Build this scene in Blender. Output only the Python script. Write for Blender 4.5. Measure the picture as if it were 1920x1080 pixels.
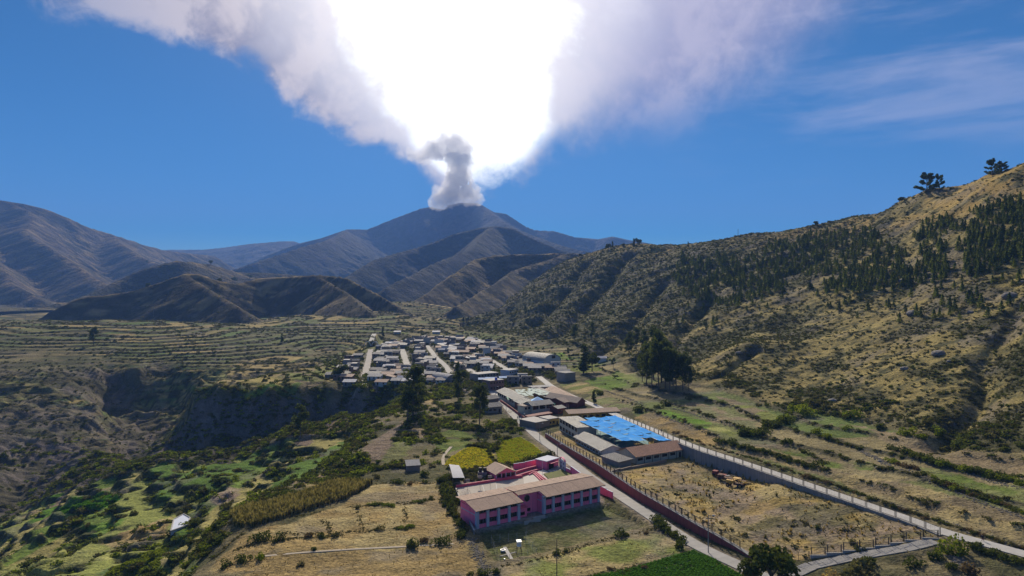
import bpy, bmesh, math, random
import numpy as np
from mathutils import Vector, Matrix, Euler

for o in list(bpy.data.objects):
    bpy.data.objects.remove(o)
scene = bpy.context.scene
COL = scene.collection
F = 1297.0          # focal length in photo pixels (1920 wide)
CZ = 65.0           # drone height above the school yard
HV = 540.0          # horizon row

# ------------------------------------------------------------ camera
cam_data = bpy.data.cameras.new('camera')
cam_data.sensor_width = 36.0
cam_data.lens = 36.0 * F / 1920.0
cam_data.clip_start = 1.0
cam_data.clip_end = 60000.0
camera = bpy.data.objects.new('camera', cam_data)
COL.objects.link(camera)
camera.location = (0, 0, CZ)
camera.rotation_euler = (math.radians(90), 0, 0)
scene.camera = camera

# ------------------------------------------------------------ sun + sky
SUN_EL, SUN_AZ = math.radians(30.0), math.radians(-4.0)
sdir = Vector((math.sin(SUN_AZ) * math.cos(SUN_EL), math.cos(SUN_AZ) * math.cos(SUN_EL), math.sin(SUN_EL)))
sun_data = bpy.data.lights.new('sun', 'SUN')
sun_data.energy = 5.0
sun_data.angle = math.radians(0.5)
sun_data.color = (1.0, 0.88, 0.69)
sun = bpy.data.objects.new('sun', sun_data)
COL.objects.link(sun)
sun.rotation_euler = sdir.to_track_quat('Z', 'Y').to_euler()

world = bpy.data.worlds.new('World')
scene.world = world
world.use_nodes = True


class NT:
    """small helper to write shader node trees"""
    def __init__(self, tree):
        self.t = tree
        self.n = tree.nodes
        self.l = tree.links

    def node(self, kind, **kw):
        n = self.n.new(kind)
        for k, v in kw.items():
            setattr(n, k, v)
        return n

    def put(self, sock, v):
        if isinstance(v, bpy.types.NodeSocket):
            self.l.new(v, sock)
        elif v is not None:
            sock.default_value = v

    def math(self, op, a, b=None, c=None, clamp=False):
        n = self.node('ShaderNodeMath', operation=op, use_clamp=clamp)
        self.put(n.inputs[0], a)
        if b is not None:
            self.put(n.inputs[1], b)
        if c is not None:
            self.put(n.inputs[2], c)
        return n.outputs[0]

    def mix(self, f, a, b, blend='MIX'):
        n = self.node('ShaderNodeMix', data_type='RGBA', blend_type=blend)
        self.put(n.inputs[0], f)
        self.put(n.inputs[6], a if isinstance(a, bpy.types.NodeSocket) else (*a, 1))
        self.put(n.inputs[7], b if isinstance(b, bpy.types.NodeSocket) else (*b, 1))
        return n.outputs[2]

    def noise(self, vec, scale, detail=4, rough=0.55, dist=0.0, kind='FBM'):
        n = self.node('ShaderNodeTexNoise')
        if kind != 'FBM':
            n.noise_type = kind
        if vec is not None:
            self.l.new(vec, n.inputs['Vector'])
        n.inputs['Scale'].default_value = scale
        n.inputs['Detail'].default_value = detail
        n.inputs['Roughness'].default_value = rough
        n.inputs['Distortion'].default_value = dist
        return n.outputs['Fac']

    def smooth(self, x, lo, hi, a=0.0, b=1.0):
        n = self.node('ShaderNodeMapRange', interpolation_type='SMOOTHSTEP')
        self.put(n.inputs[0], x)
        self.put(n.inputs[1], lo)
        self.put(n.inputs[2], hi)
        self.put(n.inputs[3], a)
        self.put(n.inputs[4], b)
        return n.outputs[0]

    def ramp(self, x, pts, interp='LINEAR'):
        n = self.node('ShaderNodeValToRGB')
        n.color_ramp.interpolation = interp
        e = n.color_ramp.elements
        while len(e) < len(pts):
            e.new(0.5)
        for i, (p, c) in enumerate(pts):
            e[i].position = p
            e[i].color = (*c, 1) if len(c) == 3 else c
        self.l.new(x, n.inputs[0])
        return n.outputs[0]


def build_world():
    t = NT(world.node_tree)
    t.n.clear()
    out = t.node('ShaderNodeOutputWorld')
    bg = t.node('ShaderNodeBackground')
    t.l.new(bg.outputs[0], out.inputs[0])
    sky = t.node('ShaderNodeTexSky', sky_type='NISHITA')
    sky.sun_disc = False
    sky.sun_elevation = SUN_EL
    sky.sun_rotation = SUN_AZ
    sky.altitude = 3400
    sky.air_density = 1.0
    sky.dust_density = 0.1
    sky.ozone_density = 2.5
    bg.inputs['Strength'].default_value = 0.085
    skyc = t.node('ShaderNodeHueSaturation')
    skyc.inputs['Saturation'].default_value = SKY_SAT
    skyc.inputs['Value'].default_value = SKY_VAL
    skyc.inputs['Hue'].default_value = 0.499
    t.l.new(sky.outputs[0], skyc.inputs['Color'])
    geo = t.node('ShaderNodeTexCoord')
    D = geo.outputs['Generated']
    sep = t.node('ShaderNodeSeparateXYZ')
    t.l.new(D, sep.inputs[0])
    x, y, z = sep.outputs
    az = t.math('ARCTAN2', x, y)                       # radians, 0 = towards the volcano
    el = t.math('ARCSINE', z)
    # the smoke spreads from the crater: lower edge of the cloud against azimuth
    a01 = t.math('ADD', t.math('MULTIPLY', az, 1.0 / 1.6), 0.5)    # -0.8..0.8 rad -> 0..1
    pts = [(-0.8, .62), (-0.68, .45), (-.607, .318), (-.50, .318), (-.41, .288), (-.30, .240), (-.242, .205), (-.168, .172),
           (-.12, .147), (-.10, .128), (-.062, .118), (-.03, .122), (.0, .138), (.05, .168), (.10, .196), (.17, .216), (.22, .222), (.26, .232),
           (.33, .262), (.42, .31), (.52, .365), (.66, .42), (.8, .60)]
    crv = t.node('ShaderNodeFloatCurve')
    c = crv.mapping.curves[0]
    P = [((a / 1.6) + 0.5, e) for a, e in pts]
    c.points[0].location = P[0]
    c.points[1].location = P[-1]
    for p in P[1:-1]:
        c.points.new(*p)
    crv.mapping.update()
    t.l.new(a01, crv.inputs['Value'])
    low = crv.outputs[0]
    mp = t.node('ShaderNodeMapping')
    t.l.new(D, mp.inputs[0])
    mp.inputs['Location'].default_value = (3.1, 0.7, 1.9)
    V = mp.outputs[0]
    n1 = t.noise(V, 6.0, 10, 0.64, 0.35)
    n2 = t.noise(V, 20.0, 6, 0.6, 0.35)
    n3 = t.noise(V, 2.4, 5, 0.55, 0.6)
    rel = t.math('SUBTRACT', el, low)
    rel = t.math('ADD', rel, t.math('MULTIPLY', t.math('SUBTRACT', n1, 0.5), 0.13))
    rel = t.math('ADD', rel, t.math('MULTIPLY', t.math('SUBTRACT', n2, 0.5), 0.05))
    side = t.smooth(az, -0.02, 0.2)                   # 0 left (crisp), 1 right (soft)
    soft = t.math('ADD', 0.035, t.math('MULTIPLY', side, 0.055))
    lo_ = t.math('MULTIPLY', side, -0.03)
    m = t.node('ShaderNodeMapRange', interpolation_type='SMOOTHSTEP')
    t.l.new(rel, m.inputs[0]); t.l.new(lo_, m.inputs[1]); t.l.new(soft, m.inputs[2])
    mask = m.outputs[0]
    # thinner, streaky smoke towards the right
    wisp = t.smooth(t.noise(V, 5.0, 8, 0.62, 0.8), 0.36, 0.66)
    farr = t.smooth(az, 0.22, 0.70)
    thick = t.mix(farr, (1, 1, 1), t.mix(wisp, (0.1, 0.1, 0.1), (1, 1, 1)))
    thk = t.node('ShaderNodeSeparateColor'); t.l.new(thick, thk.inputs[0])
    dens = t.math('MULTIPLY', mask, thk.outputs[0], clamp=True)
    lft = t.smooth(az, -0.38, -0.62)
    dens = t.math('MULTIPLY', dens, t.math('SUBTRACT', 1.0, t.math('MULTIPLY', lft, 0.45)))
    # long faint cirrus streaks on the right
    st = t.node('ShaderNodeMapping'); t.l.new(D, st.inputs[0])
    st.inputs['Rotation'].default_value = (0, 0.42, 0)
    st.inputs['Scale'].default_value = (1.6, 1.0, 9.0)
    cir = t.smooth(t.noise(st.outputs[0], 2.2, 7, 0.6, 0.3), 0.44, 0.75)
    cir = t.math('MULTIPLY', t.math('MULTIPLY', cir, t.smooth(az, 0.12, 0.42)), t.math('MULTIPLY', t.smooth(el, 0.10, 0.24), 0.42))
    # smoke colour: grey lavender, brighter towards the sun
    sd = t.node('ShaderNodeVectorMath', operation='DOT_PRODUCT')
    t.l.new(D, sd.inputs[0]); sd.inputs[1].default_value = sdir
    ang = t.math('ARCCOSINE', sd.outputs['Value'])
    # apparent bright core of the lit smoke, slimmer towards the crater
    shade = t.mix(t.smooth(t.math('ADD', t.math('MULTIPLY', n1, .6), t.math('MULTIPLY', n2, .4)), 0.42, 0.57), SM_DARK, SM_LIT)
    shade = t.mix(t.math('MULTIPLY', side, 0.6), shade, SM_RIGHT)
    glow = t.math('MULTIPLY', t.math('POWER', 2.718, t.math('MULTIPLY', t.math('POWER', t.math('DIVIDE', ang, 0.30), 4.0), -1.0)), 60.0)
    wdt = t.math('MULTIPLY', t.math('SQRT', t.math('MAXIMUM', t.math('SUBTRACT', el, 0.14), 0.0001)), 0.32)
    wdt = t.math('MULTIPLY', wdt, t.smooth(el, 1.05, 0.6, 0.05, 1.0))
    cen = t.math('SUBTRACT', -0.055, t.math('MULTIPLY', t.math('SUBTRACT', el, 0.2), 0.2))
    rr = t.math('DIVIDE', t.math('ABSOLUTE', t.math('SUBTRACT', az, cen)), wdt)
    rr = t.math('ADD', rr, t.math('MULTIPLY', t.math('SUBTRACT', n1, 0.5), 1.1))
    rr = t.math('ADD', rr, t.math('MULTIPLY', t.math('SUBTRACT', n2, 0.5), 0.6))
    core = t.smooth(rr, 1.26, 0.80)
    core2 = t.smooth(rr, 2.3, 0.9)
    shade = t.mix(t.math('MULTIPLY', core2, 0.55), shade, (14, 13.2, 12.8))
    shade = t.mix(core, shade, (19, 19, 18))
    base = t.mix(dens, skyc.outputs[0], shade)
    base = t.mix(cir, base, (6.2, 5.9, 7.4))
    # bright air around the sun
    halo = t.math('MULTIPLY', t.math('POWER', 2.718, t.math('MULTIPLY', ang, -6.5)), 5.0)
    hc = t.node('ShaderNodeVectorMath', operation='SCALE')
    hc.inputs[0].default_value = (1.0, 0.97, 1.05)
    t.l.new(halo, hc.inputs['Scale'])
    add = t.node('ShaderNodeVectorMath', operation='ADD')
    t.l.new(base, add.inputs[0]); t.l.new(hc.outputs[0], add.inputs[1])
    t.l.new(add.outputs[0], bg.inputs['Color'])


SKY_SAT, SKY_VAL = 1.9, 0.68
SM_DARK, SM_LIT, SM_RIGHT = (2.9, 2.6, 3.2), (7.2, 6.2, 6.0), (3.9, 3.8, 6.0)
build_world()

scene.view_settings.view_transform = 'Standard'
scene.view_settings.look = 'None'
scene.view_settings.exposure = 0.38
scene.view_settings.gamma = 1.0
scene.view_settings.use_curve_mapping = False
scene.cycles.use_denoising = True
scene.cycles.max_bounces = 5
scene.cycles.diffuse_bounces = 2
scene.cycles.glossy_bounces = 2
scene.cycles.transparent_max_bounces = 8
scene.cycles.volume_bounces = 3
scene.cycles.volume_step_rate = 1.0
HAZE_D = 9.0e-5
# ------------------------------------------------------------ numeric noise
def _hash(ix, iy, seed):
    h = (ix.astype(np.int64) * 374761393 + iy.astype(np.int64) * 668265263 + seed * 1442695041) & 0xFFFFFFFF
    h = ((h ^ (h >> 13)) * 1274126177) & 0xFFFFFFFF
    h = h ^ (h >> 16)
    return (h & 0xFFFFFF) / float(0xFFFFFF)


def vnoise(x, y, seed=0):
    x = np.asarray(x, float); y = np.asarray(y, float)
    xi = np.floor(x); yi = np.floor(y)
    fx = x - xi; fy = y - yi
    fx = fx * fx * (3 - 2 * fx); fy = fy * fy * (3 - 2 * fy)
    a = _hash(xi, yi, seed); b = _hash(xi + 1, yi, seed)
    c = _hash(xi, yi + 1, seed); d = _hash(xi + 1, yi + 1, seed)
    return (a * (1 - fx) + b * fx) * (1 - fy) + (c * (1 - fx) + d * fx) * fy


def fbm(x, y, oct=4, seed=0, gain=0.5, lac=2.03):
    s = 0.0; a = 1.0; t = 0.0
    for i in range(oct):
        s = s + a * vnoise(x, y, seed + i * 17); t += a
        x = x * lac + 13.7; y = y * lac - 7.1; a *= gain
    return s / t


def ridged(x, y, oct=4, seed=0, gain=0.5):
    s = 0.0; a = 1.0; t = 0.0
    for i in range(oct):
        s = s + a * (1 - np.abs(2 * vnoise(x, y, seed + i * 31) - 1)); t += a
        x = x * 2.07 + 5.3; y = y * 2.07 + 1.9; a *= gain
    return s / t


def sstep(x, a, b):
    t = np.clip((x - a) / (b - a), 0, 1)
    return t * t * (3 - 2 * t)


# ------------------------------------------------------------ survey points
def Pd(u, v, d):
    return ((u - 960.0) / F * d, d, CZ - (v - HV) / F * d)


def Pz(u, v, z):
    d = (CZ - z) * F / (v - HV)
    return ((u - 960.0) / F * d, d, z)


pts = []
def Z(z, *uv):
    for u, v in uv:
        pts.append(Pz(u, v, z))
def DD(*uvd):
    for u, v, d in uvd:
        pts.append(Pd(u, v, d))
def W(*xyz):
    pts.extend(xyz)

# plateau with the school and the left road
Z(0, (1420, 1085), (1340, 1035), (1260, 980), (1190, 935), (1130, 895), (1080, 862), (1030, 820), (990, 795), (960, 765), (935, 740), (915, 722))
Z(0, (500, 1070), (700, 1070), (900, 1070), (600, 985), (760, 950), (820, 900), (1100, 1070), (1250, 1060), (880, 860), (820, 880), (940, 900), (1000, 900), (850, 820), (900, 790), (860, 770), (820, 740))
Z(-.8, (400, 1080), (425, 1015), (440, 968), (540, 938), (620, 912), (700, 885), (770, 872))
W((-60, 120, 0), (60, 120, 0), (0, 60, 0), (150, 100, 0), (-40, 150, 0))
Z(0, (675, 855), (690, 835), (740, 795), (765, 765), (760, 740), (720, 860))
DD((640, 890, 256), (660, 895, 250), (600, 880, 268), (700, 878, 258))
# spur and slopes on the left of it
DD((740, 760, 395), (700, 775, 385), (640, 775, 385), (560, 797, 385), (480, 830, 380), (400, 848, 378), (300, 858, 378), (200, 862, 385), (150, 868, 392),
   (600, 850, 318), (640, 820, 340), (500, 880, 310), (400, 900, 300), (300, 900, 320), (440, 930, 250), (200, 935, 310), (100, 960, 320), (0, 1000, 320), (0, 970, 370),
   (-200, 1000, 360), (-200, 1080, 280), (60, 1060, 230), (200, 1040, 235), (150, 1000, 265), (340, 980, 262), (290, 1060, 215), (380, 972, 240), (0, 1080, 225),
   (350, 1030, 203), (335, 1080, 178), (300, 1100, 172), (550, 830, 345), (450, 860, 350))
W((-150, 140, -22), (-260, 150, -38), (-90, 120, -6))
# bluff under the village
for u, v, z in [(365, 722, -2), (410, 725, -1.5), (450, 728, -2), (505, 727, -1), (560, 727, -1), (620, 726, -.5), (680, 725, 0), (735, 722, 0)]:
    x, y, z = Pz(u, v, z)
    f = 1 if u < 700 else .4
    W((x, y, z), (x + 3, y + 10, z), (x - 1, y - 11, z - 30 * f), (x - 2, y - 26, z - 42 * f))
x0, y0, z0 = Pz(365, 722, -2)
W((x0 - 14, y0 + 4, -30), (x0 - 30, y0 + 10, -44), (x0 - 16, y0 + 30, -30))
for u, v, g in [(420, 711, 26), (500, 700, 24), (560, 690, 22), (600, 679, 20), (640, 657, 14)]:
    x, y, z = Pz(u, v, 0)
    W((x, y, z), (x - 16, y + 20, -g), (x - 26, y + 34, -g), (x - 40, y + 52, -5))
Z(0, (520, 712), (620, 712), (600, 700), (650, 690))
# far side of the gorge
DD((180, 700, 620), (260, 690, 630), (350, 693, 640), (440, 690, 650), (520, 677, 690), (600, 658, 740), (650, 632, 850), (0, 700, 600), (0, 640, 760),
   (0, 600, 950), (100, 600, 950), (200, 599, 950), (300, 600, 980), (400, 605, 1000), (500, 640, 800), (400, 650, 740), (200, 650, 740), (100, 660, 700), (550, 612, 1000),
   (620, 595, 1150), (0, 800, 490), (0, 750, 540), (0, 900, 410), (100, 800, 500), (160, 860, 440), (100, 900, 425), (180, 760, 540), (200, 830, 490),
   (240, 870, 460), (380, 860, 435), (300, 855, 455), (40, 955, 385), (120, 905, 415),
   (-200, 650, 760), (-200, 800, 480), (-200, 920, 400), (-500, 700, 650), (-500, 900, 450), (-500, 600, 950))
# ground falls away behind the terrace edge
for u in (205, 240, 280, 320, 350):
    W(((u - 960) / F * 612, 606, -36), ((u - 960) / F * 590, 585, -44), ((u - 960) / F * 520, 520, -50))
W((-750, 1120, 6), (-600, 1150, 4), (-450, 1150, 6), (-1000, 1100, 10), (-900, 1350, -10), (-600, 1400, 0), (-400, 1400, 20), (-200, 1400, 40))
# village
Z(1, (680, 700), (760, 700), (870, 700), (940, 715))
DD((700, 655, 690), (720, 640, 790), (800, 645, 700), (800, 630, 820), (900, 650, 700), (960, 660, 650), (1000, 690, 520), (760, 670, 600), (860, 670, 610))
# beyond the village, terraces climbing into the valley head
DD((700, 610, 1000), (750, 590, 1200), (800, 600, 1080), (845, 612, 930), (760, 625, 860), (680, 590, 1200), (820, 560, 1500), (700, 560, 1500))
# the upper road, the yard between the walls
Z(6, (1900, 1045), (1840, 1010), (1760, 978), (1620, 945), (1510, 906), (1380, 859), (1255, 817))
Z(5, (1190, 788)); Z(4, (1160, 775), (1130, 760)); Z(2.5, (1080, 738)); Z(2, (1040, 722), (1010, 708))
Z(7, (1450, 868), (1550, 900), (1680, 945), (1800, 975), (1900, 1010))
Z(1.5, (1250, 880), (1200, 880), (1400, 950), (1300, 920), (1200, 850), (1100, 800), (1450, 1000), (1350, 905), (1480, 975))
Z(3.4, (1500, 925), (1600, 960)); Z(4, (1700, 995), (1640, 985))
Z(3, (1650, 1050)); Z(4.8, (1800, 1060), (1760, 1040)); Z(4.6, (1900, 1075), (1840, 1045)); Z(3.2, (1700, 1070)); Z(1, (1550, 1060), (1460, 1075))
Z(7.5, (1260, 790), (1320, 815)); Z(8, (1300, 780), (1400, 820), (1500, 850)); Z(9, (1600, 850), (1700, 900), (1800, 930), (1900, 960)); Z(11, (1900, 885), (1750, 860))
Z(7, (1200, 748)); Z(9, (1300, 755)); Z(5, (1100, 705), (1120, 725)); Z(6, (1150, 700))
Z(14, (1920, 850)); Z(13, (1800, 830)); Z(12, (1650, 800)); Z(11.5, (1550, 785)); Z(11, (1450, 765), (1350, 745)); Z(10, (1250, 722)); Z(9, (1180, 690), (1100, 660)); Z(8, (1000, 648), (900, 635))
# the big hillside
DD((1920, 700, 270), (1920, 500, 380), (1700, 700, 310), (1700, 550, 440), (1700, 450, 540), (1500, 700, 370), (1500, 600, 480), (1500, 500, 620), (1300, 680, 450),
   (1300, 600, 560), (1300, 520, 750), (1150, 620, 640), (1150, 550, 860), (1050, 600, 770), (1050, 520, 1080), (950, 610, 860), (950, 580, 1010), (1400, 640, 430), (1600, 640, 390))
crest = [(1920, 303, 520), (1850, 325, 560), (1740, 350, 620), (1690, 371, 660), (1600, 399, 730), (1500, 416, 810), (1400, 435, 900), (1330, 447, 980), (1240, 456, 1080),
         (1195, 453, 1140), (1150, 459, 1180), (1100, 472, 1230), (1060, 487, 1270), (1020, 510, 1260), (985, 532, 1210), (950, 552, 1150), (900, 582, 1050), (860, 604, 960)]
for u, v, d in crest:
    x, y, z = Pd(u, v, d)
    W((x, y, z))
    if u > 1050:
        W((x + 90, y + 110, z - 4), (x + 300, y + 300, z - 20))
    elif u > 890:
        W((x + 20, y + 110, z - 36), (x + 30, y + 190, z - 42))
W((400, 420, 168), (420, 300, 172), (430, 150, 175), (430, 0, 175), (250, 200, 52), (150, 120, 8), (260, 60, 40), (700, 400, 180), (900, 900, 170), (900, 100, 180), (900, 1500, 150), (300, 1500, 110))
pts_a = np.array(pts)

def warp(x, y):
    y = np.maximum(y, 20.0)
    return x / (y + 60.0) * 900.0, 420.0 * np.log(y + 20.0)

def rbf_fit(P):
    X, Y = warp(P[:, 0], P[:, 1])
    n = len(X)
    r = np.sqrt((X[:, None] - X[None]) ** 2 + (Y[:, None] - Y[None]) ** 2)
    A = np.zeros((n + 3, n + 3))
    A[:n, :n] = r - 0.35 * np.eye(n)
    Pm = np.stack([np.ones(n), X, Y], 1)
    A[:n, n:] = Pm; A[n:, :n] = Pm.T
    w = np.linalg.solve(A, np.concatenate([P[:, 2], np.zeros(3)]))
    return X, Y, w

_RX, _RY, _RW = rbf_fit(pts_a)

def rbf(x, y):
    X, Y = warp(x, y)
    sh = X.shape
    X = X.ravel().astype(np.float32); Y = Y.ravel().astype(np.float32)
    out = np.empty(X.shape, np.float32)
    rx = _RX.astype(np.float32); ry = _RY.astype(np.float32); w = _RW.astype(np.float32)
    n = len(rx)
    for i in range(0, len(X), 20000):
        a = X[i:i + 20000, None] - rx[None]; b = Y[i:i + 20000, None] - ry[None]
        out[i:i + 20000] = np.sqrt(a * a + b * b) @ w[:n] + w[n] + w[n + 1] * X[i:i + 20000] + w[n + 2] * Y[i:i + 20000]
    return out.reshape(sh).astype(float)


def poly_dist(x, y, line):
    """distance to a plan polyline, height interpolated along it, and the arc position"""
    best = np.full(x.shape, 1e9); hz = np.zeros(x.shape); sp = np.zeros(x.shape)
    s0 = 0.0
    for (x1, y1, z1), (x2, y2, z2) in zip(line[:-1], line[1:]):
        dx, dy = x2 - x1, y2 - y1
        L2 = dx * dx + dy * dy
        t = np.clip(((x - x1) * dx + (y - y1) * dy) / L2, 0, 1)
        d = np.hypot(x - x1 - t * dx, y - y1 - t * dy)
        m = d < best
        best = np.where(m, d, best); hz = np.where(m, z1 + t * (z2 - z1), hz); sp = np.where(m, s0 + t * math.sqrt(L2), sp)
        s0 += math.sqrt(L2)
    return best, hz, sp


def ridge(x, y, line, k, gul=0.3, L=120.0, seed=0, curve=1.0, warpa=0.0):
    wx = (fbm(x / (L * 2.5), y / (L * 2.5), 3, seed + 5) - .5) * warpa
    wy = (fbm(x / (L * 2.5) + 40, y / (L * 2.5), 3, seed + 6) - .5) * warpa
    d, h, s = poly_dist(x + wx, y + wy, line)
    g = ridged(s / L + (fbm(x / 300, y / 300, 2, seed + 9) - .5) * 2.0, d / (L * 5.0), 4, seed)
    g2 = ridged(x / (L * .8), y / (L * .8), 4, seed + 3)
    amp = np.minimum(d, L * 3.0)
    z = h - k * (d ** curve) * (1.0 if curve == 1 else 100 ** (1 - curve))
    g3 = ridged(x / (L * .24) + .3 * g2, y / (L * .24), 3, seed + 4)
    z = z - np.minimum(d, L) * .10 * (1 - g3)
    return z - gul * amp * (1 - g) - gul * .45 * amp * (1 - g2) * .7


def R(*uvd):
    return [Pd(*p) for p in uvd]

volc = R((350, 560, 6000), (440, 505, 6100), (500, 478, 6200), (560, 456, 6300), (600, 446, 6300), (648, 430, 6300), (690, 430, 6450), (740, 410, 6600), (790, 391, 6700), (812, 387, 6700), (822, 390, 6700), (836, 391, 6700), (843, 384, 6700),
         (866, 379, 6700), (898, 381, 6700), (912, 388, 6700), (928, 397, 6700), (950, 400, 6700), (985, 424, 6600), (1002, 431, 6550), (1040, 433, 6500), (1080, 445, 6400), (1120, 448, 6400), (1146, 443, 6300), (1180, 450, 6300), (1260, 462, 6300), (1500, 470, 6300))
volc_l = R((648, 431, 6200), (640, 440, 5200), (600, 452, 4600), (540, 470, 4200), (480, 492, 3900), (400, 520, 3700))
volc_r = R((900, 384, 6600), (960, 425, 5400), (1040, 455, 4700), (1100, 470, 4300), (1250, 500, 4000))
mdark = R((600, 545, 2500), (645, 520, 2700), (700, 487, 3000), (780, 463, 3300), (850, 437, 3500), (900, 426, 3600), (930, 423, 3600), (962, 427, 3600), (1000, 446, 3500), (1050, 468, 3400), (1150, 500, 3300))
mdark2 = R((925, 424, 3550), (880, 470, 2900), (800, 500, 2500), (720, 540, 2150))
mplat = R((1300, 478, 2150), (1055, 474, 2000), (990, 475, 1980), (925, 478, 1950), (890, 484, 1900), (870, 500, 1800), (825, 530, 1650), (790, 556, 1500), (760, 578, 1350))
mplat2 = R((1055, 475, 1990), (960, 510, 1750), (900, 545, 1500), (850, 575, 1300))
brown = R((800, 600, 1150), (755, 575, 1250), (700, 545, 1330), (650, 519, 1400), (600, 514, 1430), (540, 517, 1450), (480, 521, 1450), (440, 531, 1400), (400, 524, 1380), (372, 513, 1370), (348, 511, 1370), (320, 520, 1360), (290, 532, 1350), (240, 546, 1330), (180, 553, 1310), (140, 559, 1300), (100, 577, 1280), (55, 603, 1250))
brown2 = R((350, 512, 1365), (400, 545, 1250), (450, 575, 1150))
brown3 = R((600, 515, 1425), (650, 545, 1300), (690, 580, 1150))
mid = R((-100, 600, 1750), (0, 588, 1800), (80, 572, 1850), (150, 556, 1950), (250, 512, 2150), (290, 497, 2200), (330, 487, 2250), (400, 495, 2400), (450, 510, 2500), (520, 512, 2600), (620, 520, 2700))
mleft = R((-500, 330, 3600), (-200, 345, 3800), (0, 375, 4000), (40, 381, 4050), (80, 392, 4100), (120, 407, 4150), (160, 425, 4250), (200, 436, 4350), (240, 449, 4500), (280, 462, 4700), (315, 470, 4900), (400, 480, 5200))
mleft2 = R((40, 385, 4000), (60, 450, 3300), (150, 500, 2900), (230, 540, 2500))
mleft3 = R((200, 437, 4300), (250, 475, 3700), (300, 505, 3300), (340, 530, 2900))
mleft4 = R((-60, 380, 3900), (-60, 460, 3000), (20, 520, 2600), (80, 560, 2300))
farr = R((200, 470, 8600), (315, 468, 8600), (380, 468, 8500), (420, 464, 8400), (470, 457, 8300), (530, 452, 8200), (552, 452, 8200), (580, 462, 8200), (800, 500, 8200))

RID = [  # name index, z function
    (1, lambda x, y: ridge(x, y, volc, .42, .24, 330, 11, warpa=60)),
    (1, lambda x, y: ridge(x, y, volc_l, .5, .24, 240, 12, warpa=80)),
    (1, lambda x, y: ridge(x, y, volc_r, .5, .24, 240, 13, warpa=80)),
    (2, lambda x, y: ridge(x, y, mdark, .52, .2, 170, 14, warpa=50)),
    (2, lambda x, y: ridge(x, y, mdark2, .56, .2, 150, 15, warpa=60)),
    (3, lambda x, y: ridge(x, y, mplat, .62, .2, 80, 16, warpa=24)),
    (3, lambda x, y: ridge(x, y, mplat2, .60, .14, 80, 17, warpa=30)),
    (4, lambda x, y: ridge(x, y, brown, .55, .2, 70, 18, warpa=20)),
    (4, lambda x, y: ridge(x, y, brown2, .55, .2, 60, 19, warpa=30)),
    (4, lambda x, y: ridge(x, y, brown3, .55, .2, 60, 20, warpa=30)),
    (5, lambda x, y: ridge(x, y, mid, .40, .2, 110, 21, warpa=50)),
    (6, lambda x, y: ridge(x, y, mleft, .46, .26, 260, 22, warpa=80)),
    (6, lambda x, y: ridge(x, y, mleft2, .45, .26, 170, 23, warpa=120)),
    (6, lambda x, y: ridge(x, y, mleft3, .45, .26, 170, 24, warpa=120)),
    (6, lambda x, y: ridge(x, y, mleft4, .45, .26, 170, 25, warpa=120)),
    (7, lambda x, y: ridge(x, y, farr, .25, .10, 300, 26)),
]
RNAMES = {0: 'terrain', 1: 'volcano', 2: 'mountain', 3: 'plateau_hill', 4: 'hills', 5: 'hills', 6: 'mountain', 7: 'hills'}
# ------------------------------------------------------------ plan lines shared by terrain and objects
def L3(z, *uv):
    return [Pz(u, v, z) for u, v in uv]

def LZ(*uvz):
    return [Pz(*p) for p in uvz]

road_left = L3(0, (1470, 1100), (1400, 1066), (1300, 1021), (1229, 973), (1154, 924), (1111, 898), (1078, 873), (1048, 848), (1011, 822), (985, 798), (965, 780), (945, 757), (930, 742), (918, 729), (905, 713))
wall_left = L3(0, (1022, 819.5), (1065, 850), (1102, 874), (1120, 887), (1195, 938), (1260, 975), (1302, 1000), (1344, 1019), (1396, 1043), (1420, 1056))
wall_left_h = [1.6, 2.2, 2.6, 3.0, 2.8, 2.6, 2.5, 1.9, .9, .5]
near_edge = LZ((1098, 757, 3), (1130, 771, 3.6), (1166, 787, 4.4), (1199, 800, 5.2), (1256, 825, 6), (1310, 846, 6), (1367, 864, 6), (1422, 883, 6), (1497, 909, 6), (1560, 931, 6), (1627, 954, 6), (1695, 977, 6), (1761, 1004, 6), (1813, 1016, 6), (1920, 1045, 6), (2050, 1085, 6))
road_right = []
for k in range(len(near_edge)):
    a = Vector(near_edge[max(k - 1, 0)]); b = Vector(near_edge[min(k + 1, len(near_edge) - 1)])
    d = (b - a); d.z = 0; d.normalize()
    n = Vector((-d.y, d.x, 0))
    w = 2.4
    road_right.append(tuple(Vector(near_edge[k]) + n * w))
if (road_right[3][0] - near_edge[3][0]) < 0:
    road_right = [tuple(2 * Vector(p) - Vector(q)) for p, q in zip(near_edge, road_right)]
road_right = LZ((1010, 706, 1.5), (1033, 724, 2), (1068, 741, 2.5)) + road_right
path_line = LZ((1752, 1014, 6), (1700, 1027, 4.9), (1640, 1037, 3.6), (1579, 1048, 2.3), (1519, 1061, 1.1), (1478, 1080, .4), (1455, 1095, .1))
fence_path = LZ((1761, 1011, 5.9), (1700, 1018, 4.7), (1640, 1029, 3.6), (1579, 1038, 2.5), (1519, 1047, 1.4))
def off_line(line, off):
    o = []
    for k in range(len(line)):
        a = line[max(k - 1, 0)]; b = line[min(k + 1, len(line) - 1)]
        d = Vector((b[0] - a[0], b[1] - a[1], 0)).normalized()
        o.append((line[k][0] - d.y * off, line[k][1] + d.x * off))
    return o
yard_poly = off_line(wall_left[:-1], 1.25) + [(fence_path[4][0] - 7, fence_path[4][1])] + [(p[0], p[1]) for p in fence_path[::-1]] + off_line(near_edge, .7)[1:13][::-1]
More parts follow.
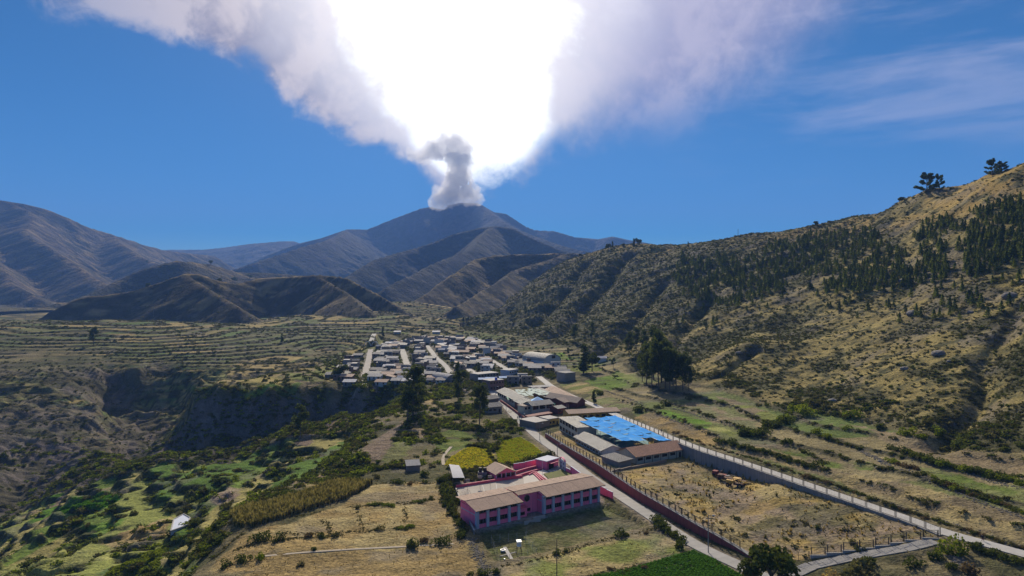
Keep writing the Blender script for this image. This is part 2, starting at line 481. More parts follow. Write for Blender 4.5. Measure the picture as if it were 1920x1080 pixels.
# pink school pad
def S0(u, v, z=0):
    p = Pz(u, v, z); return (p[0], p[1])
school_a = Vector(S0(894, 992)); school_b = Vector(S0(1123, 941))
sx = (school_b - school_a).normalized()           # along the facade
sy = Vector((-sx.y, sx.x))                         # away from the camera
school_poly = [S0(888, 1001, -.5), S0(1015, 972), S0(1140, 945), S0(1090, 890), S0(1050, 858), S0(1020, 862), S0(950, 872), S0(845, 880)]

village_streets = [
    ([(680, 724, 0), (684, 705, 0), (690, 680, 1), (695, 655, 4)], 5.0),
    ([(765, 692, 1), (760, 675, 2), (754, 655, 5)], 5.5),
    ([(775, 655, 5), (785, 645, 7)], 4.5),
    ([(845, 700, 1), (835, 686, 2), (815, 668, 4), (806, 655, 5), (800, 648, 6)], 4.5),
    ([(876, 655, 5), (868, 647, 6)], 4.0),
    ([(905, 713, 0), (893, 703, 1), (878, 692, 1)], 5.0),
    ([(960, 700, 1), (940, 686, 2), (915, 672, 3), (890, 662, 4)], 4.5),
    ([(696, 640, 8), (699, 632, 10), (702, 626, 11)], 5.0),
]
street_lines = [([Pz(*p) for p in l], w) for l, w in village_streets]


def in_poly(x, y, poly):
    x = np.asarray(x, float); y = np.asarray(y, float)
    ins = np.zeros(x.shape, bool)
    px = [p[0] for p in poly]; py = [p[1] for p in poly]
    bb = (x > min(px)) & (x < max(px)) & (y > min(py)) & (y < max(py))
    if not bb.any():
        return ins
    xs = x[bb]; ys = y[bb]; r = np.zeros(xs.shape, bool)
    j = len(poly) - 1
    for i in range(len(poly)):
        xi, yi, xj, yj = px[i], py[i], px[j], py[j]
        if yi != yj:
            c = ((yi > ys) != (yj > ys)) & (xs < (xj - xi) * (ys - yi) / (yj - yi) + xi)
            r ^= c
        j = i
    ins[bb] = r
    return ins


def poly_edge_dist(x, y, poly):
    d, _, _ = poly_dist(x, y, [(p[0], p[1], 0) for p in poly] + [(poly[0][0], poly[0][1], 0)])
    return d

# yard surface
yp = []
for (p, h) in zip(wall_left, wall_left_h):
    yp.append((p[0], p[1], h - .35))
for q in [Pz(1250, 880, 1.5), Pz(1200, 870, 1.5), Pz(1300, 867, 1.5), Pz(1340, 880, 1.6), Pz(1360, 940, 1.7), Pz(1432, 908, 2.6), Pz(1500, 915, 4.4), Pz(1570, 938, 5.2), Pz(1640, 962, 5.4), Pz(1700, 985, 5.4),
          Pz(1400, 920, 2.4), Pz(1450, 912, 4.8), Pz(1480, 935, 4.2), Pz(1520, 960, 3.4), Pz(1600, 985, 4.0), Pz(1420, 960, 1.6), Pz(1450, 1010, 1.2), Pz(1500, 1030, 1.4), Pz(1560, 1010, 2.8), Pz(1080, 800, 1), Pz(1150, 800, 1.2), Pz(1130, 850, 1.5), Pz(1180, 840, 1.5), Pz(1100, 790, 1), Pz(1240, 835, 1.5)] + fence_path:
    yp.append(q)
_save = (_RX, _RY, _RW)
_YR = rbf_fit(np.array(yp))

def yard_z(x, y):
    global _RX, _RY, _RW
    _RX, _RY, _RW = _YR
    z = rbf(x, y)
    _RX, _RY, _RW = _save
    return z


def terr(z, step, sharp, jit=0.0):
    """turn a slope into terraces: returns new height and 0..1 position inside the step"""
    q = z / step + jit
    k = np.floor(q); f = q - k
    t = np.clip((f - (1 - sharp)) / sharp, 0, 1)
    return (k + f * .12 * (1 - t) + t * (1 - .0) - jit) * step, f


def surface(x, y):
    """height and zone values for plan coordinates"""
    near = y < 1750
    base = np.full(x.shape, 0.0)
    base[near] = rbf(x[near], y[near])
    far_floor = 8 + (fbm(x / 300, y / 300, 4, 77) - .5) * 40
    k = sstep(y, 1350, 1700)
    base = base * (1 - k) + far_floor * k
    base = np.where(y > 1300, np.minimum(base, 260), base)
    zid = np.zeros(x.shape, np.int32)
    # distance masks
    dl, zl, _ = poly_dist(x, y, road_left)
    dr, zr, _ = poly_dist(x, y, road_right)
    out = base.copy()
    aux = {}
    # big hillside: gullies and rough scrub
    wq = (fbm(x / 20, y / 20, 3, 39) - .5) * 16
    hin = in_poly(x + wq, y, hill_poly)
    td, _, _ = poly_dist(x, y, toe_line)
    hillm = hin * sstep(td, 0, 16) * (y < 1500)
    aux['hill'] = hillm
    c = y + .30 * x + (fbm(x / 90, y / 90, 3, 41) - .5) * 45
    g = ridged(c / 62.0, x / 330.0, 3, 42, .45)
    gm = sstep(y, 380, 620)
    out -= hillm * (1 - g) * (2.5 + 13 * gm) * sstep(170 - base, 4, 40) * sstep(td, 8, 60)
    # one deep gully coming down on the right
    for (ga, wdt, dep) in gull_lines:
        dg, _, sg = poly_dist(x + (fbm(x / 22, y / 22, 3, 5) - .5) * 10, y + (fbm(x / 22, y / 22, 3, 6) - .5) * 10, ga)
        out -= dep * np.exp(-(dg / wdt) ** 2)
    rough = fbm(x / 9, y / 9, 4, 43) - .5
    out += hillm * rough * 1.5
    # shelves along the skyline of the hillside
    tz, f = terr(out, 3.4, .3, (fbm(x / 120, y / 120, 2, 44) - .5) * 2.4)
    tm = hillm * sstep(out, 100, 128) * sstep(fbm(x / 70, y / 70, 2, 45), .38, .5)
    out = out * (1 - tm) + tz * tm
    aux['shelf'] = tm; aux['shelf_f'] = f
    # far ridges
    for i, fn in RID:
        m = y > (1050 if i in (3, 4) else 1500)
        if not m.any():
            continue
        zz = np.full(x.shape, -1e4)
        zz[m] = fn(x[m], y[m])
        if i == 4:
            t4, f4 = terr(zz, 5.0, .4, (fbm(x / 200, y / 200, 2, 46) - .5) * 2)
            zz = zz * .45 + t4 * .55
        up = zz > out
        zid = np.where(up, i, zid)
        out = np.where(up, zz, out)
    # gorge walls: rough rock
    dzy = sstep(base, -4, -14) * (y < 760)
    aux['gorge'] = dzy
    out += dzy * ((ridged(x / 24, y / 24, 4, 47) - .5) * 10 + (fbm(x / 6, y / 6, 3, 48) - .5) * 2.5)
    # terraces: left slopes and valley head
    c1 = ((x < -95) & (y > 470)).astype(float) * sstep(base, -52, -40)
    c1 = np.maximum(c1, ((y > 690) & (x < 70)) * 1.0) * (y < 1700) * (zid == 0)
    notv = 1 - (in_poly(x, y, village_poly) * 1.0)
    c1 = c1 * notv * (1 - hillm)
    step = np.where(y > 900, 2.6, 2.0)
    tz, f = terr(out, step, .34, (fbm(x / 150, y / 150, 3, 49) - .5) * 3.4)
    wild = sstep(fbm(x / 110, y / 110, 3, 50), .60, .70) * .8
    tmix = c1 * (1 - wild)
    out = out * (1 - tmix) + tz * tmix
    aux['terrace'] = tmix; aux['terrace_f'] = f
    # lower left green terraces
    c2 = ((x < -70) & (y < 345)) * sstep(base, -4.0, -8.0)
    tz, f2 = terr(out, 3.6, .32, (fbm(x / 60, y / 60, 2, 51) - .5) * 1.6 - x * .004)
    out = out * (1 - c2 * .9) + tz * c2 * .9
    aux['low'] = c2; aux['low_f'] = f2
    # fields right of the upper road step up in shelves
    c3 = (((dr > 5.5) * (x > 40) * (base > 5.2) * (y < 505)) | ((y >= 505) * (y < 900) * (x > -60) * (x < 130) * (in_poly(x, y, village_poly) == 0))) * (hillm < .2)
    c3 = c3 * (1 - sstep(hillm, .0, .2))
    st = (dr + (fbm(x / 40, y / 40, 2, 38) - .5) * 12) / 15.0
    st = np.where(y < 505, st, (y + .35 * x + (fbm(x / 30, y / 30, 2, 37) - .5) * 14) / 15.0)
    aux['strip'] = st
    out += c3 * (np.floor(st) - st + sstep(st - np.floor(st), .85, 1.0)) * .9
    fx = (x + .42 * (y - 300))
    aux['fieldR'] = c3 * 1.0
    # straw field in front: soft lynchets
    inside = in_poly(x, y, yard_poly)
    yz = np.zeros(x.shape)
    if inside.any():
        yz[inside] = yard_z(x[inside], y[inside])
        yz[inside] += (fbm(x[inside] / 3.2, y[inside] / 3.2, 4, 60) - .5) * 1.0 * sstep(x[inside], 30, 70)
        e = poly_edge_dist(x[inside], y[inside], yard_poly)
        out[inside] = yz[inside]
    aux['yard'] = inside * 1.0
    sch = in_poly(x, y, school_poly)
    out[sch] = 0.0
    aux['school'] = sch * 1.0
    # general small relief away from built ground
    free = (~inside) & (~sch)
    out += free * (fbm(x / 5, y / 5, 3, 52) - .5) * .55 * sstep(y, 120, 200) * (1 - .7 * in_poly(x, y, village_poly))
    lawn = in_poly(x, y, lawn_poly)
    out = np.where(lawn, -1.35 + (fbm(x / 5, y / 5, 3, 52) - .5) * .15, out)
    # road beds
    w = 1 - sstep(dl, 2.6, 5.0)
    w = np.where(inside | sch, 0, w)
    out = out * (1 - w) + (zl - .12) * w
    w = np.where(inside, 0, 1 - sstep(dr, 2.8, 5.5))
    out = out * (1 - w) + (zr - .12) * w
    dp, zp, _ = poly_dist(x, y, path_line)
    w = np.where(inside, 0, 1 - sstep(dp, 2.2, 4.5)) * (dr > 3.0)
    out = out * (1 - w) + (zp - .15) * w
    for line, wd in street_lines:
        d_, z_, _ = poly_dist(x, y, line)
        w = (1 - sstep(d_, wd * .5, wd * .5 + 5)) * (y > 380)
        out = out * (1 - w) + (z_ - .1) * w
    aux['dl'] = dl; aux['dr'] = dr; aux['dp'] = dp
    aux['base'] = base
    return out, zid, aux


toe_line = [Pz(u, v, z) for u, v, z in ((2300, 870, 15), (1920, 852, 14), (1800, 838, 13), (1650, 806, 12), (1540, 778, 11.5), (1450, 768, 11), (1380, 748, 11), (1310, 733, 10), (1250, 718, 10), (1180, 690, 9), (1120, 668, 9), (1060, 655, 9), (1000, 645, 9), (930, 632, 9), (860, 622, 10))]
hill_poly = [(p[0], p[1]) for p in toe_line] + [(-75, 990), (-20, 1500), (3000, 1500), (3000, 50), (300, 50)]
gull_lines = [
    ([Pd(1700, 700, 330), Pd(1640, 760, 285), Pd(1560, 790, 262)], 5.0, -0.0),
    ([Pd(1900, 590, 330), Pd(1850, 680, 280), Pd(1800, 760, 245), Pd(1760, 800, 232)], 5.0, 4.0),
    ([Pd(1415, 672, 420), Pd(1380, 700, 398), Pd(1345, 720, 384)], 3.2, 4.0),
    ([Pd(1330, 560, 640), Pd(1260, 630, 540), Pd(1200, 680, 480)], 9.0, 9.0),
    ([Pd(1240, 560, 800), Pd(1180, 620, 660), Pd(1110, 665, 570)], 9.0, 9.0),
    ([Pd(1180, 500, 1050), Pd(1100, 570, 860), Pd(1040, 640, 720)], 13.0, 13.0),
    ([Pd(1100, 520, 1120), Pd(1040, 580, 930), Pd(990, 630, 820)], 13.0, 12.0),
]
village_poly = [S0(662, 725), S0(735, 722), S0(800, 722), S0(900, 735), S0(1010, 720), S0(1060, 715), S0(1060, 690, 4), S0(1000, 675, 5), S0(960, 660, 6), S0(920, 645, 7), S0(880, 634, 9), S0(790, 634, 9), S0(710, 645, 7), S0(650, 676, 2), S0(632, 712)]
lawn_poly = [S0(894, 1004, -1.35), S0(1130, 951, -1.35), S0(1190, 975, -1.35), S0(1215, 992, -1.35), S0(1000, 1048, -1.35), S0(925, 1062, -1.35)]


def seq(a, b, f):
    v = [a]
    while v[-1] < b:
        v.append(v[-1] + f(v[-1]))
    return np.array(v)

RES = 1.0
xs_p = seq(0, 1100, lambda v: RES * (1.25 if v < 235 else 1.25 + (v - 235) * .022))
xs_n = seq(0, 1100, lambda v: RES * (1.25 if v < 285 else 1.25 + (v - 285) * .022))
XS = np.concatenate([-xs_n[::-1][:-1], xs_p])
YS = seq(30, 1700, lambda v: RES * (3.0 if v < 130 else (1.0 if v < 330 else 1.0 * (v / 330) ** 1.3)))
XF = np.concatenate([-seq(0, 9000, lambda v: RES * (17 + v * .004))[::-1][:-1], seq(0, 9000, lambda v: RES * (17 + v * .004))])
YF = seq(1690, 9600, lambda v: RES * (10 + (v - 1690) * .0022))

GX, GY = np.meshgrid(XS, YS)
GZ, GI, AUX = surface(GX, GY)
FX, FY = np.meshgrid(XF, YF)
FZ, FI, FAUX = surface(FX, FY)


def bilin(XA, YA, ZA, x, y):
    x = np.asarray(x, float); y = np.asarray(y, float)
    i = np.clip(np.searchsorted(XA, x) - 1, 0, len(XA) - 2)
    j = np.clip(np.searchsorted(YA, y) - 1, 0, len(YA) - 2)
    fx = np.clip((x - XA[i]) / (XA[i + 1] - XA[i]), 0, 1)
    fy = np.clip((y - YA[j]) / (YA[j + 1] - YA[j]), 0, 1)
    return (ZA[j, i] * (1 - fx) + ZA[j, i + 1] * fx) * (1 - fy) + (ZA[j + 1, i] * (1 - fx) + ZA[j + 1, i + 1] * fx) * fy


def H(x, y):
    x = np.asarray(x, float); y = np.asarray(y, float)
    return np.where(y < 1695, bilin(XS, YS, GZ, x, y), bilin(XF, YF, FZ, x, y))

_DR = 60 * 1.0022 ** np.arange(2300)

def hit(u, v):
    """first ground point seen along the line of sight through photo pixel u, v"""
    kx = (u - 960) / F; kz = (v - HV) / F
    x = kx * _DR; z = CZ - kz * _DR
    h = H(x, _DR)
    b = np.nonzero(h > z)[0]
    if not len(b):
        return None
    i = b[0]
    if i == 0:
        return (x[0], _DR[0], float(h[0]))
    a0 = z[i - 1] - h[i - 1]; a1 = z[i] - h[i]
    t = a0 / (a0 - a1)
    d = _DR[i - 1] + t * (_DR[i] - _DR[i - 1])
    return (kx * d, d, float(H(kx * d, d)))

def hp(*uv):
    return [hit(u, v) for u, v in uv]
# ------------------------------------------------------------ ground colours (true surface colours, per vertex)
C_STRAW = (.34, .27, .125); C_DRY = (.23, .185, .11); C_OCHRE = (.31, .225, .095); C_SOIL = (.22, .165, .12)
C_GREEN = (.115, .155, .035); C_BRIGHT = (.14, .25, .03); C_YELLOW = (.60, .47, .035); C_SCRUB = (.075, .075, .038)
C_ROCK = (.16, .135, .12); C_OLIVE = (.18, .20, .055); C_PALE = (.30, .30, .10); C_LAWN = (.12, .135, .05); C_DEEP = (.05, .105, .02)
C_DUST = (.30, .245, .19)

FIELDS = [  # photo outline, colour, second colour, row direction (px points) or None
    ([(395, 1080), (410, 1045), (440, 1015), (520, 985), (640, 948), (700, 910), (760, 905), (835, 905), (842, 950), (850, 990), (880, 1020), (905, 1080)], C_STRAW, C_OCHRE),
    ([(640, 1042), (760, 1030), (850, 1022), (895, 1045), (905, 1085), (440, 1085), (520, 1050)], C_DRY, C_OCHRE),
    ([(430, 968), (500, 948), (560, 930), (640, 905), (700, 905), (650, 935), (560, 962), (480, 988), (440, 990)], C_OCHRE, C_DRY),
    ([(545, 905), (600, 888), (650, 905), (600, 920)], C_OCHRE, C_STRAW),
    ([(940, 1085), (950, 1058), (1060, 1035), (1215, 998), (1262, 1010), (1285, 1035), (1210, 1055), (1150, 1072), (1080, 1085)], C_OLIVE, C_STRAW),
    ([(1090, 1085), (1180, 1068), (1300, 1033), (1330, 1045), (1400, 1085)], C_DEEP, C_GREEN),
    ([(835, 872), (845, 858), (880, 838), (912, 842), (935, 870), (905, 880), (862, 878)], (.50, .40, .06), (.30, .30, .05)),
    ([(930, 842), (945, 826), (975, 820), (1000, 835), (1016, 848), (985, 862), (958, 872), (935, 866)], (.27, .33, .04), (.34, .32, .06)),
    ([(815, 832), (850, 822), (905, 832), (875, 838), (838, 852)], C_GREEN, C_OLIVE),
    ([(812, 815), (850, 805), (890, 815), (905, 826), (860, 820)], C_GREEN, C_OLIVE),
    ([(848, 905), (852, 885), (930, 872), (960, 868), (950, 895), (900, 902)], (.15, .14, .06), C_SOIL),
    ([(672, 852), (700, 825), (748, 795), (760, 786), (738, 828), (712, 862), (700, 866)], (.22, .17, .12), C_SOIL),
    ([(712, 864), (742, 828), (765, 826), (770, 845), (760, 862), (730, 868)], (.17, .17, .07), C_OLIVE),
    ([(770, 800), (785, 785), (800, 810), (790, 830), (772, 822)], (.24, .19, .12), C_OCHRE),
    ([(795, 752), (815, 748), (818, 766), (800, 768)], C_OCHRE, C_STRAW),
    ([(1228, 774), (1242, 768), (1338, 794), (1330, 805), (1310, 803)], C_BRIGHT, C_GREEN),
    ([(1330, 805), (1340, 796), (1382, 812), (1374, 820)], C_PALE, C_OLIVE),
    ([(1190, 784), (1212, 773), (1280, 792), (1345, 818), (1340, 836), (1290, 826)], C_OCHRE, C_DRY),
    ([(1268, 762), (1300, 752), (1420, 792), (1412, 806), (1340, 792)], (.19, .19, .09), C_DRY),
    ([(1342, 742), (1380, 750), (1470, 782), (1440, 790), (1385, 772)], C_DRY, C_OLIVE),
    ([(1095, 748), (1120, 738), (1180, 752), (1206, 762), (1190, 774), (1150, 768)], (.19, .20, .08), C_DRY),
    ([(1096, 714), (1140, 704), (1176, 709), (1178, 722), (1145, 732), (1115, 726)], (.13, .20, .03), C_GREEN),
    ([(1048, 722), (1088, 714), (1130, 730), (1125, 738), (1080, 738)], C_STRAW, C_OLIVE),
    ([(1140, 703), (1160, 695), (1200, 712), (1185, 722), (1178, 712)], C_OLIVE, C_GREEN),
    ([(1060, 690), (1110, 682), (1130, 692), (1090, 700)], (.17, .2, .04), C_OLIVE),
    ([(1022, 665), (1050, 660), (1075, 672), (1040, 676)], C_BRIGHT, C_OLIVE),
    ([(1375, 850), (1440, 862), (1600, 915), (1760, 970), (1920, 1022), (1920, 965), (1700, 905), (1560, 880), (1450, 845), (1400, 835)], C_DRY, C_STRAW),
    ([(1440, 840), (1470, 832), (1560, 862), (1650, 868), (1640, 880), (1560, 878)], C_DRY, C_GREEN),
    ([(1700, 872), (1760, 880), (1920, 925), (1920, 950), (1780, 905)], (.17, .18, .07), C_GREEN),
    ([(1560, 795), (1620, 800), (1700, 850), (1800, 872), (1920, 905), (1920, 860), (1760, 850), (1640, 806)], (.25, .195, .115), C_DRY),
    ([(360, 730), (366, 722), (420, 716), (470, 708), (560, 708), (575, 716), (560, 728), (450, 733)], (.15, .22, .04), C_GREEN),
    ([(405, 724), (470, 710), (560, 706), (575, 716), (520, 722)], C_STRAW, (.30, .25, .08)),
    ([(520, 708), (560, 695), (640, 690), (620, 712), (590, 728), (570, 722)], C_DRY, C_OLIVE),
    ([(570, 690), (620, 676), (662, 668), (668, 678), (610, 692)], C_OLIVE, C_DRY),
    ([(110, 958), (150, 932), (205, 922), (228, 936), (160, 950), (118, 962)], (.12, .24, .02), C_BRIGHT),
    ([(100, 948), (110, 932), (128, 920), (120, 940)], (.25, .2, .13), C_SOIL),
    ([(138, 926), (150, 912), (168, 912), (156, 928)], (.25, .2, .13), C_SOIL),
    ([(130, 985), (180, 970), (232, 972), (225, 988), (150, 992)], C_GREEN, (.12, .2, .03)),
    ([(0, 1085), (0, 1062), (60, 1048), (130, 1032), (195, 1026), (232, 1038), (200, 1052), (60, 1085)], (.30, .31, .09), C_PALE),
    ([(190, 1018), (250, 992), (322, 970), (314, 1005), (260, 1018), (208, 1028)], C_STRAW, C_OCHRE),
    ([(190, 1085), (260, 1040), (318, 1018), (300, 1060), (280, 1085)], (.17, .22, .04), C_OLIVE),
    ([(40, 965), (70, 955), (105, 950), (60, 968)], C_OCHRE, C_STRAW),
    ([(395, 935), (420, 912), (450, 918), (440, 938), (400, 950)], (.27, .22, .14), C_SOIL),
    ([(575, 800), (610, 792), (645, 790), (640, 808), (600, 815)], C_OCHRE, C_SOIL),
    ([(550, 830), (575, 812), (590, 825), (575, 842)], (.26, .2, .13), C_SOIL),
]


def cmix(a, b, t):
    return a * (1 - t[..., None]) + b * t[..., None]


def paint(x, y, z, zid, A, near=True):
    def K(c):
        return np.array(c, float)
    sh = x.shape
    n1 = fbm(x / 60, y / 60, 4, 101); n2 = fbm(x / 14, y / 14, 4, 102); n3 = fbm(x / 4, y / 4, 3, 103)
    one = np.ones(sh)
    base = cmix(one[..., None] * K((.09, .088, .042)), one[..., None] * K((.19, .16, .085)), sstep(n2 * .6 + n1 * .4, .44, .60))
    # steep = rock / dark scrub
    gy, gx = np.gradient(z)
    dx = np.gradient(x, axis=1); dy = np.gradient(y, axis=0)
    slope = np.hypot(gx / dx, gy / dy)
    rock = sstep(slope + (n3 - .5) * .4, .75, 1.3)
    gorge = cmix(one[..., None] * K((.085, .078, .05)), one[..., None] * K((.135, .115, .10)), sstep(n2, .42, .62))
    base = cmix(base, gorge, A['gorge'])
    base = cmix(base, one[..., None] * K((.17, .145, .13)), rock * A['gorge'] * sstep(n1, .35, .6))
    # big hillside
    hcol = cmix(one[..., None] * K((.080, .080, .038)), one[..., None] * K((.150, .138, .062)), sstep(n3 * .5 + n2 * .5, .42, .62))
    gold = sstep(n1 * .55 + n2 * .45 + .05, .50, .60) * sstep(430 - np.abs(y - 430), 130, 260)
    hcol = cmix(hcol, one[..., None] * K((.36, .28, .10)), gold * .72 * sstep(n3, .25, .55))
    vn = sstep(fbm(x / 25, y / 25, 3, 104), .5, .62) * .6
    hcol = cmix(hcol, one[..., None] * K((.13, .115, .10)), vn * sstep(slope, .35, .7))
    base = cmix(base, hcol, A['hill'])
    sf = sstep(A['shelf_f'], .05, .14) * (1 - sstep(A['shelf_f'], .6, .7))
    base = cmix(base, one[..., None] * K((.38, .26, .085)), A['shelf'] * sf * sstep(n2, .3, .5) * .9)
    # terraces
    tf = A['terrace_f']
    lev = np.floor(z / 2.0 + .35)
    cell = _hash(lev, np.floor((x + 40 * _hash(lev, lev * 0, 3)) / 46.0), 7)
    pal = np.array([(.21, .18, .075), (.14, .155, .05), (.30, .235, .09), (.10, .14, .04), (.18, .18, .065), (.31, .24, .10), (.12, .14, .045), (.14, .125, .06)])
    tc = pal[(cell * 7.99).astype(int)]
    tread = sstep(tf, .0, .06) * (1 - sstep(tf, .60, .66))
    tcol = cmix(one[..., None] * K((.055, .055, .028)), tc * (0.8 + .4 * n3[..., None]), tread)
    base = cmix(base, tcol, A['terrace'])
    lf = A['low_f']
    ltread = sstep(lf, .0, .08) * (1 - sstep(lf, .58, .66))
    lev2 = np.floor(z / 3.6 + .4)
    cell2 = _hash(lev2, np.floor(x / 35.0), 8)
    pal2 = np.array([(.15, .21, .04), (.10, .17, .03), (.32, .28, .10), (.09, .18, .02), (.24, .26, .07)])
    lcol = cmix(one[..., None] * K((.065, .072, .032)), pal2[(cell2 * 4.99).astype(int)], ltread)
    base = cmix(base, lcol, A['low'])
    # right fields
    st = A['strip']; fr = st - np.floor(st)
    pr = _hash(np.floor(st), np.floor((y + 25 * _hash(np.floor(st), np.floor(st) * 0, 5)) / 52.0), 9)
    palr = np.array([(.25, .21, .11), (.15, .175, .06), (.24, .20, .10), (.13, .17, .05), (.28, .235, .12), (.17, .18, .07)])
    fc = palr[(pr * 5.99).astype(int)] * (.8 + .4 * n3[..., None])
    fc = cmix(fc, one[..., None] * K((.085, .08, .045)), 1 - sstep(np.abs(fr - .5) * -1 + .5, .07, .14))
    base = cmix(base, fc, A['fieldR'])
    # far ridges
    far = {1: (.058, .052, .052), 2: (.038, .038, .034), 3: (.068, .058, .042), 4: (.058, .049, .034), 5: (.062, .055, .044), 6: (.088, .071, .058), 7: (.11, .095, .08)}
    for k, c in far.items():
        m = zid == k
        if m.any():
            cc = K(c) * (.65 + .7 * fbm(x[m] / 90, y[m] / 90, 5, 110 + k))[..., None]
            dk = sstep(fbm(x[m] / (35 if k in (3, 4) else 110), y[m] / (35 if k in (3, 4) else 110), 5, 120 + k), .46, .56)[..., None] * .65
            cc = cc * (1 - dk) + K((.05, .052, .035)) * dk
            if k in (3, 4, 5, 6):
                go = sstep(fbm(x[m] / 45, y[m] / 18, 4, 130 + k), .57, .66)[..., None] * .7
                cc = cc * (1 - go) + K((.30, .22, .10)) * go
            if k in (3, 4):
                zl_ = z[m] / (5.0 if k == 4 else 7.0) + (fbm(x[m] / 200, y[m] / 200, 2, 46) - .5) * 2
                ln_ = (np.abs(zl_ - np.floor(zl_) - .5) < .16) * sstep(fbm(x[m] / 60, y[m] / 60, 3, 190 + k), .40, .55) * .55
                cc = cc * (1 - ln_[..., None]) + K((.17, .14, .08)) * ln_[..., None]
            base[m] = cc
    if near:
        ys = A['yard'] > 0
        nn = sstep(fbm(x / 7, y / 7, 4, 140), .40, .58)
        yc = cmix(one[..., None] * K((.29, .225, .15)), one[..., None] * K(C_STRAW), nn)
        yc = cmix(yc, one[..., None] * K((.13, .12, .055)), sstep(n3 * .5 + n2 * .5, .53, .64) * .8)
        yc = cmix(yc, one[..., None] * K((.38, .26, .07)), sstep(fbm(x / 9 + 3, y / 9, 3, 141), .60, .68) * .5)
        base[ys] = yc[ys]
        base = cmix(base, one[..., None] * K((.28, .235, .19)), A['school'])
        vil = in_poly(x, y, village_poly) * (1 - A['school'])
        vc = cmix(one[..., None] * K((.10, .105, .05)), one[..., None] * K((.24, .21, .175)), sstep(n3, .4, .6))
        base = cmix(base, vc, vil * 1.0)
        sl_ = ((x - school_a.x) * sx.x + (y - school_a.y) * sx.y) / 4.6 + (fbm(x / 9, y / 9, 2, 171) - .5) * .25
        row = (np.abs(sl_ - np.floor(sl_) - .5) > .42) * .55
        lw = cmix(one[..., None] * K(C_LAWN) * (.75 + .5 * n3[..., None]), one[..., None] * K((.26, .24, .13)), row)
        lw = cmix(lw, one[..., None] * K((.17, .15, .07)), sstep(fbm(x / 6, y / 6, 3, 172), .5, .62) * .7)
        base = cmix(base, lw, in_poly(x, y, lawn_poly) * 1.0)
        # dusty verge of the roads
        vg = (1 - sstep(A['dl'] + n3 * 1.5, 3.0, 4.6)) * (A['yard'] == 0)
        base = cmix(base, one[..., None] * K(C_DUST), vg * .8)
        vg = (1 - sstep(A['dr'] + n3 * 1.5, 3.0, 4.4)) * (A['yard'] == 0)
        base = cmix(base, one[..., None] * K((.22, .19, .14)), vg * .6)
        for outline, c1, c2 in FIELDS:
            P = [hit(u, v) for u, v in outline]
            P = [p for p in P if p]
            wx = (fbm(x / 6, y / 6, 2, 151) - .5) * 3.0; wy = (fbm(x / 6, y / 6, 2, 152) - .5) * 3.0
            m = in_poly(x + wx, y + wy, P)
            if not m.any():
                continue
            q = sstep(fbm(x[m] / 8, y[m] / 8, 4, 150), .42, .60)[..., None]
            cc = K(c1) * (1 - q) + K(c2) * q
            cc = cc * (.8 + .4 * fbm(x[m] / 1.7, y[m] / 1.7, 2, 153))[..., None]
            base[m] = cc
    # bare scree and patches
    sc = sstep(fbm(x / 18, y / 18, 4, 160), .62, .70)
    base = cmix(base, one[..., None] * K((.19, .165, .14)), sc * .4 * (A['school'] == 0))
    return base


GC = paint(GX, GY, GZ, GI, AUX, True)
FC = paint(FX, FY, FZ, FI, FAUX, False)


def ground_material(name, fine=1.0, far=False):
    m = bpy.data.materials.new(name)
    m.use_nodes = True
    t = NT(m.node_tree)
    t.n.clear()
    out = t.node('ShaderNodeOutputMaterial')
    b = t.node('ShaderNodeBsdfPrincipled')
    t.l.new(b.outputs[0], out.inputs[0])
    b.inputs['Roughness'].default_value = 1.0
    b.inputs['Specular IOR Level'].default_value = 0.05
    at = t.node('ShaderNodeAttribute', attribute_name='Col')
    tc = t.node('ShaderNodeTexCoord')
    O = tc.outputs['Object']
    s = 1.0 / fine
    n1 = t.noise(O, 1.3 * s, 6, 0.65)
    n2 = t.noise(O, 0.25 * s, 5, 0.6)
    n3 = t.noise(O, 0.05 * s, 5, 0.62)
    f = t.math('ADD', t.math('MULTIPLY', t.smooth(n1, .3, .7), .7), t.math('ADD', t.math('MULTIPLY', n2, .5), t.math('MULTIPLY', t.smooth(n3, .35, .65), .35)))
    v = t.math('ADD', f, .18)
    sc = t.node('ShaderNodeVectorMath', operation='SCALE')
    t.l.new(at.outputs['Color'], sc.inputs[0]); t.l.new(v, sc.inputs['Scale'])
    t.l.new(sc.outputs[0], b.inputs['Base Color'])
    bp = t.node('ShaderNodeBump')
    bp.inputs['Strength'].default_value = 0.9
    bp.inputs['Distance'].default_value = .55 * fine * (2.2 if far else 1)
    hgt = t.math('ADD', n1, t.math('ADD', t.math('MULTIPLY', n2, 2.0), t.math('MULTIPLY', n3, 7.0)))
    t.l.new(hgt, bp.inputs['Height'])
    t.l.new(bp.outputs[0], b.inputs['Normal'])
    return m


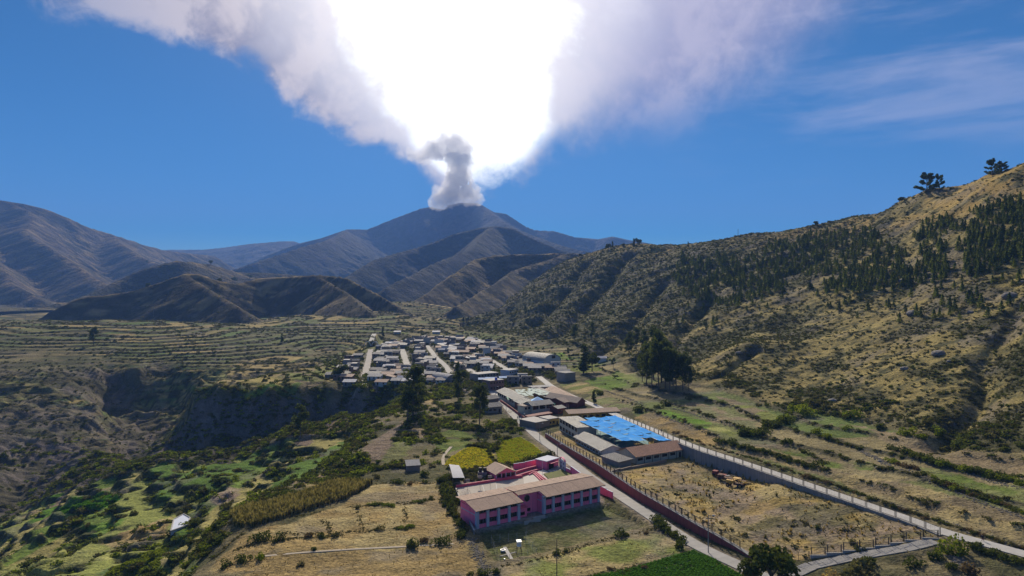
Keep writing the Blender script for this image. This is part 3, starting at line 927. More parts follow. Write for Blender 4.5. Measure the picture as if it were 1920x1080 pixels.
def grid_objects(XA, YA, ZA, IA, CA, mat, names):
    ny, nx = ZA.shape
    X, Y = np.meshgrid(XA, YA)
    co = np.stack([X, Y, ZA], -1).reshape(-1, 3)
    col = np.concatenate([CA, np.ones(CA.shape[:2] + (1,))], -1).reshape(-1, 4)
    idx = np.arange(ny * nx).reshape(ny, nx)
    q = np.stack([idx[:-1, :-1], idx[:-1, 1:], idx[1:, 1:], idx[1:, :-1]], -1).reshape(-1, 4)
    fid = IA[:-1, :-1].ravel()
    for key, (name, ids) in names.items():
        m = np.isin(fid, ids)
        if not m.any():
            continue
        f = q[m]
        used, inv = np.unique(f, return_inverse=True)
        me = bpy.data.meshes.new(name)
        me.vertices.add(len(used))
        me.vertices.foreach_set('co', co[used].astype(np.float32).ravel())
        me.loops.add(len(f) * 4)
        me.loops.foreach_set('vertex_index', inv.astype(np.int32).ravel())
        me.polygons.add(len(f))
        me.polygons.foreach_set('loop_start', np.arange(0, len(f) * 4, 4, dtype=np.int32))
        me.polygons.foreach_set('loop_total', np.full(len(f), 4, np.int32))
        me.polygons.foreach_set('use_smooth', np.ones(len(f), bool))
        me.update(calc_edges=True)
        a = me.attributes.new('Col', 'FLOAT_COLOR', 'POINT')
        a.data.foreach_set('color', col[used].astype(np.float32).ravel())
        me.materials.append(mat)
        ob = bpy.data.objects.new(name, me)
        COL.objects.link(ob)
        ob['kind'] = 'structure'


M_ground = ground_material('ground', 1.0)
M_hillfar = ground_material('far_ground', 9.0, True)
# split the near sheet: hillside gets its own object
NID = GI.copy()
NID[(NID == 0) & (AUX['hill'] > .5)] = 20
grid_objects(XS, YS, GZ, NID, GC, M_ground, {0: ('terrain', [0]), 20: ('hillside', [20]), 3: ('plateau', [3]), 4: ('foothill', [4]), 5: ('ridge_slope', [1, 2, 5, 6, 7])})
grid_objects(XF, YF, FZ, FI, FC, M_hillfar, {0: ('valley_ground', [0]), 1: ('volcano', [1]), 2: ('dark_mountain', [2]), 3: ('plateau', [3]), 4: ('foothill', [4]), 5: ('middle_ridge', [5]), 6: ('brown_mountain', [6]), 7: ('far_ridge', [7])})

# ground far outside the modelled valley, out to the horizon
def horizon_sheet():
    me = bpy.data.meshes.new('ground')
    bm = bmesh.new()
    R0 = 14000.0
    vs = [bm.verts.new(p) for p in ((-R0, -R0, -75), (R0, -R0, -75), (R0, R0, -75), (-R0, R0, -75))]
    bm.faces.new(vs)
    bm.to_mesh(me); bm.free()
    ca = me.attributes.new('Col', 'FLOAT_COLOR', 'POINT')
    for d in ca.data:
        d.color = (.14, .12, .08, 1)
    me.materials.append(M_hillfar)
    o = bpy.data.objects.new('ground', me); COL.objects.link(o); o['kind'] = 'structure'
horizon_sheet()

# ------------------------------------------------------------ thin mountain air
def make_haze():
    m = bpy.data.materials.new('haze'); m.use_nodes = True
    t = NT(m.node_tree); t.n.clear()
    out = t.node('ShaderNodeOutputMaterial')
    pv = t.node('ShaderNodeVolumePrincipled')
    pv.inputs['Color'].default_value = (.22, .45, 1.0, 1)
    pv.inputs['Density'].default_value = HAZE_D
    pv.inputs['Anisotropy'].default_value = 0.0
    t.l.new(pv.outputs[0], out.inputs['Volume'])
    bm = bmesh.new()
    bmesh.ops.create_cube(bm, size=1)
    x0, x1, y0, y1, z0, z1 = -14500, 14500, -14500, 14500, -77, HAZE_TOP
    for v in bm.verts:
        v.co = Vector((x0 if v.co.x < 0 else x1, y0 if v.co.y < 0 else y1, z0 if v.co.z < 0 else z1))
    me = bpy.data.meshes.new('haze'); bm.to_mesh(me); bm.free()
    me.materials.append(m)
    o = bpy.data.objects.new('haze', me); COL.objects.link(o); o['kind'] = 'stuff'
HAZE_TOP = 1700.0
make_haze()
# ------------------------------------------------------------ materials for built things
_MC = {}
def mat(name, color, rough=.85, var=.25, scale=1.5, bump=.0, metal=0.0, streak=0.0, corr=0.0):
    if name in _MC:
        return _MC[name]
    m = bpy.data.materials.new(name); m.use_nodes = True
    t = NT(m.node_tree); b = t.n['Principled BSDF']
    b.inputs['Roughness'].default_value = rough
    b.inputs['Metallic'].default_value = metal
    tc = t.node('ShaderNodeTexCoord'); O = tc.outputs['Object']
    n = t.noise(O, scale, 5, .6)
    n2 = t.noise(O, scale * .22, 3, .5)
    v = t.math('ADD', t.math('MULTIPLY', n, var), t.math('MULTIPLY', n2, var))
    v = t.math('ADD', v, 1.0 - var)
    if streak:
        mp = t.node('ShaderNodeMapping'); t.l.new(O, mp.inputs[0]); mp.inputs['Scale'].default_value = (3.0, 3.0, .12)
        s = t.smooth(t.noise(mp.outputs[0], 1.0, 4, .6), .45, .7)
        v = t.math('MULTIPLY', v, t.math('SUBTRACT', 1.0, t.math('MULTIPLY', s, streak)))
    sc = t.node('ShaderNodeVectorMath', operation='SCALE')
    sc.inputs[0].default_value = color
    t.l.new(v, sc.inputs['Scale']); t.l.new(sc.outputs[0], b.inputs['Base Color'])
    if bump or corr:
        bp = t.node('ShaderNodeBump'); bp.inputs['Strength'].default_value = .8; bp.inputs['Distance'].default_value = max(bump, .05)
        if corr:
            w = t.node('ShaderNodeTexWave', wave_type='BANDS', bands_direction='X'); w.inputs['Scale'].default_value = corr
            t.l.new(O, w.inputs['Vector']); t.l.new(w.outputs['Fac'], bp.inputs['Height'])
        else:
            t.l.new(n, bp.inputs['Height'])
        t.l.new(bp.outputs[0], b.inputs['Normal'])
    _MC[name] = m
    return m

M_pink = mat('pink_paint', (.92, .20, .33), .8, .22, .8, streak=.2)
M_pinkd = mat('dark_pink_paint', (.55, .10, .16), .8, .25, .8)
M_bluegrey = mat('grey_blue_paint', (.46, .49, .58), .8, .18, .9, streak=.15)
M_redwall = mat('red_wall_paint', (.27, .065, .055), .85, .4, .6, streak=.35)
M_redbrick = mat('red_brick', (.17, .05, .042), .85, .3, 1.0)
M_conc = mat('concrete', (.26, .25, .235), .9, .3, .8, .02, streak=.4)
M_concl = mat('light_concrete', (.40, .38, .35), .9, .3, .5, .02)
M_road = mat('pavement_concrete', (.33, .315, .29), .9, .55, .45, .02)
M_roadw = mat('upper_pavement', (.40, .385, .36), .9, .5, .45, .02)
M_court = mat('court_concrete', (.36, .32, .27), .9, .3, .35)
M_rooftan = mat('tan_fibre_roof', (.36, .235, .165), .8, .5, .9, corr=2.2)
M_rooforange = mat('terracotta_sheet_roof', (.42, .215, .125), .8, .3, .9, corr=2.2)
M_roofgrey = mat('grey_sheet_roof', (.30, .285, .25), .75, .35, .8, corr=2.2)
M_roofbrown = mat('brown_sheet_roof', (.20, .14, .12), .8, .3, .8, corr=2.2)
M_rooftin = mat('tin_roof', (.30, .295, .29), .85, .35, .7, corr=3.0)
M_rooftind = mat('weathered_tin_roof', (.19, .18, .17), .85, .4, .7, corr=3.0)
M_white = mat('white_paint', (.72, .70, .66), .8, .2, 1.0, streak=.2)
M_cream = mat('cream_paint', (.55, .50, .38), .8, .25, 1.0, streak=.2)
M_yellowp = mat('ochre_paint', (.50, .33, .08), .8, .25, 1.0)
M_adobe = mat('adobe', (.24, .185, .14), .95, .35, .8)
M_stonewall = mat('stone_block', (.27, .24, .21), .95, .35, .8)
M_dark = mat('dark_timber', (.045, .03, .025), .8, .2, 1.0)
M_glass = mat('window_glass', (.012, .014, .016), .25, .1, 1.0)
M_steel = mat('dark_steel', (.05, .045, .04), .6, .3, 2.0)
M_steelg = mat('grey_steel', (.20, .20, .20), .5, .3, 2.0, metal=.3)
M_galv = mat('galvanised_sheet', (.50, .50, .52), .75, .3, .6, corr=3.0)
M_blue = mat('blue_shade_cloth', (.055, .32, .78), 1.0, .25, .6)
M_blue.node_tree.nodes['Principled BSDF'].inputs['Specular IOR Level'].default_value = .1
M_bluet = mat('blue_tarpaulin', (.06, .33, .70), .6, .2, 1.2)
M_greencloth = mat('grey_green_shade_cloth', (.26, .36, .34), .8, .25, 1.2)
M_greentarp = mat('green_awning', (.02, .28, .17), .7, .2, 1.2)
M_teal = mat('teal_court_paint', (.035, .17, .19), .8, .3, .3)
M_line = mat('white_line_paint', (.65, .66, .64), .8, .2, 1.0)
M_wood = mat('weathered_wood', (.14, .10, .07), .9, .3, 2.0)
M_yellowm = mat('faded_yellow_machine_paint', (.50, .29, .045), .7, .4, 1.0)
M_rust = mat('rust', (.12, .06, .035), .9, .4, 2.0)
M_rubber = mat('rubber', (.02, .02, .02), .9, .2, 2.0)
M_plastic = mat('white_plastic', (.70, .71, .72), .35, .1, 1.0)
M_grass = mat('clipped_grass', (.13, .14, .035), 1.0, .5, 1.2, .1)


class MB:
    def __init__(s):
        s.v = []; s.f = []; s.m = []

    def quad(s, *p, m=0):
        i = len(s.v); s.v += [tuple(q) for q in p]; s.f.append(tuple(range(i, i + len(p)))); s.m.append(m)
        return s

    def box(s, x0, x1, y0, y1, z0, z1, m=0):
        i = len(s.v)
        s.v += [(x0, y0, z0), (x1, y0, z0), (x1, y1, z0), (x0, y1, z0), (x0, y0, z1), (x1, y0, z1), (x1, y1, z1), (x0, y1, z1)]
        for f in ((3, 2, 1, 0), (4, 5, 6, 7), (0, 1, 5, 4), (1, 2, 6, 5), (2, 3, 7, 6), (3, 0, 4, 7)):
            s.f.append(tuple(i + k for k in f)); s.m.append(m)
        return s

    def hexa(s, b, t, m=0):
        """solid between 4-point bottom and top rings"""
        i = len(s.v); n = len(b)
        s.v += [tuple(p) for p in b] + [tuple(p) for p in t]
        s.f.append(tuple(i + k for k in reversed(range(n)))); s.m.append(m)
        s.f.append(tuple(i + n + k for k in range(n))); s.m.append(m)
        for k in range(n):
            k2 = (k + 1) % n
            s.f.append((i + k, i + k2, i + n + k2, i + n + k)); s.m.append(m)
        return s

    def bar(s, a, b, r, n=6, m=0, r2=None):
        a = Vector(a); b = Vector(b); d = b - a
        if d.length < 1e-6:
            return s
        q = d.to_track_quat('Z', 'Y'); r2 = r if r2 is None else r2
        i = len(s.v)
        for k in range(n):
            w = 2 * math.pi * (k + .5) / n
            s.v.append(tuple(a + q @ Vector((math.cos(w) * r, math.sin(w) * r, 0))))
        for k in range(n):
            w = 2 * math.pi * (k + .5) / n
            s.v.append(tuple(b + q @ Vector((math.cos(w) * r2, math.sin(w) * r2, 0))))
        for k in range(n):
            k2 = (k + 1) % n
            s.f.append((i + k, i + k2, i + n + k2, i + n + k)); s.m.append(m)
        s.f.append(tuple(i + k for k in reversed(range(n)))); s.m.append(m)
        s.f.append(tuple(i + n + k for k in range(n))); s.m.append(m)
        return s

    def slab(s, pts4, th, m=0):
        """thick sheet below a polygon given by its top points"""
        p = [Vector(q) for q in pts4]
        n = (p[1] - p[0]).cross(p[-1] - p[0]).normalized()
        if n.z < 0:
            n = -n
        return s.hexa([q - n * th for q in p], p, m)

    def build(s, name, mats, parent=None, smooth=False):
        me = bpy.data.meshes.new(name)
        me.from_pydata(s.v, [], s.f)
        ms = mats if isinstance(mats, (list, tuple)) else [mats]
        for q in ms:
            me.materials.append(q)
        if len(ms) > 1:
            me.polygons.foreach_set('material_index', np.array(s.m, np.int32))
        if smooth:
            me.polygons.foreach_set('use_smooth', np.ones(len(s.f), bool))
        me.update()
        o = bpy.data.objects.new(name, me); COL.objects.link(o)
        if parent is not None:
            o.parent = parent
        return o


def tag(o, label=None, cat=None, group=None, kind=None):
    if label: o['label'] = label
    if cat: o['category'] = cat
    if group: o['group'] = group
    if kind: o['kind'] = kind
    return o

def root(name, loc, rz=0.0, label=None, cat=None, group=None):
    o = bpy.data.objects.new(name, None); COL.objects.link(o)
    o.location = loc; o.rotation_euler = (0, 0, rz); o.empty_display_size = .5
    return tag(o, label, cat, group)

def linkmesh(name, me, parent):
    o = bpy.data.objects.new(name, me); COL.objects.link(o)
    o.parent = parent
    return o

def copy_tree(src, loc=None, rz=None, scale=None):
    c = src.copy(); COL.objects.link(c)
    if loc is not None: c.location = loc
    if rz is not None: c.rotation_euler = (0, 0, rz)
    if scale is not None: c.scale = (scale,) * 3 if isinstance(scale, (int, float)) else scale
    for ch in src.children:
        d = ch.copy(); COL.objects.link(d); d.parent = c
        for g in ch.children:
            e = g.copy(); COL.objects.link(e); e.parent = d
    return c


def ribbon(name, line, w0, w1, mat_, dz=.0, th=.14, step=3.0, wob=0.0, kind='structure', joints=0.0):
    """a road sheet following a plan line, with real thickness"""
    P = [Vector(p) for p in line]
    s = [0.0]
    for a, b in zip(P[:-1], P[1:]):
        s.append(s[-1] + (b - a).length)
    n = max(2, int(s[-1] / step)); out = []
    for i in range(n + 1):
        t = s[-1] * i / n; k = min(max(0, np.searchsorted(s, t) - 1), len(P) - 2)
        f = (t - s[k]) / (s[k + 1] - s[k]); out.append(P[k].lerp(P[k + 1], f))
    # smooth the centre line
    for _ in range(6):
        out = [out[0]] + [(out[i - 1] + out[i] * 2 + out[i + 1]) / 4 for i in range(1, len(out) - 1)] + [out[-1]]
    m = MB(); rings = []
    for i, c in enumerate(out):
        d = out[min(i + 1, n)] - out[max(i - 1, 0)]; d.z = 0; d.normalize(); nn = Vector((-d.y, d.x, 0))
        ww0 = w0 + (random.random() - .5) * wob; ww1 = w1 + (random.random() - .5) * wob
        l = c + nn * ww0 + Vector((0, 0, dz)); r = c - nn * ww1 + Vector((0, 0, dz))
        rings.append((l, r))
    for i in range(n):
        a, b = rings[i], rings[i + 1]
        j = .02 if joints else 0
        m.quad(a[0], a[1], b[1], b[0])
        m.quad(a[0] - Vector((0, 0, th)), a[0], b[0], b[0] - Vector((0, 0, th)))
        m.quad(a[1], a[1] - Vector((0, 0, th)), b[1] - Vector((0, 0, th)), b[1])
    o = m.build(name, mat_); tag(o, kind=kind)
    return o, out, rings


# ------------------------------------------------------------ roads
road_o, road_c, road_r = ribbon('road', road_left, 2.15, 2.15, M_road, dz=.06)
mj = MB()
for i in range(0, len(road_r) - 1):          # joints between the cast slabs, slightly raised tar
    a, b = road_r[i]
    u_ = Vector((0, 0, .012))
    d = (road_c[i + 1] - road_c[i]).normalized() * .06
    mj.quad(a + u_, b + u_, b + d + u_, a + d + u_)
tag(mj.build('road_marking', M_conc), kind='structure')
road2_o, road2_c, road2_r = ribbon('upper_road', road_right, 2.3, 2.2, M_roadw, dz=.06)
for i, (l, w) in enumerate(street_lines):
    ribbon('street', l, w / 2, w / 2, M_road if i else mat('pale_dirt_street', (.34, .31, .275), .95, .3, .3), dz=.22, wob=.8)
# dirt track above the maize
tr = [p for p in hp((425, 966), (470, 957), (520, 946), (570, 932), (620, 917), (665, 905), (690, 902)) if p]
for off in (-.8, .8):
    ln = [(p[0], p[1] + off, p[2]) for p in tr]
    mtk = MB()
    ribbon('track', ln, .35, .35, mat('track_earth', (.30, .245, .20), .95, .3, .5), dz=.12, th=.3, step=4)
ft = [p for p in hp((690, 1028), (760, 1026), (850, 1021)) if p]
ribbon('footpath', [p for p in hp((495, 1043), (560, 1036), (640, 1031), (720, 1027), (790, 1024), (850, 1020)) if p], .45, .45, mat('pale_earth', (.38, .32, .24), .95, .3, .5), dz=.1, th=.3, step=4)
ribbon('footpath', [p for p in hp((832, 872), (826, 862), (834, 850), (846, 838)) if p], .6, .6, mat('pale_earth', (.38, .32, .24)), dz=.12, th=.3, step=4)


# ------------------------------------------------------------ walls
def plan_wall(name, line, tops, bottoms, th, mats, label, cat, off=0.0, cap=0.0):
    """straight wall pieces along a plan line; each bay between two piers is a part"""
    r = root(name, line[0], 0, label, cat)
    o = Vector(line[0])
    for i in range(len(line) - 1):
        a = Vector((line[i][0], line[i][1], 0)); b = Vector((line[i + 1][0], line[i + 1][1], 0))
        d = (b - a).normalized(); n = Vector((-d.y, d.x, 0))
        m = MB()
        z = [bottoms[i], bottoms[i + 1], tops[i], tops[i + 1]]
        A0 = a + n * off; B0 = b + n * off; A1 = A0 + n * th; B1 = B0 + n * th
        bt = [Vector((p.x, p.y, q)) - o for p, q in ((A0, z[0]), (B0, z[1]), (B1, z[1]), (A1, z[0]))]
        tp = [Vector((p.x, p.y, q)) - o for p, q in ((A0, z[2]), (B0, z[3]), (B1, z[3]), (A1, z[2]))]
        m.hexa(bt, tp)
        m.build('wall_bay', mats[0], r)
        if cap:
            m = MB()
            e = n * .06
            m.hexa([tp[0] - e, tp[1] - e, tp[2] + e, tp[3] + e], [q + Vector((0, 0, cap)) for q in (tp[0] - e, tp[1] - e, tp[2] + e, tp[3] + e)])
            m.build('coping', mats[-1], r)
    return r


def resample(line, step, vals=None):
    P = [Vector(p) for p in line]; s = [0.0]
    for a, b in zip(P[:-1], P[1:]):
        s.append(s[-1] + (b - a).xy.length)
    n = max(1, round(s[-1] / step)); out = []; vo = []
    for i in range(n + 1):
        t = s[-1] * i / n
        k = min(max(0, int(np.searchsorted(s, t)) - 1), len(P) - 2)
        f = (t - s[k]) / (s[k + 1] - s[k])
        out.append(P[k].lerp(P[k + 1], f))
        if vals is not None:
            vo.append(vals[k] * (1 - f) + vals[k + 1] * f)
    return (out, vo) if vals is not None else out

wl, wh = resample(wall_left, 7.0, wall_left_h)
plan_wall('boundary_wall', wl, [h for h in wh], [-.6] * len(wl), 1.0, [M_redwall, M_conc], 'long dark red retaining wall beside the lower concrete road', 'wall', off=0.0, cap=.12)
ne = near_edge[2:13]
nl = resample(ne, 6.0)
plan_wall('retaining_wall', nl, [p.z + .10 for p in nl], [min(float(yard_z(np.array([p.x]), np.array([p.y]))[0]), p.z) - 2.0 for p in nl], 1.1, [M_conc, M_concl], 'grey concrete retaining wall under the upper road behind the dry yard', 'wall', off=-.15, cap=.0)
fl = resample(fence_path, 4.2)
# ------------------------------------------------------------ fences
def pipe_fence(name, P, label, hgt=2.0, post=.06, groupn='', zoff=0.0, double=True, wires=6, mat_=None, catn='fence'):
    mat_ = mat_ or M_steel
    r = root(name, P[0], 0, label, catn)
    o = Vector(P[0])
    for i in range(len(P)):
        p = P[i] - o + Vector((0, 0, zoff))
        m = MB(); m.bar(p - Vector((0, 0, .5)), p + Vector((0, 0, hgt + .12)), post)
        m.build('post', mat_, r)
    for i in range(len(P) - 1):
        a = P[i] - o + Vector((0, 0, zoff)); b = P[i + 1] - o + Vector((0, 0, zoff))
        d = b - a; L = d.length
        e = .3 / L
        a2 = a.lerp(b, e); b2 = b.lerp(a, e)
        lo, hi = Vector((0, 0, .18)), Vector((0, 0, hgt))
        m = MB()
        m.bar(a2 + lo, b2 + lo, post * .6, 5); m.bar(a2 + hi, b2 + hi, post * .75, 5)
        m.bar(a2 + lo, a2 + hi, post * .7, 5); m.bar(b2 + lo, b2 + hi, post * .7, 5)
        f = m.build('panel_frame', mat_, r)
        m = MB()
        for k in range(1, wires):
            q = k / wires
            m.bar(a2.lerp(b2, q) + lo, a2.lerp(b2, q) + hi, .009, 3)
        for k in range(1, 4):
            z = lo.lerp(hi, k / 4)
            m.bar(a2 + z, b2 + z, .009, 3)
        m.build('wire_mesh', mat_, f)
    return r

wl3, wh3 = resample(wall_left, 3.2, wall_left_h)
nrm = []
pf = []
ol = off_line([tuple(p) for p in wl3], .5)
for p, q, h in zip(wl3, ol, wh3):
    pf.append(Vector((q[0], q[1], h + .05)))
pipe_fence('fence', pf[:-2], 'dark steel fence along the top of the red retaining wall', 1.9, .085, wires=5)
nf = resample(near_edge[2:13], 4.4)
ol = off_line([tuple(p) for p in nf], .35)
pipe_fence('fence', [Vector((q[0], q[1], p.z + .08)) for p, q in zip(nf, ol)], 'long pipe fence on the edge of the pale upper road', 1.75, .075, wires=3)
fp = resample(fence_path, 3.9)
r = root('fence', fp[0], 0, 'stepped row of square fence panels beside the slab footpath', 'fence')
o = Vector(fp[0])
plinths = []
for i in range(len(fp) - 1):
    a = fp[i] - o; b = fp[i + 1] - o
    z = max(a.z, b.z) + .25; a = Vector((a.x, a.y, z)); b = Vector((b.x, b.y, z))
    a2 = a.lerp(b, .06); b2 = a.lerp(b, .94)
    m = MB()
    for p_ in (a2, b2):
        m.bar(p_, p_ + Vector((0, 0, 1.95)), .09, 4)
    f = MB(); f.bar(a2.lerp(b2, .05) + Vector((0, 0, .15)), b2.lerp(a2, .05) + Vector((0, 0, .15)), .06, 4).bar(a2.lerp(b2, .05) + Vector((0, 0, 1.8)), b2.lerp(a2, .05) + Vector((0, 0, 1.8)), .06, 4)
    f.bar(a2.lerp(b2, .05) + Vector((0, 0, .15)), a2.lerp(b2, .05) + Vector((0, 0, 1.8)), .05, 4).bar(b2.lerp(a2, .05) + Vector((0, 0, .15)), b2.lerp(a2, .05) + Vector((0, 0, 1.8)), .05, 4)
    m.build('post', M_steel, r)
    pf_ = f.build('panel_frame', M_steel, r)
    w = MB()
    for k in range(1, 8):
        q = a2.lerp(b2, k / 8); w.bar(q + Vector((0, 0, .15)), q + Vector((0, 0, 1.8)), .008, 3)
    for k in range(1, 5):
        w.bar(a2 + Vector((0, 0, .15 + .33 * k)), b2 + Vector((0, 0, .15 + .33 * k)), .008, 3)
    w.build('wire_mesh', M_steel, pf_)
    p = MB(); zz = min(fp[i].z, fp[i + 1].z) - o.z - 1.2
    p.hexa([Vector((a.x, a.y - .15, zz)), Vector((b.x, b.y - .15, zz)), Vector((b.x, b.y + .15, zz)), Vector((a.x, a.y + .15, zz))][::-1],
           [Vector((a.x, a.y - .15, z)), Vector((b.x, b.y - .15, z)), Vector((b.x, b.y + .15, z)), Vector((a.x, a.y + .15, z))][::-1])
    p.build('plinth', M_concl, r)
# mesh gate at the lower end of that fence
ga, gb = Vector(Pz(1457, 1054, .9)), Vector(Pz(1517, 1051, .9))
r = root('gate', ga, 0, 'black mesh gate below the lowest square fence panel', 'gate')
for k in range(4):
    p = (gb - ga) * (k / 3)
    MB().bar(p - Vector((0, 0, .6)), p + Vector((0, 0, 2.2)), .09 if k in (0, 3) else .06, 6).build('post', M_steel, r)
for k in range(3):
    a = (gb - ga) * (k / 3); b = (gb - ga) * ((k + 1) / 3)
    m = MB()
    for z in (.15, 2.1):
        m.bar(a + Vector((0, 0, z)), b + Vector((0, 0, z)), .04, 4)
    for j in range(1, 10):
        q = a.lerp(b, j / 10); m.bar(q + Vector((0, 0, .15)), q + Vector((0, 0, 2.1)), .01, 3)
    for j in range(1, 6):
        m.bar(a + Vector((0, 0, .15 + .33 * j)), b + Vector((0, 0, .15 + .33 * j)), .01, 3)
    m.build('gate_leaf', M_steel, r)

# slab footpath
rp = root('footpath', path_line[0], 0); rp['kind'] = 'structure'
sl = resample(path_line, 2.7)
o = Vector(path_line[0]); rnd = random.Random(3)
for i in range(len(sl) - 1):
    a, b = sl[i], sl[i + 1]
    d = (b - a); d.z = 0; d.normalize(); n = Vector((-d.y, d.x, 0))
    for lane in (-1, 0):
        w0 = lane * 1.8 + .03; w1 = (lane + 1) * 1.8 - .03
        zj = .02 + rnd.random() * .03
        A = a + d * .04; B = b - d * .04
        q = [A + n * w0, B + n * w0, B + n * w1, A + n * w1]
        q = [Vector((p.x, p.y, p.z + zj)) - o for p in q]
        MB().hexa([p - Vector((0, 0, .5)) for p in q][::-1], q[::-1]).build('paving_slab', M_conc, rp)


# ------------------------------------------------------------ buildings
def win_part(parent, x0, x1, z0, z1, y, glass=M_glass, frame=None, mull=1, out=-1):
    """window: frame proud of the wall, pane set back in it (facade normal is -y * -out)"""
    fr = MB(); t = .07
    ya, yb = (y - .06, y + .02) if out < 0 else (y - .02, y + .06)
    fr.box(x0, x1, ya, yb, z0, z0 + t).box(x0, x1, ya, yb, z1 - t, z1)
    fr.box(x0, x0 + t, ya, yb, z0 + t, z1 - t).box(x1 - t, x1, ya, yb, z0 + t, z1 - t)
    for k in range(mull):
        xm = x0 + (x1 - x0) * (k + 1) / (mull + 1)
        fr.box(xm - .03, xm + .03, ya, yb, z0 + t, z1 - t)
    w = fr.build('window', frame or M_dark, parent)
    yg = y - .02 if out < 0 else y + .02
    p = MB(); p.quad((x0 + t, yg, z0 + t), (x1 - t, yg, z0 + t), (x1 - t, yg, z1 - t), (x0 + t, yg, z1 - t))
    p.build('pane', glass, w)
    return w


def house(name, label, A, B, z, depth, h, rise, wallm, roofm, roof='gable', over=.5, nwin=0, storeys=1, nside=0, base=None, door=True, group=None, cat='building', frame=None, winh=1.1, winw=.62, th=.12, side='left', beams=False, below=.8, dirx=None):
    A = Vector((A[0], A[1], 0)); B = Vector((B[0], B[1], 0))
    d = B - A; L = d.length; rz = math.atan2(d.y, d.x)
    r = root(name, (A.x, A.y, z), rz, label, cat, group)
    W = depth
    m = MB()
    if roof == 'gable':
        m.hexa([(0, 0, -below), (L, 0, -below), (L, W, -below), (0, W, -below)], [(0, 0, h), (L, 0, h), (L, W, h), (0, W, h)])
        for x in (0.0, L - .2):
            m.hexa([(x, 0, h), (x, W, h), (x, W / 2, h + rise)][::-1], [(x + .2, 0, h), (x + .2, W, h), (x + .2, W / 2, h + rise)][::-1])
    elif roof == 'end':
        m.hexa([(0, 0, -below), (L, 0, -below), (L, W, -below), (0, W, -below)], [(0, 0, h), (L, 0, h), (L, W, h), (0, W, h)])
        for y in (0.0, W - .2):
            m.hexa([(0, y, h), (L, y, h), (L / 2, y, h + rise)][::-1], [(0, y + .2, h), (L, y + .2, h), (L / 2, y + .2, h + rise)][::-1])
    elif roof in ('shed', 'shedb'):
        hb = h + rise
        m.hexa([(0, 0, -below), (L, 0, -below), (L, W, -below), (0, W, -below)], [(0, 0, h), (L, 0, h), (L, W, hb), (0, W, hb)])
    else:
        m.hexa([(0, 0, -below), (L, 0, -below), (L, W, -below), (0, W, -below)], [(0, 0, h), (L, 0, h), (L, W, h), (0, W, h)])
    m.build('wall', wallm, r)
    ov = over
    if roof == 'gable':
        k = rise / (W / 2)
        for nm, ys in (('roof', (-ov, W / 2)), ('roof', (W + ov, W / 2))):
            y0, y1 = ys; z0 = h - k * ov + .05; z1 = h + rise + .05
            p = [(-ov, y0, z0), (L + ov, y0, z0), (L + ov, y1, z1), (-ov, y1, z1)]
            MB().slab(p, th).build(nm, roofm, r)
    elif roof == 'end':
        k = rise / (L / 2)
        for xs in ((-ov, L / 2), (L + ov, L / 2)):
            x0, x1 = xs; z0 = h - k * ov + .05; z1 = h + rise + .05
            p = [(x0, -ov, z0), (x1, -ov, z1), (x1, W + ov, z1), (x0, W + ov, z0)]
            MB().slab(p, th).build('roof', roofm, r)
    elif roof in ('shed', 'shedb'):
        k = rise / W
        MB().slab([(-ov, -ov, h - k * ov + .1), (L + ov, -ov, h - k * ov + .1), (L + ov, W + ov, h + rise + k * ov + .1), (-ov, W + ov, h + rise + k * ov + .1)], th).build('roof', roofm, r)
    else:
        MB().box(-ov, L + ov, -ov, W + ov, h, h + .22).build('roof', roofm, r)
    sh = h / storeys
    if nwin:
        pitch = L / nwin
        for s_ in range(storeys):
            for i in range(nwin):
                if door and s_ == 0 and i == nwin - 1:
                    dd = MB().box(pitch * i + pitch * .3, pitch * i + pitch * .3 + 1.0, -.05, .02, 0, 2.0).build('door', M_dark, r)
                    continue
                c = pitch * (i + .5)
                win_part(r, c - pitch * winw / 2, c + pitch * winw / 2, s_ * sh + sh * .36, s_ * sh + sh * .36 + winh, -.0, frame=frame, mull=2 if pitch > 2.4 else 1)
    if beams:
        for i in range(nwin + 1):
            x = L * i / max(nwin, 1)
            MB().box(x - .09, x + .09, -.09, -.003, 0, h - .05).build('frame_post', M_dark, r)
    return r


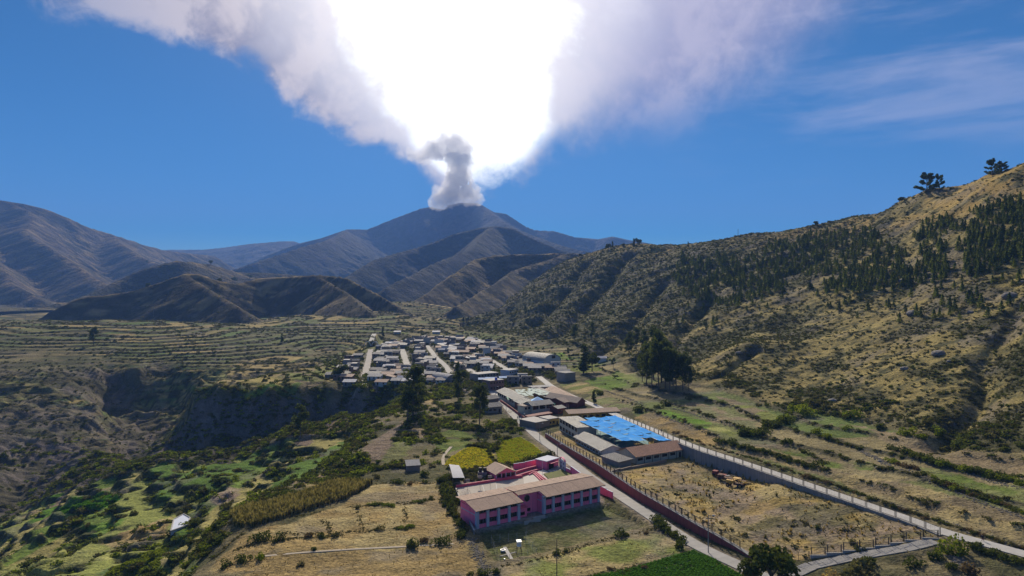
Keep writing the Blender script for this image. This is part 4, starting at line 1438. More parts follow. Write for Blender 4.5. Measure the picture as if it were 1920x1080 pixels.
# ---- pink school ------------------------------------------------------------
def school_wing(s0, nbay, label, roof_ext=0.0, left=True):
    bay = 3.5; L = nbay * bay; Wd = 9.0; eave = 5.25
    A = school_a + sx * s0
    rz = math.atan2(sx.y, sx.x)
    r = root('school_wing', (A.x, A.y, 0), rz, label, 'school', 'wings of the pink two-storey school')
    # body: recessed core and coloured spandrels between grey piers
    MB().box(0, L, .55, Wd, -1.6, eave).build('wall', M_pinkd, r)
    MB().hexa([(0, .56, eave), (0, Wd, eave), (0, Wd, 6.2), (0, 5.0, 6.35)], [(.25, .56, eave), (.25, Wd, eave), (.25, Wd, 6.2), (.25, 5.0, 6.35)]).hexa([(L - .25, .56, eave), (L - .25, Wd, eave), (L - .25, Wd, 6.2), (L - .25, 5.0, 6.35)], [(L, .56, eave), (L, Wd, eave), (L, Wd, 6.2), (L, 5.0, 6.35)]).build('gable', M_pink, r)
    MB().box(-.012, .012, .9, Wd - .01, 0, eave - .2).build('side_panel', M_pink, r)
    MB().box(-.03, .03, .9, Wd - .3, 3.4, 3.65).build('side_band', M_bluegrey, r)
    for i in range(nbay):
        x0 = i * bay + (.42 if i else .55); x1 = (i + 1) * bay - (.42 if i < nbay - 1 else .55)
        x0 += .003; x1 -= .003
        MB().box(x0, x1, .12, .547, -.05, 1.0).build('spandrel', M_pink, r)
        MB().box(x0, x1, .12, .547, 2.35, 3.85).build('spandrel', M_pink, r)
        for z0, z1 in ((1.0, 2.35), (3.85, 4.95)):
            w = MB()
            for k in range(4):
                xm = x0 + (x1 - x0) * k / 3
                w.box(xm - .035, xm + .035, .38, .45, z0, z1)
            w.box(x0, x1, .38, .45, z0, z0 + .07).box(x0, x1, .38, .45, z1 - .07, z1)
            wo = w.build('window', M_steelg, r)
            MB().quad((x0, .5, z0), (x1, .5, z0), (x1, .5, z1), (x0, .5, z1)).build('pane', M_glass, wo)
    for i in range(nbay + 1):
        c = i * bay; c = min(max(c, .3), L - .3)
        MB().box(c - .42, c + .42, -.12, .75, -.3, eave - .12).build('pier', M_bluegrey, r)
    MB().box(-.4, L + .4, -.9, .5, -1.9, -.3).build('plinth', M_conc, r)
    # roof sheets in two pitches, cut into sheets
    x0, x1 = -.9 - roof_ext, L + (1.4 if not left else .6)
    n = int((x1 - x0) / 1.75)
    for k in range(n):
        a = x0 + (x1 - x0) * k / n; b = x0 + (x1 - x0) * (k + 1) / n - .012
        u_ = (k % 2) * .02
        if a > -1.0:
            MB().slab([(a, -1.05, 5.12 + u_), (b, -1.05, 5.12 + u_), (b, 5.0, 6.5 + u_), (a, 5.0, 6.5 + u_)], .09).build('roof_sheet', M_rooftan, r)
        else:
            MB().slab([(a, 2.6, 5.95 + u_), (b, 2.6, 5.95 + u_), (b, 5.0, 6.5 + u_), (a, 5.0, 6.5 + u_)], .09).build('roof_sheet', M_rooftan, r)
        MB().slab([(a, 5.0, 6.47 + u_), (b, 5.0, 6.47 + u_), (b, 10.4, 6.28 + u_), (a, 10.4, 6.28 + u_)], .09).build('roof_sheet', M_rooftan, r)
    MB().box(x0 if roof_ext == 0 else -.9, x1, -1.12, -1.05, 4.93, 5.13).build('fascia', M_dark, r)
    MB().box(x0, x1, 4.85, 5.15, 6.47, 6.56).build('ridge_cap', M_rooftan, r)
    return r

w1 = school_wing(0, 4, 'shorter four-bay wing of the pink school, nearest the grey side wall')
w2 = school_wing(22.3, 6, 'longer six-bay wing of the pink school, next to the lower road', roof_ext=6.2, left=False)
A = school_a + sx * 15.6; rz = math.atan2(sx.y, sx.x)
r = root('stair_tower', (A.x, A.y, 0), rz, 'pink stair block with a round window between the two school wings', 'building')
MB().box(0, 6.65, 3.2, 10, -1.5, 5.75).build('wall', M_pink, r)
MB().box(-.03, .35, 3.1, 3.6, -1.5, 5.6).build('pier', M_bluegrey, r)
m = MB(); m.bar((3.0, 3.05, 4.4), (3.0, 3.22, 4.4), 1.0, 18); wo = m.build('window', M_steelg, r)
MB().bar((3.0, 3.02, 4.4), (3.0, 3.06, 4.4), .86, 18).build('pane', M_glass, wo)
win_part(r, 2.0, 4.2, .6, 1.5, 3.2)
r = root('annex', (A.x, A.y, 0), rz, 'low flat pink annex joining the shorter school wing to the stair block', 'building')
MB().box(-1.5, 1.7, 1.2, 3.15, -1.5, 2.6).box(-1.5, -.05, 3.15, 9, -1.5, 2.6).build('wall', M_pink, r)
MB().box(-1.55, 1.9, 1.0, 3.1, 2.6, 2.75).build('roof', M_pinkd, r)
win_part(r, -.6, .9, .6, 1.5, 1.2)
r = root('low_wall', (A.x, A.y, 0), rz, 'low pale kerb wall in front of the stair block', 'wall')
MB().box(-1.0, 4.6, -1.4, -1.15, -1.5, -.35).box(2.4, 6.5, -.95, -.7, -1.4, .1).build('wall', M_concl, r)

def gl(u, v, z=0.0):
    return Vector(Pz(u, v, z))

# court and paved parts of the school yard
crt = MB(); P = [gl(855, 915), gl(980, 896), gl(1012, 888), gl(1060, 885), gl(1050, 930), gl(900, 985), gl(890, 1000)]
def sheet(name, uvs, z, mat_, th=.05, kind='structure'):
    P = [gl(u, v, z) for u, v in uvs]
    m = MB(); i = 0
    m.hexa([p - Vector((0, 0, th)) for p in P], P)
    o = m.build(name, mat_)
    bm = bmesh.new(); bm.from_mesh(o.data); bmesh.ops.recalc_face_normals(bm, faces=bm.faces); bm.to_mesh(o.data); bm.free()
    return tag(o, kind=kind)
sheet('court', [(856, 913), (980, 896), (1000, 903), (990, 930), (893, 990), (889, 1001)], .30, M_court, .6)
sheet('plaza', [(981, 895), (1018, 880), (1032, 887), (1018, 889), (1030, 901), (1020, 925), (985, 930)], .36, mat('plaza_paving', (.50, .46, .40), .9, .2, .5), .4)
sheet('plaza', [(1026, 882), (1047, 872), (1053, 881), (1034, 886)], .38, mat('plaza_painted_shade', (.30, .29, .28), .9, .2, .5), .3)  # darker copy of the plaza paving, shade painted in before the entrance block
tag(sheet('grass_plot', [(1019, 888), (1056, 880), (1080, 890), (1060, 902), (1032, 901)], .42, M_grass, .3))
for k, (a, b) in enumerate((((905, 909.5), (918, 960)), ((930, 906), (935, 940)), ((958, 901.5), (985, 925)), ((868, 930), (1000, 912)))):
    pa, pb = gl(*a, .305), gl(*b, .305); d = (pb - pa).normalized(); n = Vector((-d.y, d.x, 0)) * .05
    tag(MB().hexa([pa + n, pa - n, pb - n, pb + n][::-1], [q + Vector((0, 0, .006)) for q in (pa + n, pa - n, pb - n, pb + n)][::-1]).build('court_marking', M_line), kind='structure')

def poly_wall(name, uvz, h, th, m1, label, capm=None, cat='wall', step=4.0, hs=None, capw=.05, below=1.0):
    P = [gl(*p) for p in uvz]
    hv = hs or [h] * len(P)
    Q, V = resample([tuple(p) for p in P], step, hv)
    r = root(name, P[0], 0, label, cat); o = P[0]
    for i in range(len(Q) - 1):
        a, b = Q[i] - o, Q[i + 1] - o; hh = max(V[i], V[i + 1])
        d = b - a; d.z = 0; d.normalize(); n = Vector((-d.y, d.x, 0)) * th / 2
        z0 = min(a.z, b.z) - below; z1 = max(a.z, b.z) + hh
        rg = [a + n, a - n, b - n, b + n]
        MB().hexa([Vector((p.x, p.y, z0)) for p in rg], [Vector((p.x, p.y, z1)) for p in rg]).build('wall_bay', m1, r)
        if capm:
            n2 = n * (1 + 2 * capw / th); rg = [a + n2, a - n2, b - n2, b + n2]
            MB().hexa([Vector((p.x, p.y, z1)) for p in rg], [Vector((p.x, p.y, z1 + .12)) for p in rg]).build('coping', capm, r)
    return r

poly_wall('court_wall', [(855, 916), (905, 908), (979, 896.5)], .95, .35, M_pinkd, 'low dark pink wall along the far side of the school court', M_pinkd)
poly_wall('side_wall', [(855, 922, .2), (868, 955, .2), (889, 1003, -.2)], 1.1, .3, M_conc, 'grey side wall of the pink school above the hedge', M_concl, step=3.4, below=2.5)
poly_wall('perimeter_wall', [(963, 880), (990, 876), (1021, 869)], 2.0, .3, M_pink, 'pink stepped wall between the kiosk and the entrance block', M_bluegrey, step=4.2, hs=[1.6, 2.0, 2.1])
poly_wall('perimeter_wall', [(1059, 884), (1070, 889)], 2.0, .3, M_pink, 'short pink wall just right of the school gate', M_bluegrey, step=3, hs=[1.5, 1.5])
poly_wall('perimeter_wall', [(1070, 888), (1092, 904)], 2.6, .3, M_pink, 'pink wall behind the long school roof beside the road', M_bluegrey, step=3.5)
poly_wall('perimeter_wall', [(1106, 914, -.2), (1127, 926, -.2), (1149, 938.5, -.6)], 2.3, .3, M_pink, 'bright pink wall closing the road end of the long school wing', M_bluegrey, step=3.2)
poly_wall('seating_wall', [(968, 888), (985, 882.5), (1000, 879), (1025, 873.5)], .8, .4, M_pinkd, 'upper terrace wall above the plaza seating, dark pink', M_pinkd, step=3)
poly_wall('seating_wall', [(966, 896), (988, 889), (1003, 884.5), (1018, 881)], .6, .4, M_pinkd, 'lower terrace wall beside the white plaza, dark pink', M_pinkd, step=3)
r = root('seating_steps', gl(993, 893), 0, 'three curved dark pink seating steps beside the plaza', 'steps')
o = gl(993, 893)
for k in range(3):
    P_ = [gl(992 + 3 * k, 893 - k * 1.5), gl(998 + 3.2 * k, 889.5 - k * .6), gl(1003 + 4 * k, 893 + k * .5), gl(1010 + 5 * k, 900 + k * .4), gl(1014 + 6 * k, 904 + k * .2)]
    Q = resample([tuple(p) for p in P_], 1.5)
    m = MB()
    for i in range(len(Q) - 1):
        a, b = Q[i] - o, Q[i + 1] - o; d = (b - a).normalized(); n = Vector((-d.y, d.x, 0)) * .22
        m.hexa([a + n, a - n, b - n, b + n], [p + Vector((0, 0, .75 + .1 * k)) for p in (a + n, a - n, b - n, b + n)])
    m.build('step', M_pinkd, r)

# kiosk
kA, kB = gl(931, 901), gl(966, 896)
r = house('kiosk', 'small pink house with a brown gable roof on the far side of the court', kA, kB, 0, 8.0, 2.4, 1.6, M_pink, M_rooftan, 'end', over=.7)
for i in range(4):
    x = (kB - kA).length * (i + .5) / 4
    MB().box(x - .75, x + .75, -.05, .02, .9, 2.1).build('window', M_glass, r) if i not in (1,) else MB().box(x - .5, x + .5, -.05, .02, 0, 2.1).build('door', M_dark, r)
for i in range(5):
    x = (kB - kA).length * i / 4
    MB().box(x - .12, x + .12, -.16, -.052, 0, 2.35).build('pier', M_bluegrey, r)
r = root('water_tank', gl(905, 893), 0, 'pair of dark tanks on a concrete frame left of the kiosk', 'tank')
MB().box(-1.6, 1.6, -.9, .9, -.5, 1.6).build('base', M_conc, r)
for sx_ in (-.8, .8):
    MB().bar((sx_, 0, 1.6), (sx_, 0, 3.0), .6, 12).build('tank_body', M_dark, r)
# entrance block and gate
r = house('entrance_block', 'pink entrance block beside the school gate', gl(1025, 881.5), gl(1047, 874.5), 0, 5.0, 3.0, 0, M_pink, M_bluegrey, 'flat', over=.25)
MB().box(1.2, 4.0, -.06, .02, 0, 2.1).build('doorway', M_dark, r)
MB().box(.6, 4.9, -1.6, -.05, 2.3, 2.5).build('canopy', M_pinkd, r)
ga = gl(1050.5, 878.5); gb = gl(1059, 885)
r = root('gate', ga, math.atan2((gb - ga).y, (gb - ga).x), 'tall pink gateway with white double doors on the lower road', 'gate')
L = (gb - ga).length
MB().box(-.35, 0, -.2, .3, -.3, 3.6).build('pier', M_bluegrey, r); MB().box(L, L + .35, -.2, .3, -.3, 3.6).build('pier', M_bluegrey, r)
m = MB()
for k in range(8):
    a0 = math.pi * k / 8; a1 = math.pi * (k + 1) / 8; c = L / 2; R1 = L / 2 + .35
    p = lambda a_, rr: (c - math.cos(a_) * rr, 0, 3.6 + math.sin(a_) * rr * .35)
    q = [p(a0, R1), p(a1, R1), p(a1, R1 - .45), p(a0, R1 - .45)]
    m.hexa([(x, -.2, z) for x, y, z in q], [(x, .3, z) for x, y, z in q])
m.build('arch', M_pink, r)
for k in range(2):
    MB().box(k * L / 2 + .04, (k + 1) * L / 2 - .04, -.02, .05, 0, 3.5).build('door', M_white, r)
    for z in (.9, 2.3):
        MB().box(k * L / 2 + L / 8, k * L / 2 + L * 3 / 8, -.06, -.022, z, z + .5).build('door_panel', M_steelg, r)
# curved tin shelter
r = root('shelter', gl(851, 912), 0, 'curved galvanised tin shelter at the far corner of the school', 'shelter')
a, b, c, d = gl(849, 913) , gl(871, 911), gl(860.5, 888), gl(841.5, 887.5)
o = gl(851, 912); a -= o; b -= o; c -= o; d -= o
for k in range(5):
    f0, f1 = k / 5, (k + 1) / 5
    hh = lambda f: 2.6 + .9 * math.sin(math.pi * (.15 + .6 * f))
    q = [a.lerp(d, f0) + Vector((0, 0, hh(f0))), b.lerp(c, f0) + Vector((0, 0, hh(f0) - .3)), b.lerp(c, f1 * .995) + Vector((0, 0, hh(f1) - .3)), a.lerp(d, f1 * .995) + Vector((0, 0, hh(f1)))]
    MB().slab(q, .05).build('roof_sheet', M_galv, r)
for p in (a, b, c, d, a.lerp(d, .5), b.lerp(c, .5)):
    MB().bar(p - Vector((0, 0, .5)), p + Vector((0, 0, 2.5)), .07).build('post', M_steelg, r)
# mesh fence of the court and dish
r = root('satellite_dish', gl(873, 941, .3), .4, 'round wire satellite dish on the court beside the shorter wing', 'satellite dish')
m = MB(); N = 20
for rr in (1.6, 1.1, .55):
    for k in range(N):
        p = lambda q: (math.cos(2 * math.pi * q / N) * rr, -.35 * (rr / 1.6) ** 2 + .35, 2.2 + math.sin(2 * math.pi * q / N) * rr)
        m.bar(p(k), p(k + 1), .03, 3)
for k in range(10):
    w_ = 2 * math.pi * k / 10
    m.bar((0, .35, 2.2), (math.cos(w_) * 1.6, 0, 2.2 + math.sin(w_) * 1.6), .025, 3)
m.build('dish', M_steelg, r)
MB().bar((0, .4, 0), (0, .35, 2.2), .08).build('mast', M_steelg, r)
MB().bar((0, -1.2, 2.2), (0, .3, 2.2), .03, 4).build('feed_arm', M_steelg, r)
for k, (u, v) in enumerate([(877, 918), (900, 912), (919, 911)]):
    r = root('hoop', gl(u, v, .3), 0, ['leftmost bare hoop pole on the school court by the tin shelter', 'middle hoop pole on the school court', 'rightmost hoop pole on the court near the kiosk'][k], 'hoop', 'poles on the school court')
    MB().bar((0, 0, 0), (0, 0, 3.3), .06).build('pole', M_steelg, r)
    MB().box(-.7, .7, -.35, -.3, 2.7, 3.5).build('backboard', M_steelg, r)

# weather station on the lawn
ws = [gl(921, 1019, -1.35), gl(985, 1013, -1.35), gl(1006, 1043, -1.35), gl(938, 1060, -1.35)]
r = root('fence', ws[0], 0, 'thin wire fence of bent posts around the weather station on the lawn', 'fence')
o = ws[0]
for i in range(4):
    a, b = ws[i] - o, ws[(i + 1) % 4] - o
    n = 4 if i % 2 == 0 else 3
    for k in range(n):
        p = a.lerp(b, k / n)
        MB().bar(p, p + Vector((0, 0, 2.0)), .045, 5).bar(p + Vector((0, 0, 2.0)), p + Vector((.15, -.12, 2.35)), .03, 5).build('post', M_concl, r)
    m = MB()
    for z in (.4, .9, 1.4, 1.9):
        m.bar(a + Vector((0, 0, z)), b + Vector((0, 0, z)), .012, 3)
    m.build('wire', M_steelg, r)
pa, pb, pc, pd = gl(946, 1026, -1.33), gl(961, 1052, -1.33), gl(938, 1043, -1.33), gl(968, 1035, -1.33)
def strip(a, b, w, z=.0, th=.12):
    d = (b - a).normalized(); n = Vector((-d.y, d.x, 0)) * w / 2
    return [a + n, a - n, b - n, b + n], th
q, th_ = strip(pa, pb, .9); tag(MB().hexa([p - Vector((0, 0, .3)) for p in q], [p + Vector((0, 0, .1)) for p in q]).build('concrete_path', M_concl), kind='structure')
q, th_ = strip(pc, pd, .45); tag(MB().hexa([p - Vector((0, 0, .3)) for p in q], [p + Vector((0, 0, .07)) for p in q]).build('concrete_path', M_conc), kind='structure')
r = root('instrument_shelter', gl(973, 1037, -1.3), .2, 'white louvred instrument box on a dark stand on the lawn', 'weather box')
m = MB()
for x in (-.45, .45):
    for y in (-.4, .4):
        m.bar((x * 1.5, y * 1.5, 0), (x, y, 1.7), .06, 4)
m.build('stand', M_steel, r)
MB().box(-.5, .5, -.45, .45, 1.7, 2.9).build('box', M_plastic, r)
for k in range(6):
    MB().box(-.42, .42, -.5, -.452, 1.8 + .17 * k, 1.9 + .17 * k).build('slat', M_plastic, r)
MB().hexa([(-.62, -.6, 2.9), (.62, -.6, 2.9), (.62, .6, 2.9), (-.62, .6, 2.9)], [(-.62, -.6, 3.0), (.62, -.6, 3.0), (.62, .6, 3.2), (-.62, .6, 3.2)]).build('roof', M_plastic, r)
r = root('evaporation_pan', gl(943, 1034, -1.3), 0, 'round white evaporation pan in the weather station', 'pan')
m = MB(); m.bar((0, 0, .15), (0, 0, .5), .62, 20); m.build('pan', M_plastic, r)
MB().bar((0, 0, .42), (0, 0, .505), .52, 20).build('water', mat('dark_water', (.05, .07, .1), .1, .1, 1), r)
MB().box(-.55, .55, -.55, .55, 0, .15).build('base', M_wood, r)
r = root('rain_gauge', gl(946, 1060, -1.3), 0, 'slim post with a small white rain gauge near the lawn edge', 'gauge')
MB().bar((0, 0, 0), (0, 0, 1.4), .05).build('post', M_steel, r); MB().bar((0, 0, 1.4), (0, 0, 1.6), .16, 10).build('cup', M_plastic, r)
r = root('antenna_mast', gl(987, 1021, -1.35), 0, 'thin lattice mast at the corner of the weather station', 'mast')
m = MB()
for k in range(3):
    w_ = 2.1 * k
    m.bar((.35 * math.cos(w_), .35 * math.sin(w_), 0), (0, 0, 3.6), .025, 4)
m.bar((0, 0, 2.5), (0, 0, 4.6), .02, 4)
m.build('mast', M_concl, r)
MB().bar((-.5, 0, 3.2), (.5, 0, 3.2), .02, 4).build('arm', M_concl, r)

# ---- poles ------------------------------------------------------------
def pole(u, v, h, label, z=None, arms=1, mat_=M_wood, crossarm=False, name='street_lamp', cat='street lamp', group=None, r0=.13):
    p = gl(u, v, z) if z is not None else Vector(hit(u, v))
    r = root(name, p, 0, label, cat, group)
    MB().bar((0, 0, -.5), (0, 0, h), r0, 8, r2=r0 * .6).build('pole', mat_, r)
    if arms:
        MB().bar((0, 0, h - .4), (1.1, -.2, h - .15), .035, 5).build('arm', M_steelg, r)
        MB().hexa([(.9, -.3, h - .22), (1.6, -.32, h - .22), (1.6, -.12, h - .22), (.9, -.1, h - .22)], [(.95, -.26, h - .08), (1.55, -.28, h - .08), (1.55, -.16, h - .08), (.95, -.14, h - .08)]).build('lamp_head', M_plastic, r)
    if crossarm:
        MB().box(-.6, .6, -.06, .06, h - 1.1, h - .95).build('crossarm', M_wood, r)
        for x in (-.5, 0, .5):
            MB().bar((x, 0, h - .95), (x, 0, h - .7), .05, 6).build('insulator', M_plastic, r)
    return r

pole(1328, 1036, 9.4, 'tall grey lamp post with a double head beside the lower road', 0, crossarm=True, mat_=M_conc)
pole(1044, 1092, 9.5, 'tall brown pole rising from the bottom edge in front of the lawn', 0, arms=0, mat_=M_wood, name='pole', cat='pole')
pole(1012, 826, 7.6, 'lamp post at the start of the red wall', 0, mat_=M_conc, group='lamp posts along the lower road')
pole(1045, 857, 5.2, 'short lamp post between the yellow field and the road', 0, mat_=M_conc, group='lamp posts along the lower road')
pole(978, 799, 6.0, 'lamp post beside the low grey box building', 0, mat_=M_conc, group='lamp posts along the lower road')
pole(949, 773, 6.5, 'lamp post opposite the red brick base of the old school', 0, mat_=M_conc, group='lamp posts along the lower road')
pole(929, 748, 7.5, 'lamp post at the far end of the old school roofs', 0, mat_=M_conc, group='lamp posts along the lower road')
for u, v in ((1037, 921), (1017, 893), (1063, 777), (1065.5, 778), (1101, 800)):
    pole(u, v, 5.5, {1037: 'slim white flagpole before the long school roof', 1017: 'slim pole at the corner of the grass plot', 1063: 'left of two close white poles behind the tan roof', 1065.5: 'right of two close white poles behind the tan roof', 1101: 'thin pole on the two-storey ochre block'}[u], .4 if v > 880 else 1.0, arms=0, mat_=M_white, name='flagpole', cat='pole', r0=.06)
# ---- school with the blue shade -------------------------------------------------
yz = 1.5
tc_ = sheet('sports_court', [(1092, 820), (1108, 808), (1180, 800), (1262, 838), (1175, 853), (1150, 845)], yz + .02, M_teal, .5)
for (a, b) in (((1131, 818), (1146, 825)), ((1166, 838), (1185, 846)), ((1182, 822), (1214, 840)), ((1222, 822), (1243, 834)), ((1112, 812), (1132, 810))):
    pa, pb = gl(*a, yz + .03), gl(*b, yz + .03); d = (pb - pa).normalized(); n = Vector((-d.y, d.x, 0)) * .12
    tag(MB().hexa([pa + n, pa - n, pb - n, pb + n][::-1], [q + Vector((0, 0, .01)) for q in (pa + n, pa - n, pb - n, pb + n)][::-1]).build('court_marking', M_line), kind='structure')
# shade cloth: strips of cloth sheets on poles, staggered with gaps
zt = 7.2
c00, c10, c11, c01 = gl(1078, 786, zt), gl(1153, 779, zt), gl(1254, 824, zt - .3), gl(1167, 827, zt - .3)
o = c01.copy(); o.z = yz
r = root('shade_canopy', o, 0, 'large blue shade cloth canopy with dark gaps over the sports court', 'shade canopy')
rnd = random.Random(5)
M_blue2 = mat('faded_blue_cloth', (.09, .37, .78), 1.0, .25, .6)
M_blue2.node_tree.nodes['Principled BSDF'].inputs['Specular IOR Level'].default_value = .1
NU, NV = 4, 7
def cp(a, b):
    p = c00.lerp(c10, a).lerp(c01.lerp(c11, a), b); return p
edge0 = [.10, -.02, .02, .0]; edge1 = [1.0, 1.02, .93, 1.04]
for i in range(NU):
    for j in range(NV):
        a0, a1 = i / NU, (i + 1) / NU
        b0 = edge0[i] + (edge1[i] - edge0[i]) * j / NV; b1 = edge0[i] + (edge1[i] - edge0[i]) * (j + 1) / NV
        hole = (0 < j) and (i, j) in ((0, 2), (0, 4), (1, 1), (1, 3), (1, 4), (1, 5), (2, 2), (2, 4), (2, 6), (3, 5), (3, 3), (2, 1))
        n = 6; m = MB(); g = {}
        for p in range(n + 1):
            for q in range(n + 1):
                aa = a0 + (a1 - a0) * p / n; bb = b0 + (b1 - b0) * q / n
                if hole and q == 0: bb += (b1 - b0) * .5 * max(0, 1 - abs(p / n - .5) * 3.2)
                if j == NV - 1 and q == n: bb -= .05 * math.sin(math.pi * p / n)
                w = cp(aa, bb) - o
                w.z += .3 * abs(p / n - .5) * 2 + .12 * abs(q / n - .5) * 2 - .3 + .03 * math.sin(i * 2.1 + j * 1.7)
                g[p, q] = w
        for p in range(n):
            for q in range(n):
                m.quad(g[p, q], g[p + 1, q], g[p + 1, q + 1], g[p, q + 1])
        m.build('cloth_panel', (M_blue, M_blue2, M_blue)[(i + 2 * j) % 3], r, smooth=True)
for i in range(NU + 1):
    for j in range(0, NV + 1, 2):
        p = cp(min(i / NU, 1), j / NV) - o
        MB().bar((p.x, p.y, -.5), (p.x, p.y, p.z), .09, 5).build('pole', M_steelg, r)
m = MB()
for i in range(NU + 1):
    m.bar(cp(i / NU, 0) - o, cp(i / NU, 1) - o, .04, 3)
m.build('cable', M_steelg, r)

house('hall', 'long tan roofed hall behind the blue canopy', gl(1068, 789, 1), gl(1160, 783, 1.2), 1, 9, 3.6, 1.0, M_yellowp, M_rooftan, 'gable', over=.8, nwin=8)
# two-storey block seen from the road side
a, b = gl(1049, 808, .6), gl(1083, 829, .6)
house('classroom_block', 'two-storey ochre and cream block with a flat tan roof', a, b, .6, 8.5, 6.0, 0, M_cream, M_roofgrey, 'flat', over=.7, nwin=6, storeys=2, winh=1.5, winw=.7)
for k in (0, 1):
    pass
a, b = gl(1079, 833, .8), gl(1128, 860, .8)
house('classroom_block', 'long single-storey grey gabled block beside the red wall', a, b, .8, 8.5, 3.3, 1.5, M_white, M_roofgrey, 'gable', over=.8, nwin=9, beams=True, winh=1.0)
a, b = gl(1192.5, 871, yz), gl(1283, 856, yz)
house('classroom_block', 'cream block with a terracotta gable roof in front of the blue canopy', a, b, yz, 9.5, 3.3, 1.9, M_cream, M_rooforange, 'gable', over=1.0, nwin=6, beams=True, winh=1.0)
a, b = gl(1160, 880, yz), gl(1184, 874, yz)
house('shed', 'rough grey block shed with a patched tin roof beside the cream block', a, b, yz, 8.0, 2.6, .6, M_stonewall, M_rooftind, 'shed', over=.5, nwin=0)
poly_wall('low_wall', [(1143, 889, 2.0), (1175, 882, 1.5), (1249, 867, 1.5)], 1.0, .5, M_adobe, 'low mud wall across the yard in front of the cream block', None, step=6)
a, b = gl(1004, 805, 0), gl(1031, 800, 0)
house('box_building', 'low flat grey box building beside the road bend', a, b, 0, 11, 3.0, 0, M_adobe, M_concl, 'flat', over=.3)
a, b = gl(1028, 800, 0), gl(1048, 797, 0)
house('entrance_house', 'small ochre entrance house next to the two-storey block', a, b, 0, 7, 3.4, 0, M_yellowp, M_concl, 'flat', over=.2, nwin=3)
# old school by the road, with courtyard
a, b = gl(998, 778.5, .2), gl(1036, 774, .2)
house('raised_hall', 'cream gallery hall with brick base and grey gable roof by the road', a, b, 1.6, 7.5, 3.6, 1.5, M_cream, M_roofgrey, 'gable', over=.7, nwin=3, winh=1.9, winw=.8, door=False, below=2.8)
MBb = root('brick_wall', gl(986, 788.5, 0), 0, 'dark red brick base wall under the gallery hall', 'wall')
o = gl(986, 788.5, 0)
q = [gl(984, 787, 0) - o, gl(990, 790, 0) - o, gl(1036, 782.5, 0) - o, gl(1034, 778, 0) - o]
MB().hexa([p - Vector((0, 0, .5)) for p in q], [p + Vector((0, 0, 2.2)) for p in q]).build('wall', M_redbrick, MBb)
a, b = gl(983, 780, 0), gl(995, 778, 0)
house('guard_house', 'small guard house with a brown flat roof on the brick base', a, b, 2.2, 5, 2.6, 0, M_cream, M_roofbrown, 'flat', over=.4, nwin=2, door=False, below=2.2)
a, b = gl(933, 746, 0), gl(968, 765, 0)
house('classroom_block', 'upper long grey roofed classroom block beside the road', a, b, .5, 9, 3.8, 1.6, M_cream, M_roofgrey, 'gable', over=.9, nwin=9, storeys=1, winh=1.5)
a, b = gl(965, 764, 0), gl(989, 778, 0)
house('classroom_block', 'lower long brown roofed classroom block beside the road', a, b, .5, 9, 3.6, 1.6, M_redbrick, M_roofgrey, 'gable', over=.9, nwin=6, winh=1.2)
poly_wall('red_wall', [(938, 753), (955, 765), (985, 787.5)], 1.3, .35, M_redwall, 'low red wall in front of the long classroom blocks', None, step=5)
# blue pyramid tent
p = [gl(991, 756.5, 5.0), gl(1026, 756, 5.0), gl(1020, 749.5, 5.0), gl(995, 749.5, 5.0)]
o = gl(1008, 762, .8); ap = (p[0] + p[1] + p[2] + p[3]) / 4 + Vector((0, 0, 2.6))
r = root('marquee', o, 0, 'blue pyramid marquee roof in the old school courtyard', 'marquee')
for k in range(4):
    a, b = p[k] - o, p[(k + 1) % 4] - o; c = ap - o; m = MB()
    m.quad(a, b, c); m.quad(a, b, b - Vector((0, 0, .45)), a - Vector((0, 0, .45)))
    m.build('roof_panel', M_bluet, r)
    MB().bar((a.x, a.y, -.5), (a.x, a.y, a.z - .05), .07, 5).build('pole', M_steelg, r)
# grey green cloth patchwork beyond it
r = root('shade_canopy', gl(985, 748, 0), 0, 'grey-green patched shade cloth over the far courtyard', 'shade canopy')
o = gl(985, 748, 0)
c00, c10, c11, c01 = gl(965, 731, 5.5), gl(1004, 727, 5.5), gl(1038, 740, 5.5), gl(975, 743, 5.5)
for i in range(7):
    for j in range(4):
        if rnd.random() < .12: continue
        a0, a1 = (i + rnd.uniform(-.06, .1)) / 7, (i + .93) / 7
        b0, b1 = (j + rnd.uniform(-.1, .12)) / 4, (j + .9) / 4
        P_ = []
        for (aa, bb) in ((a0, b0), (a1, b0), (a1, b1), (a0, b1)):
            w = c00.lerp(c10, aa).lerp(c01.lerp(c11, aa), bb) - o; w.z += rnd.uniform(-.35, .35); P_.append(w)
        MB().slab(P_, .03).build('cloth_panel', M_greencloth, r)
for c in (c00, c10, c11, c01, c00.lerp(c01, .5), c10.lerp(c11, .5)):
    MB().bar((c.x - o.x, c.y - o.y, -.5), (c.x - o.x, c.y - o.y, 5.3), .08, 5).build('pole', M_steelg, r)
a, b = gl(1000, 741, 1), gl(1042, 764, 1)
house('classroom_block', 'long grey roofed block right of the blue marquee', a, b, 1, 8, 3.0, 1.5, M_redbrick, M_roofgrey, 'gable', over=.7, nwin=9)
a, b = gl(1024, 738, 1.5), gl(1056, 757, 1.5)
house('classroom_block', 'long tan roofed block, second from the upper road', a, b, 1.5, 8, 3.0, 1.5, M_redbrick, M_rooftan, 'gable', over=.7, nwin=7)
a, b = gl(1058, 766, 1.5), gl(1077, 763, 1.5)
house('brick_house', 'brick house with a brown gable between the two long blocks', a, b, 1.5, 12, 3.4, 1.4, M_redbrick, M_roofbrown, 'gable', over=.7)
a, b = gl(1082, 766, 1.8), gl(1097, 763, 2)
house('brick_house', 'brown brick gable end nearest the upper road', a, b, 1.8, 24, 3.4, 2.0, M_redbrick, M_roofbrown, 'end', over=.7)
a, b = gl(1046, 778, .8), gl(1059, 776, .8)
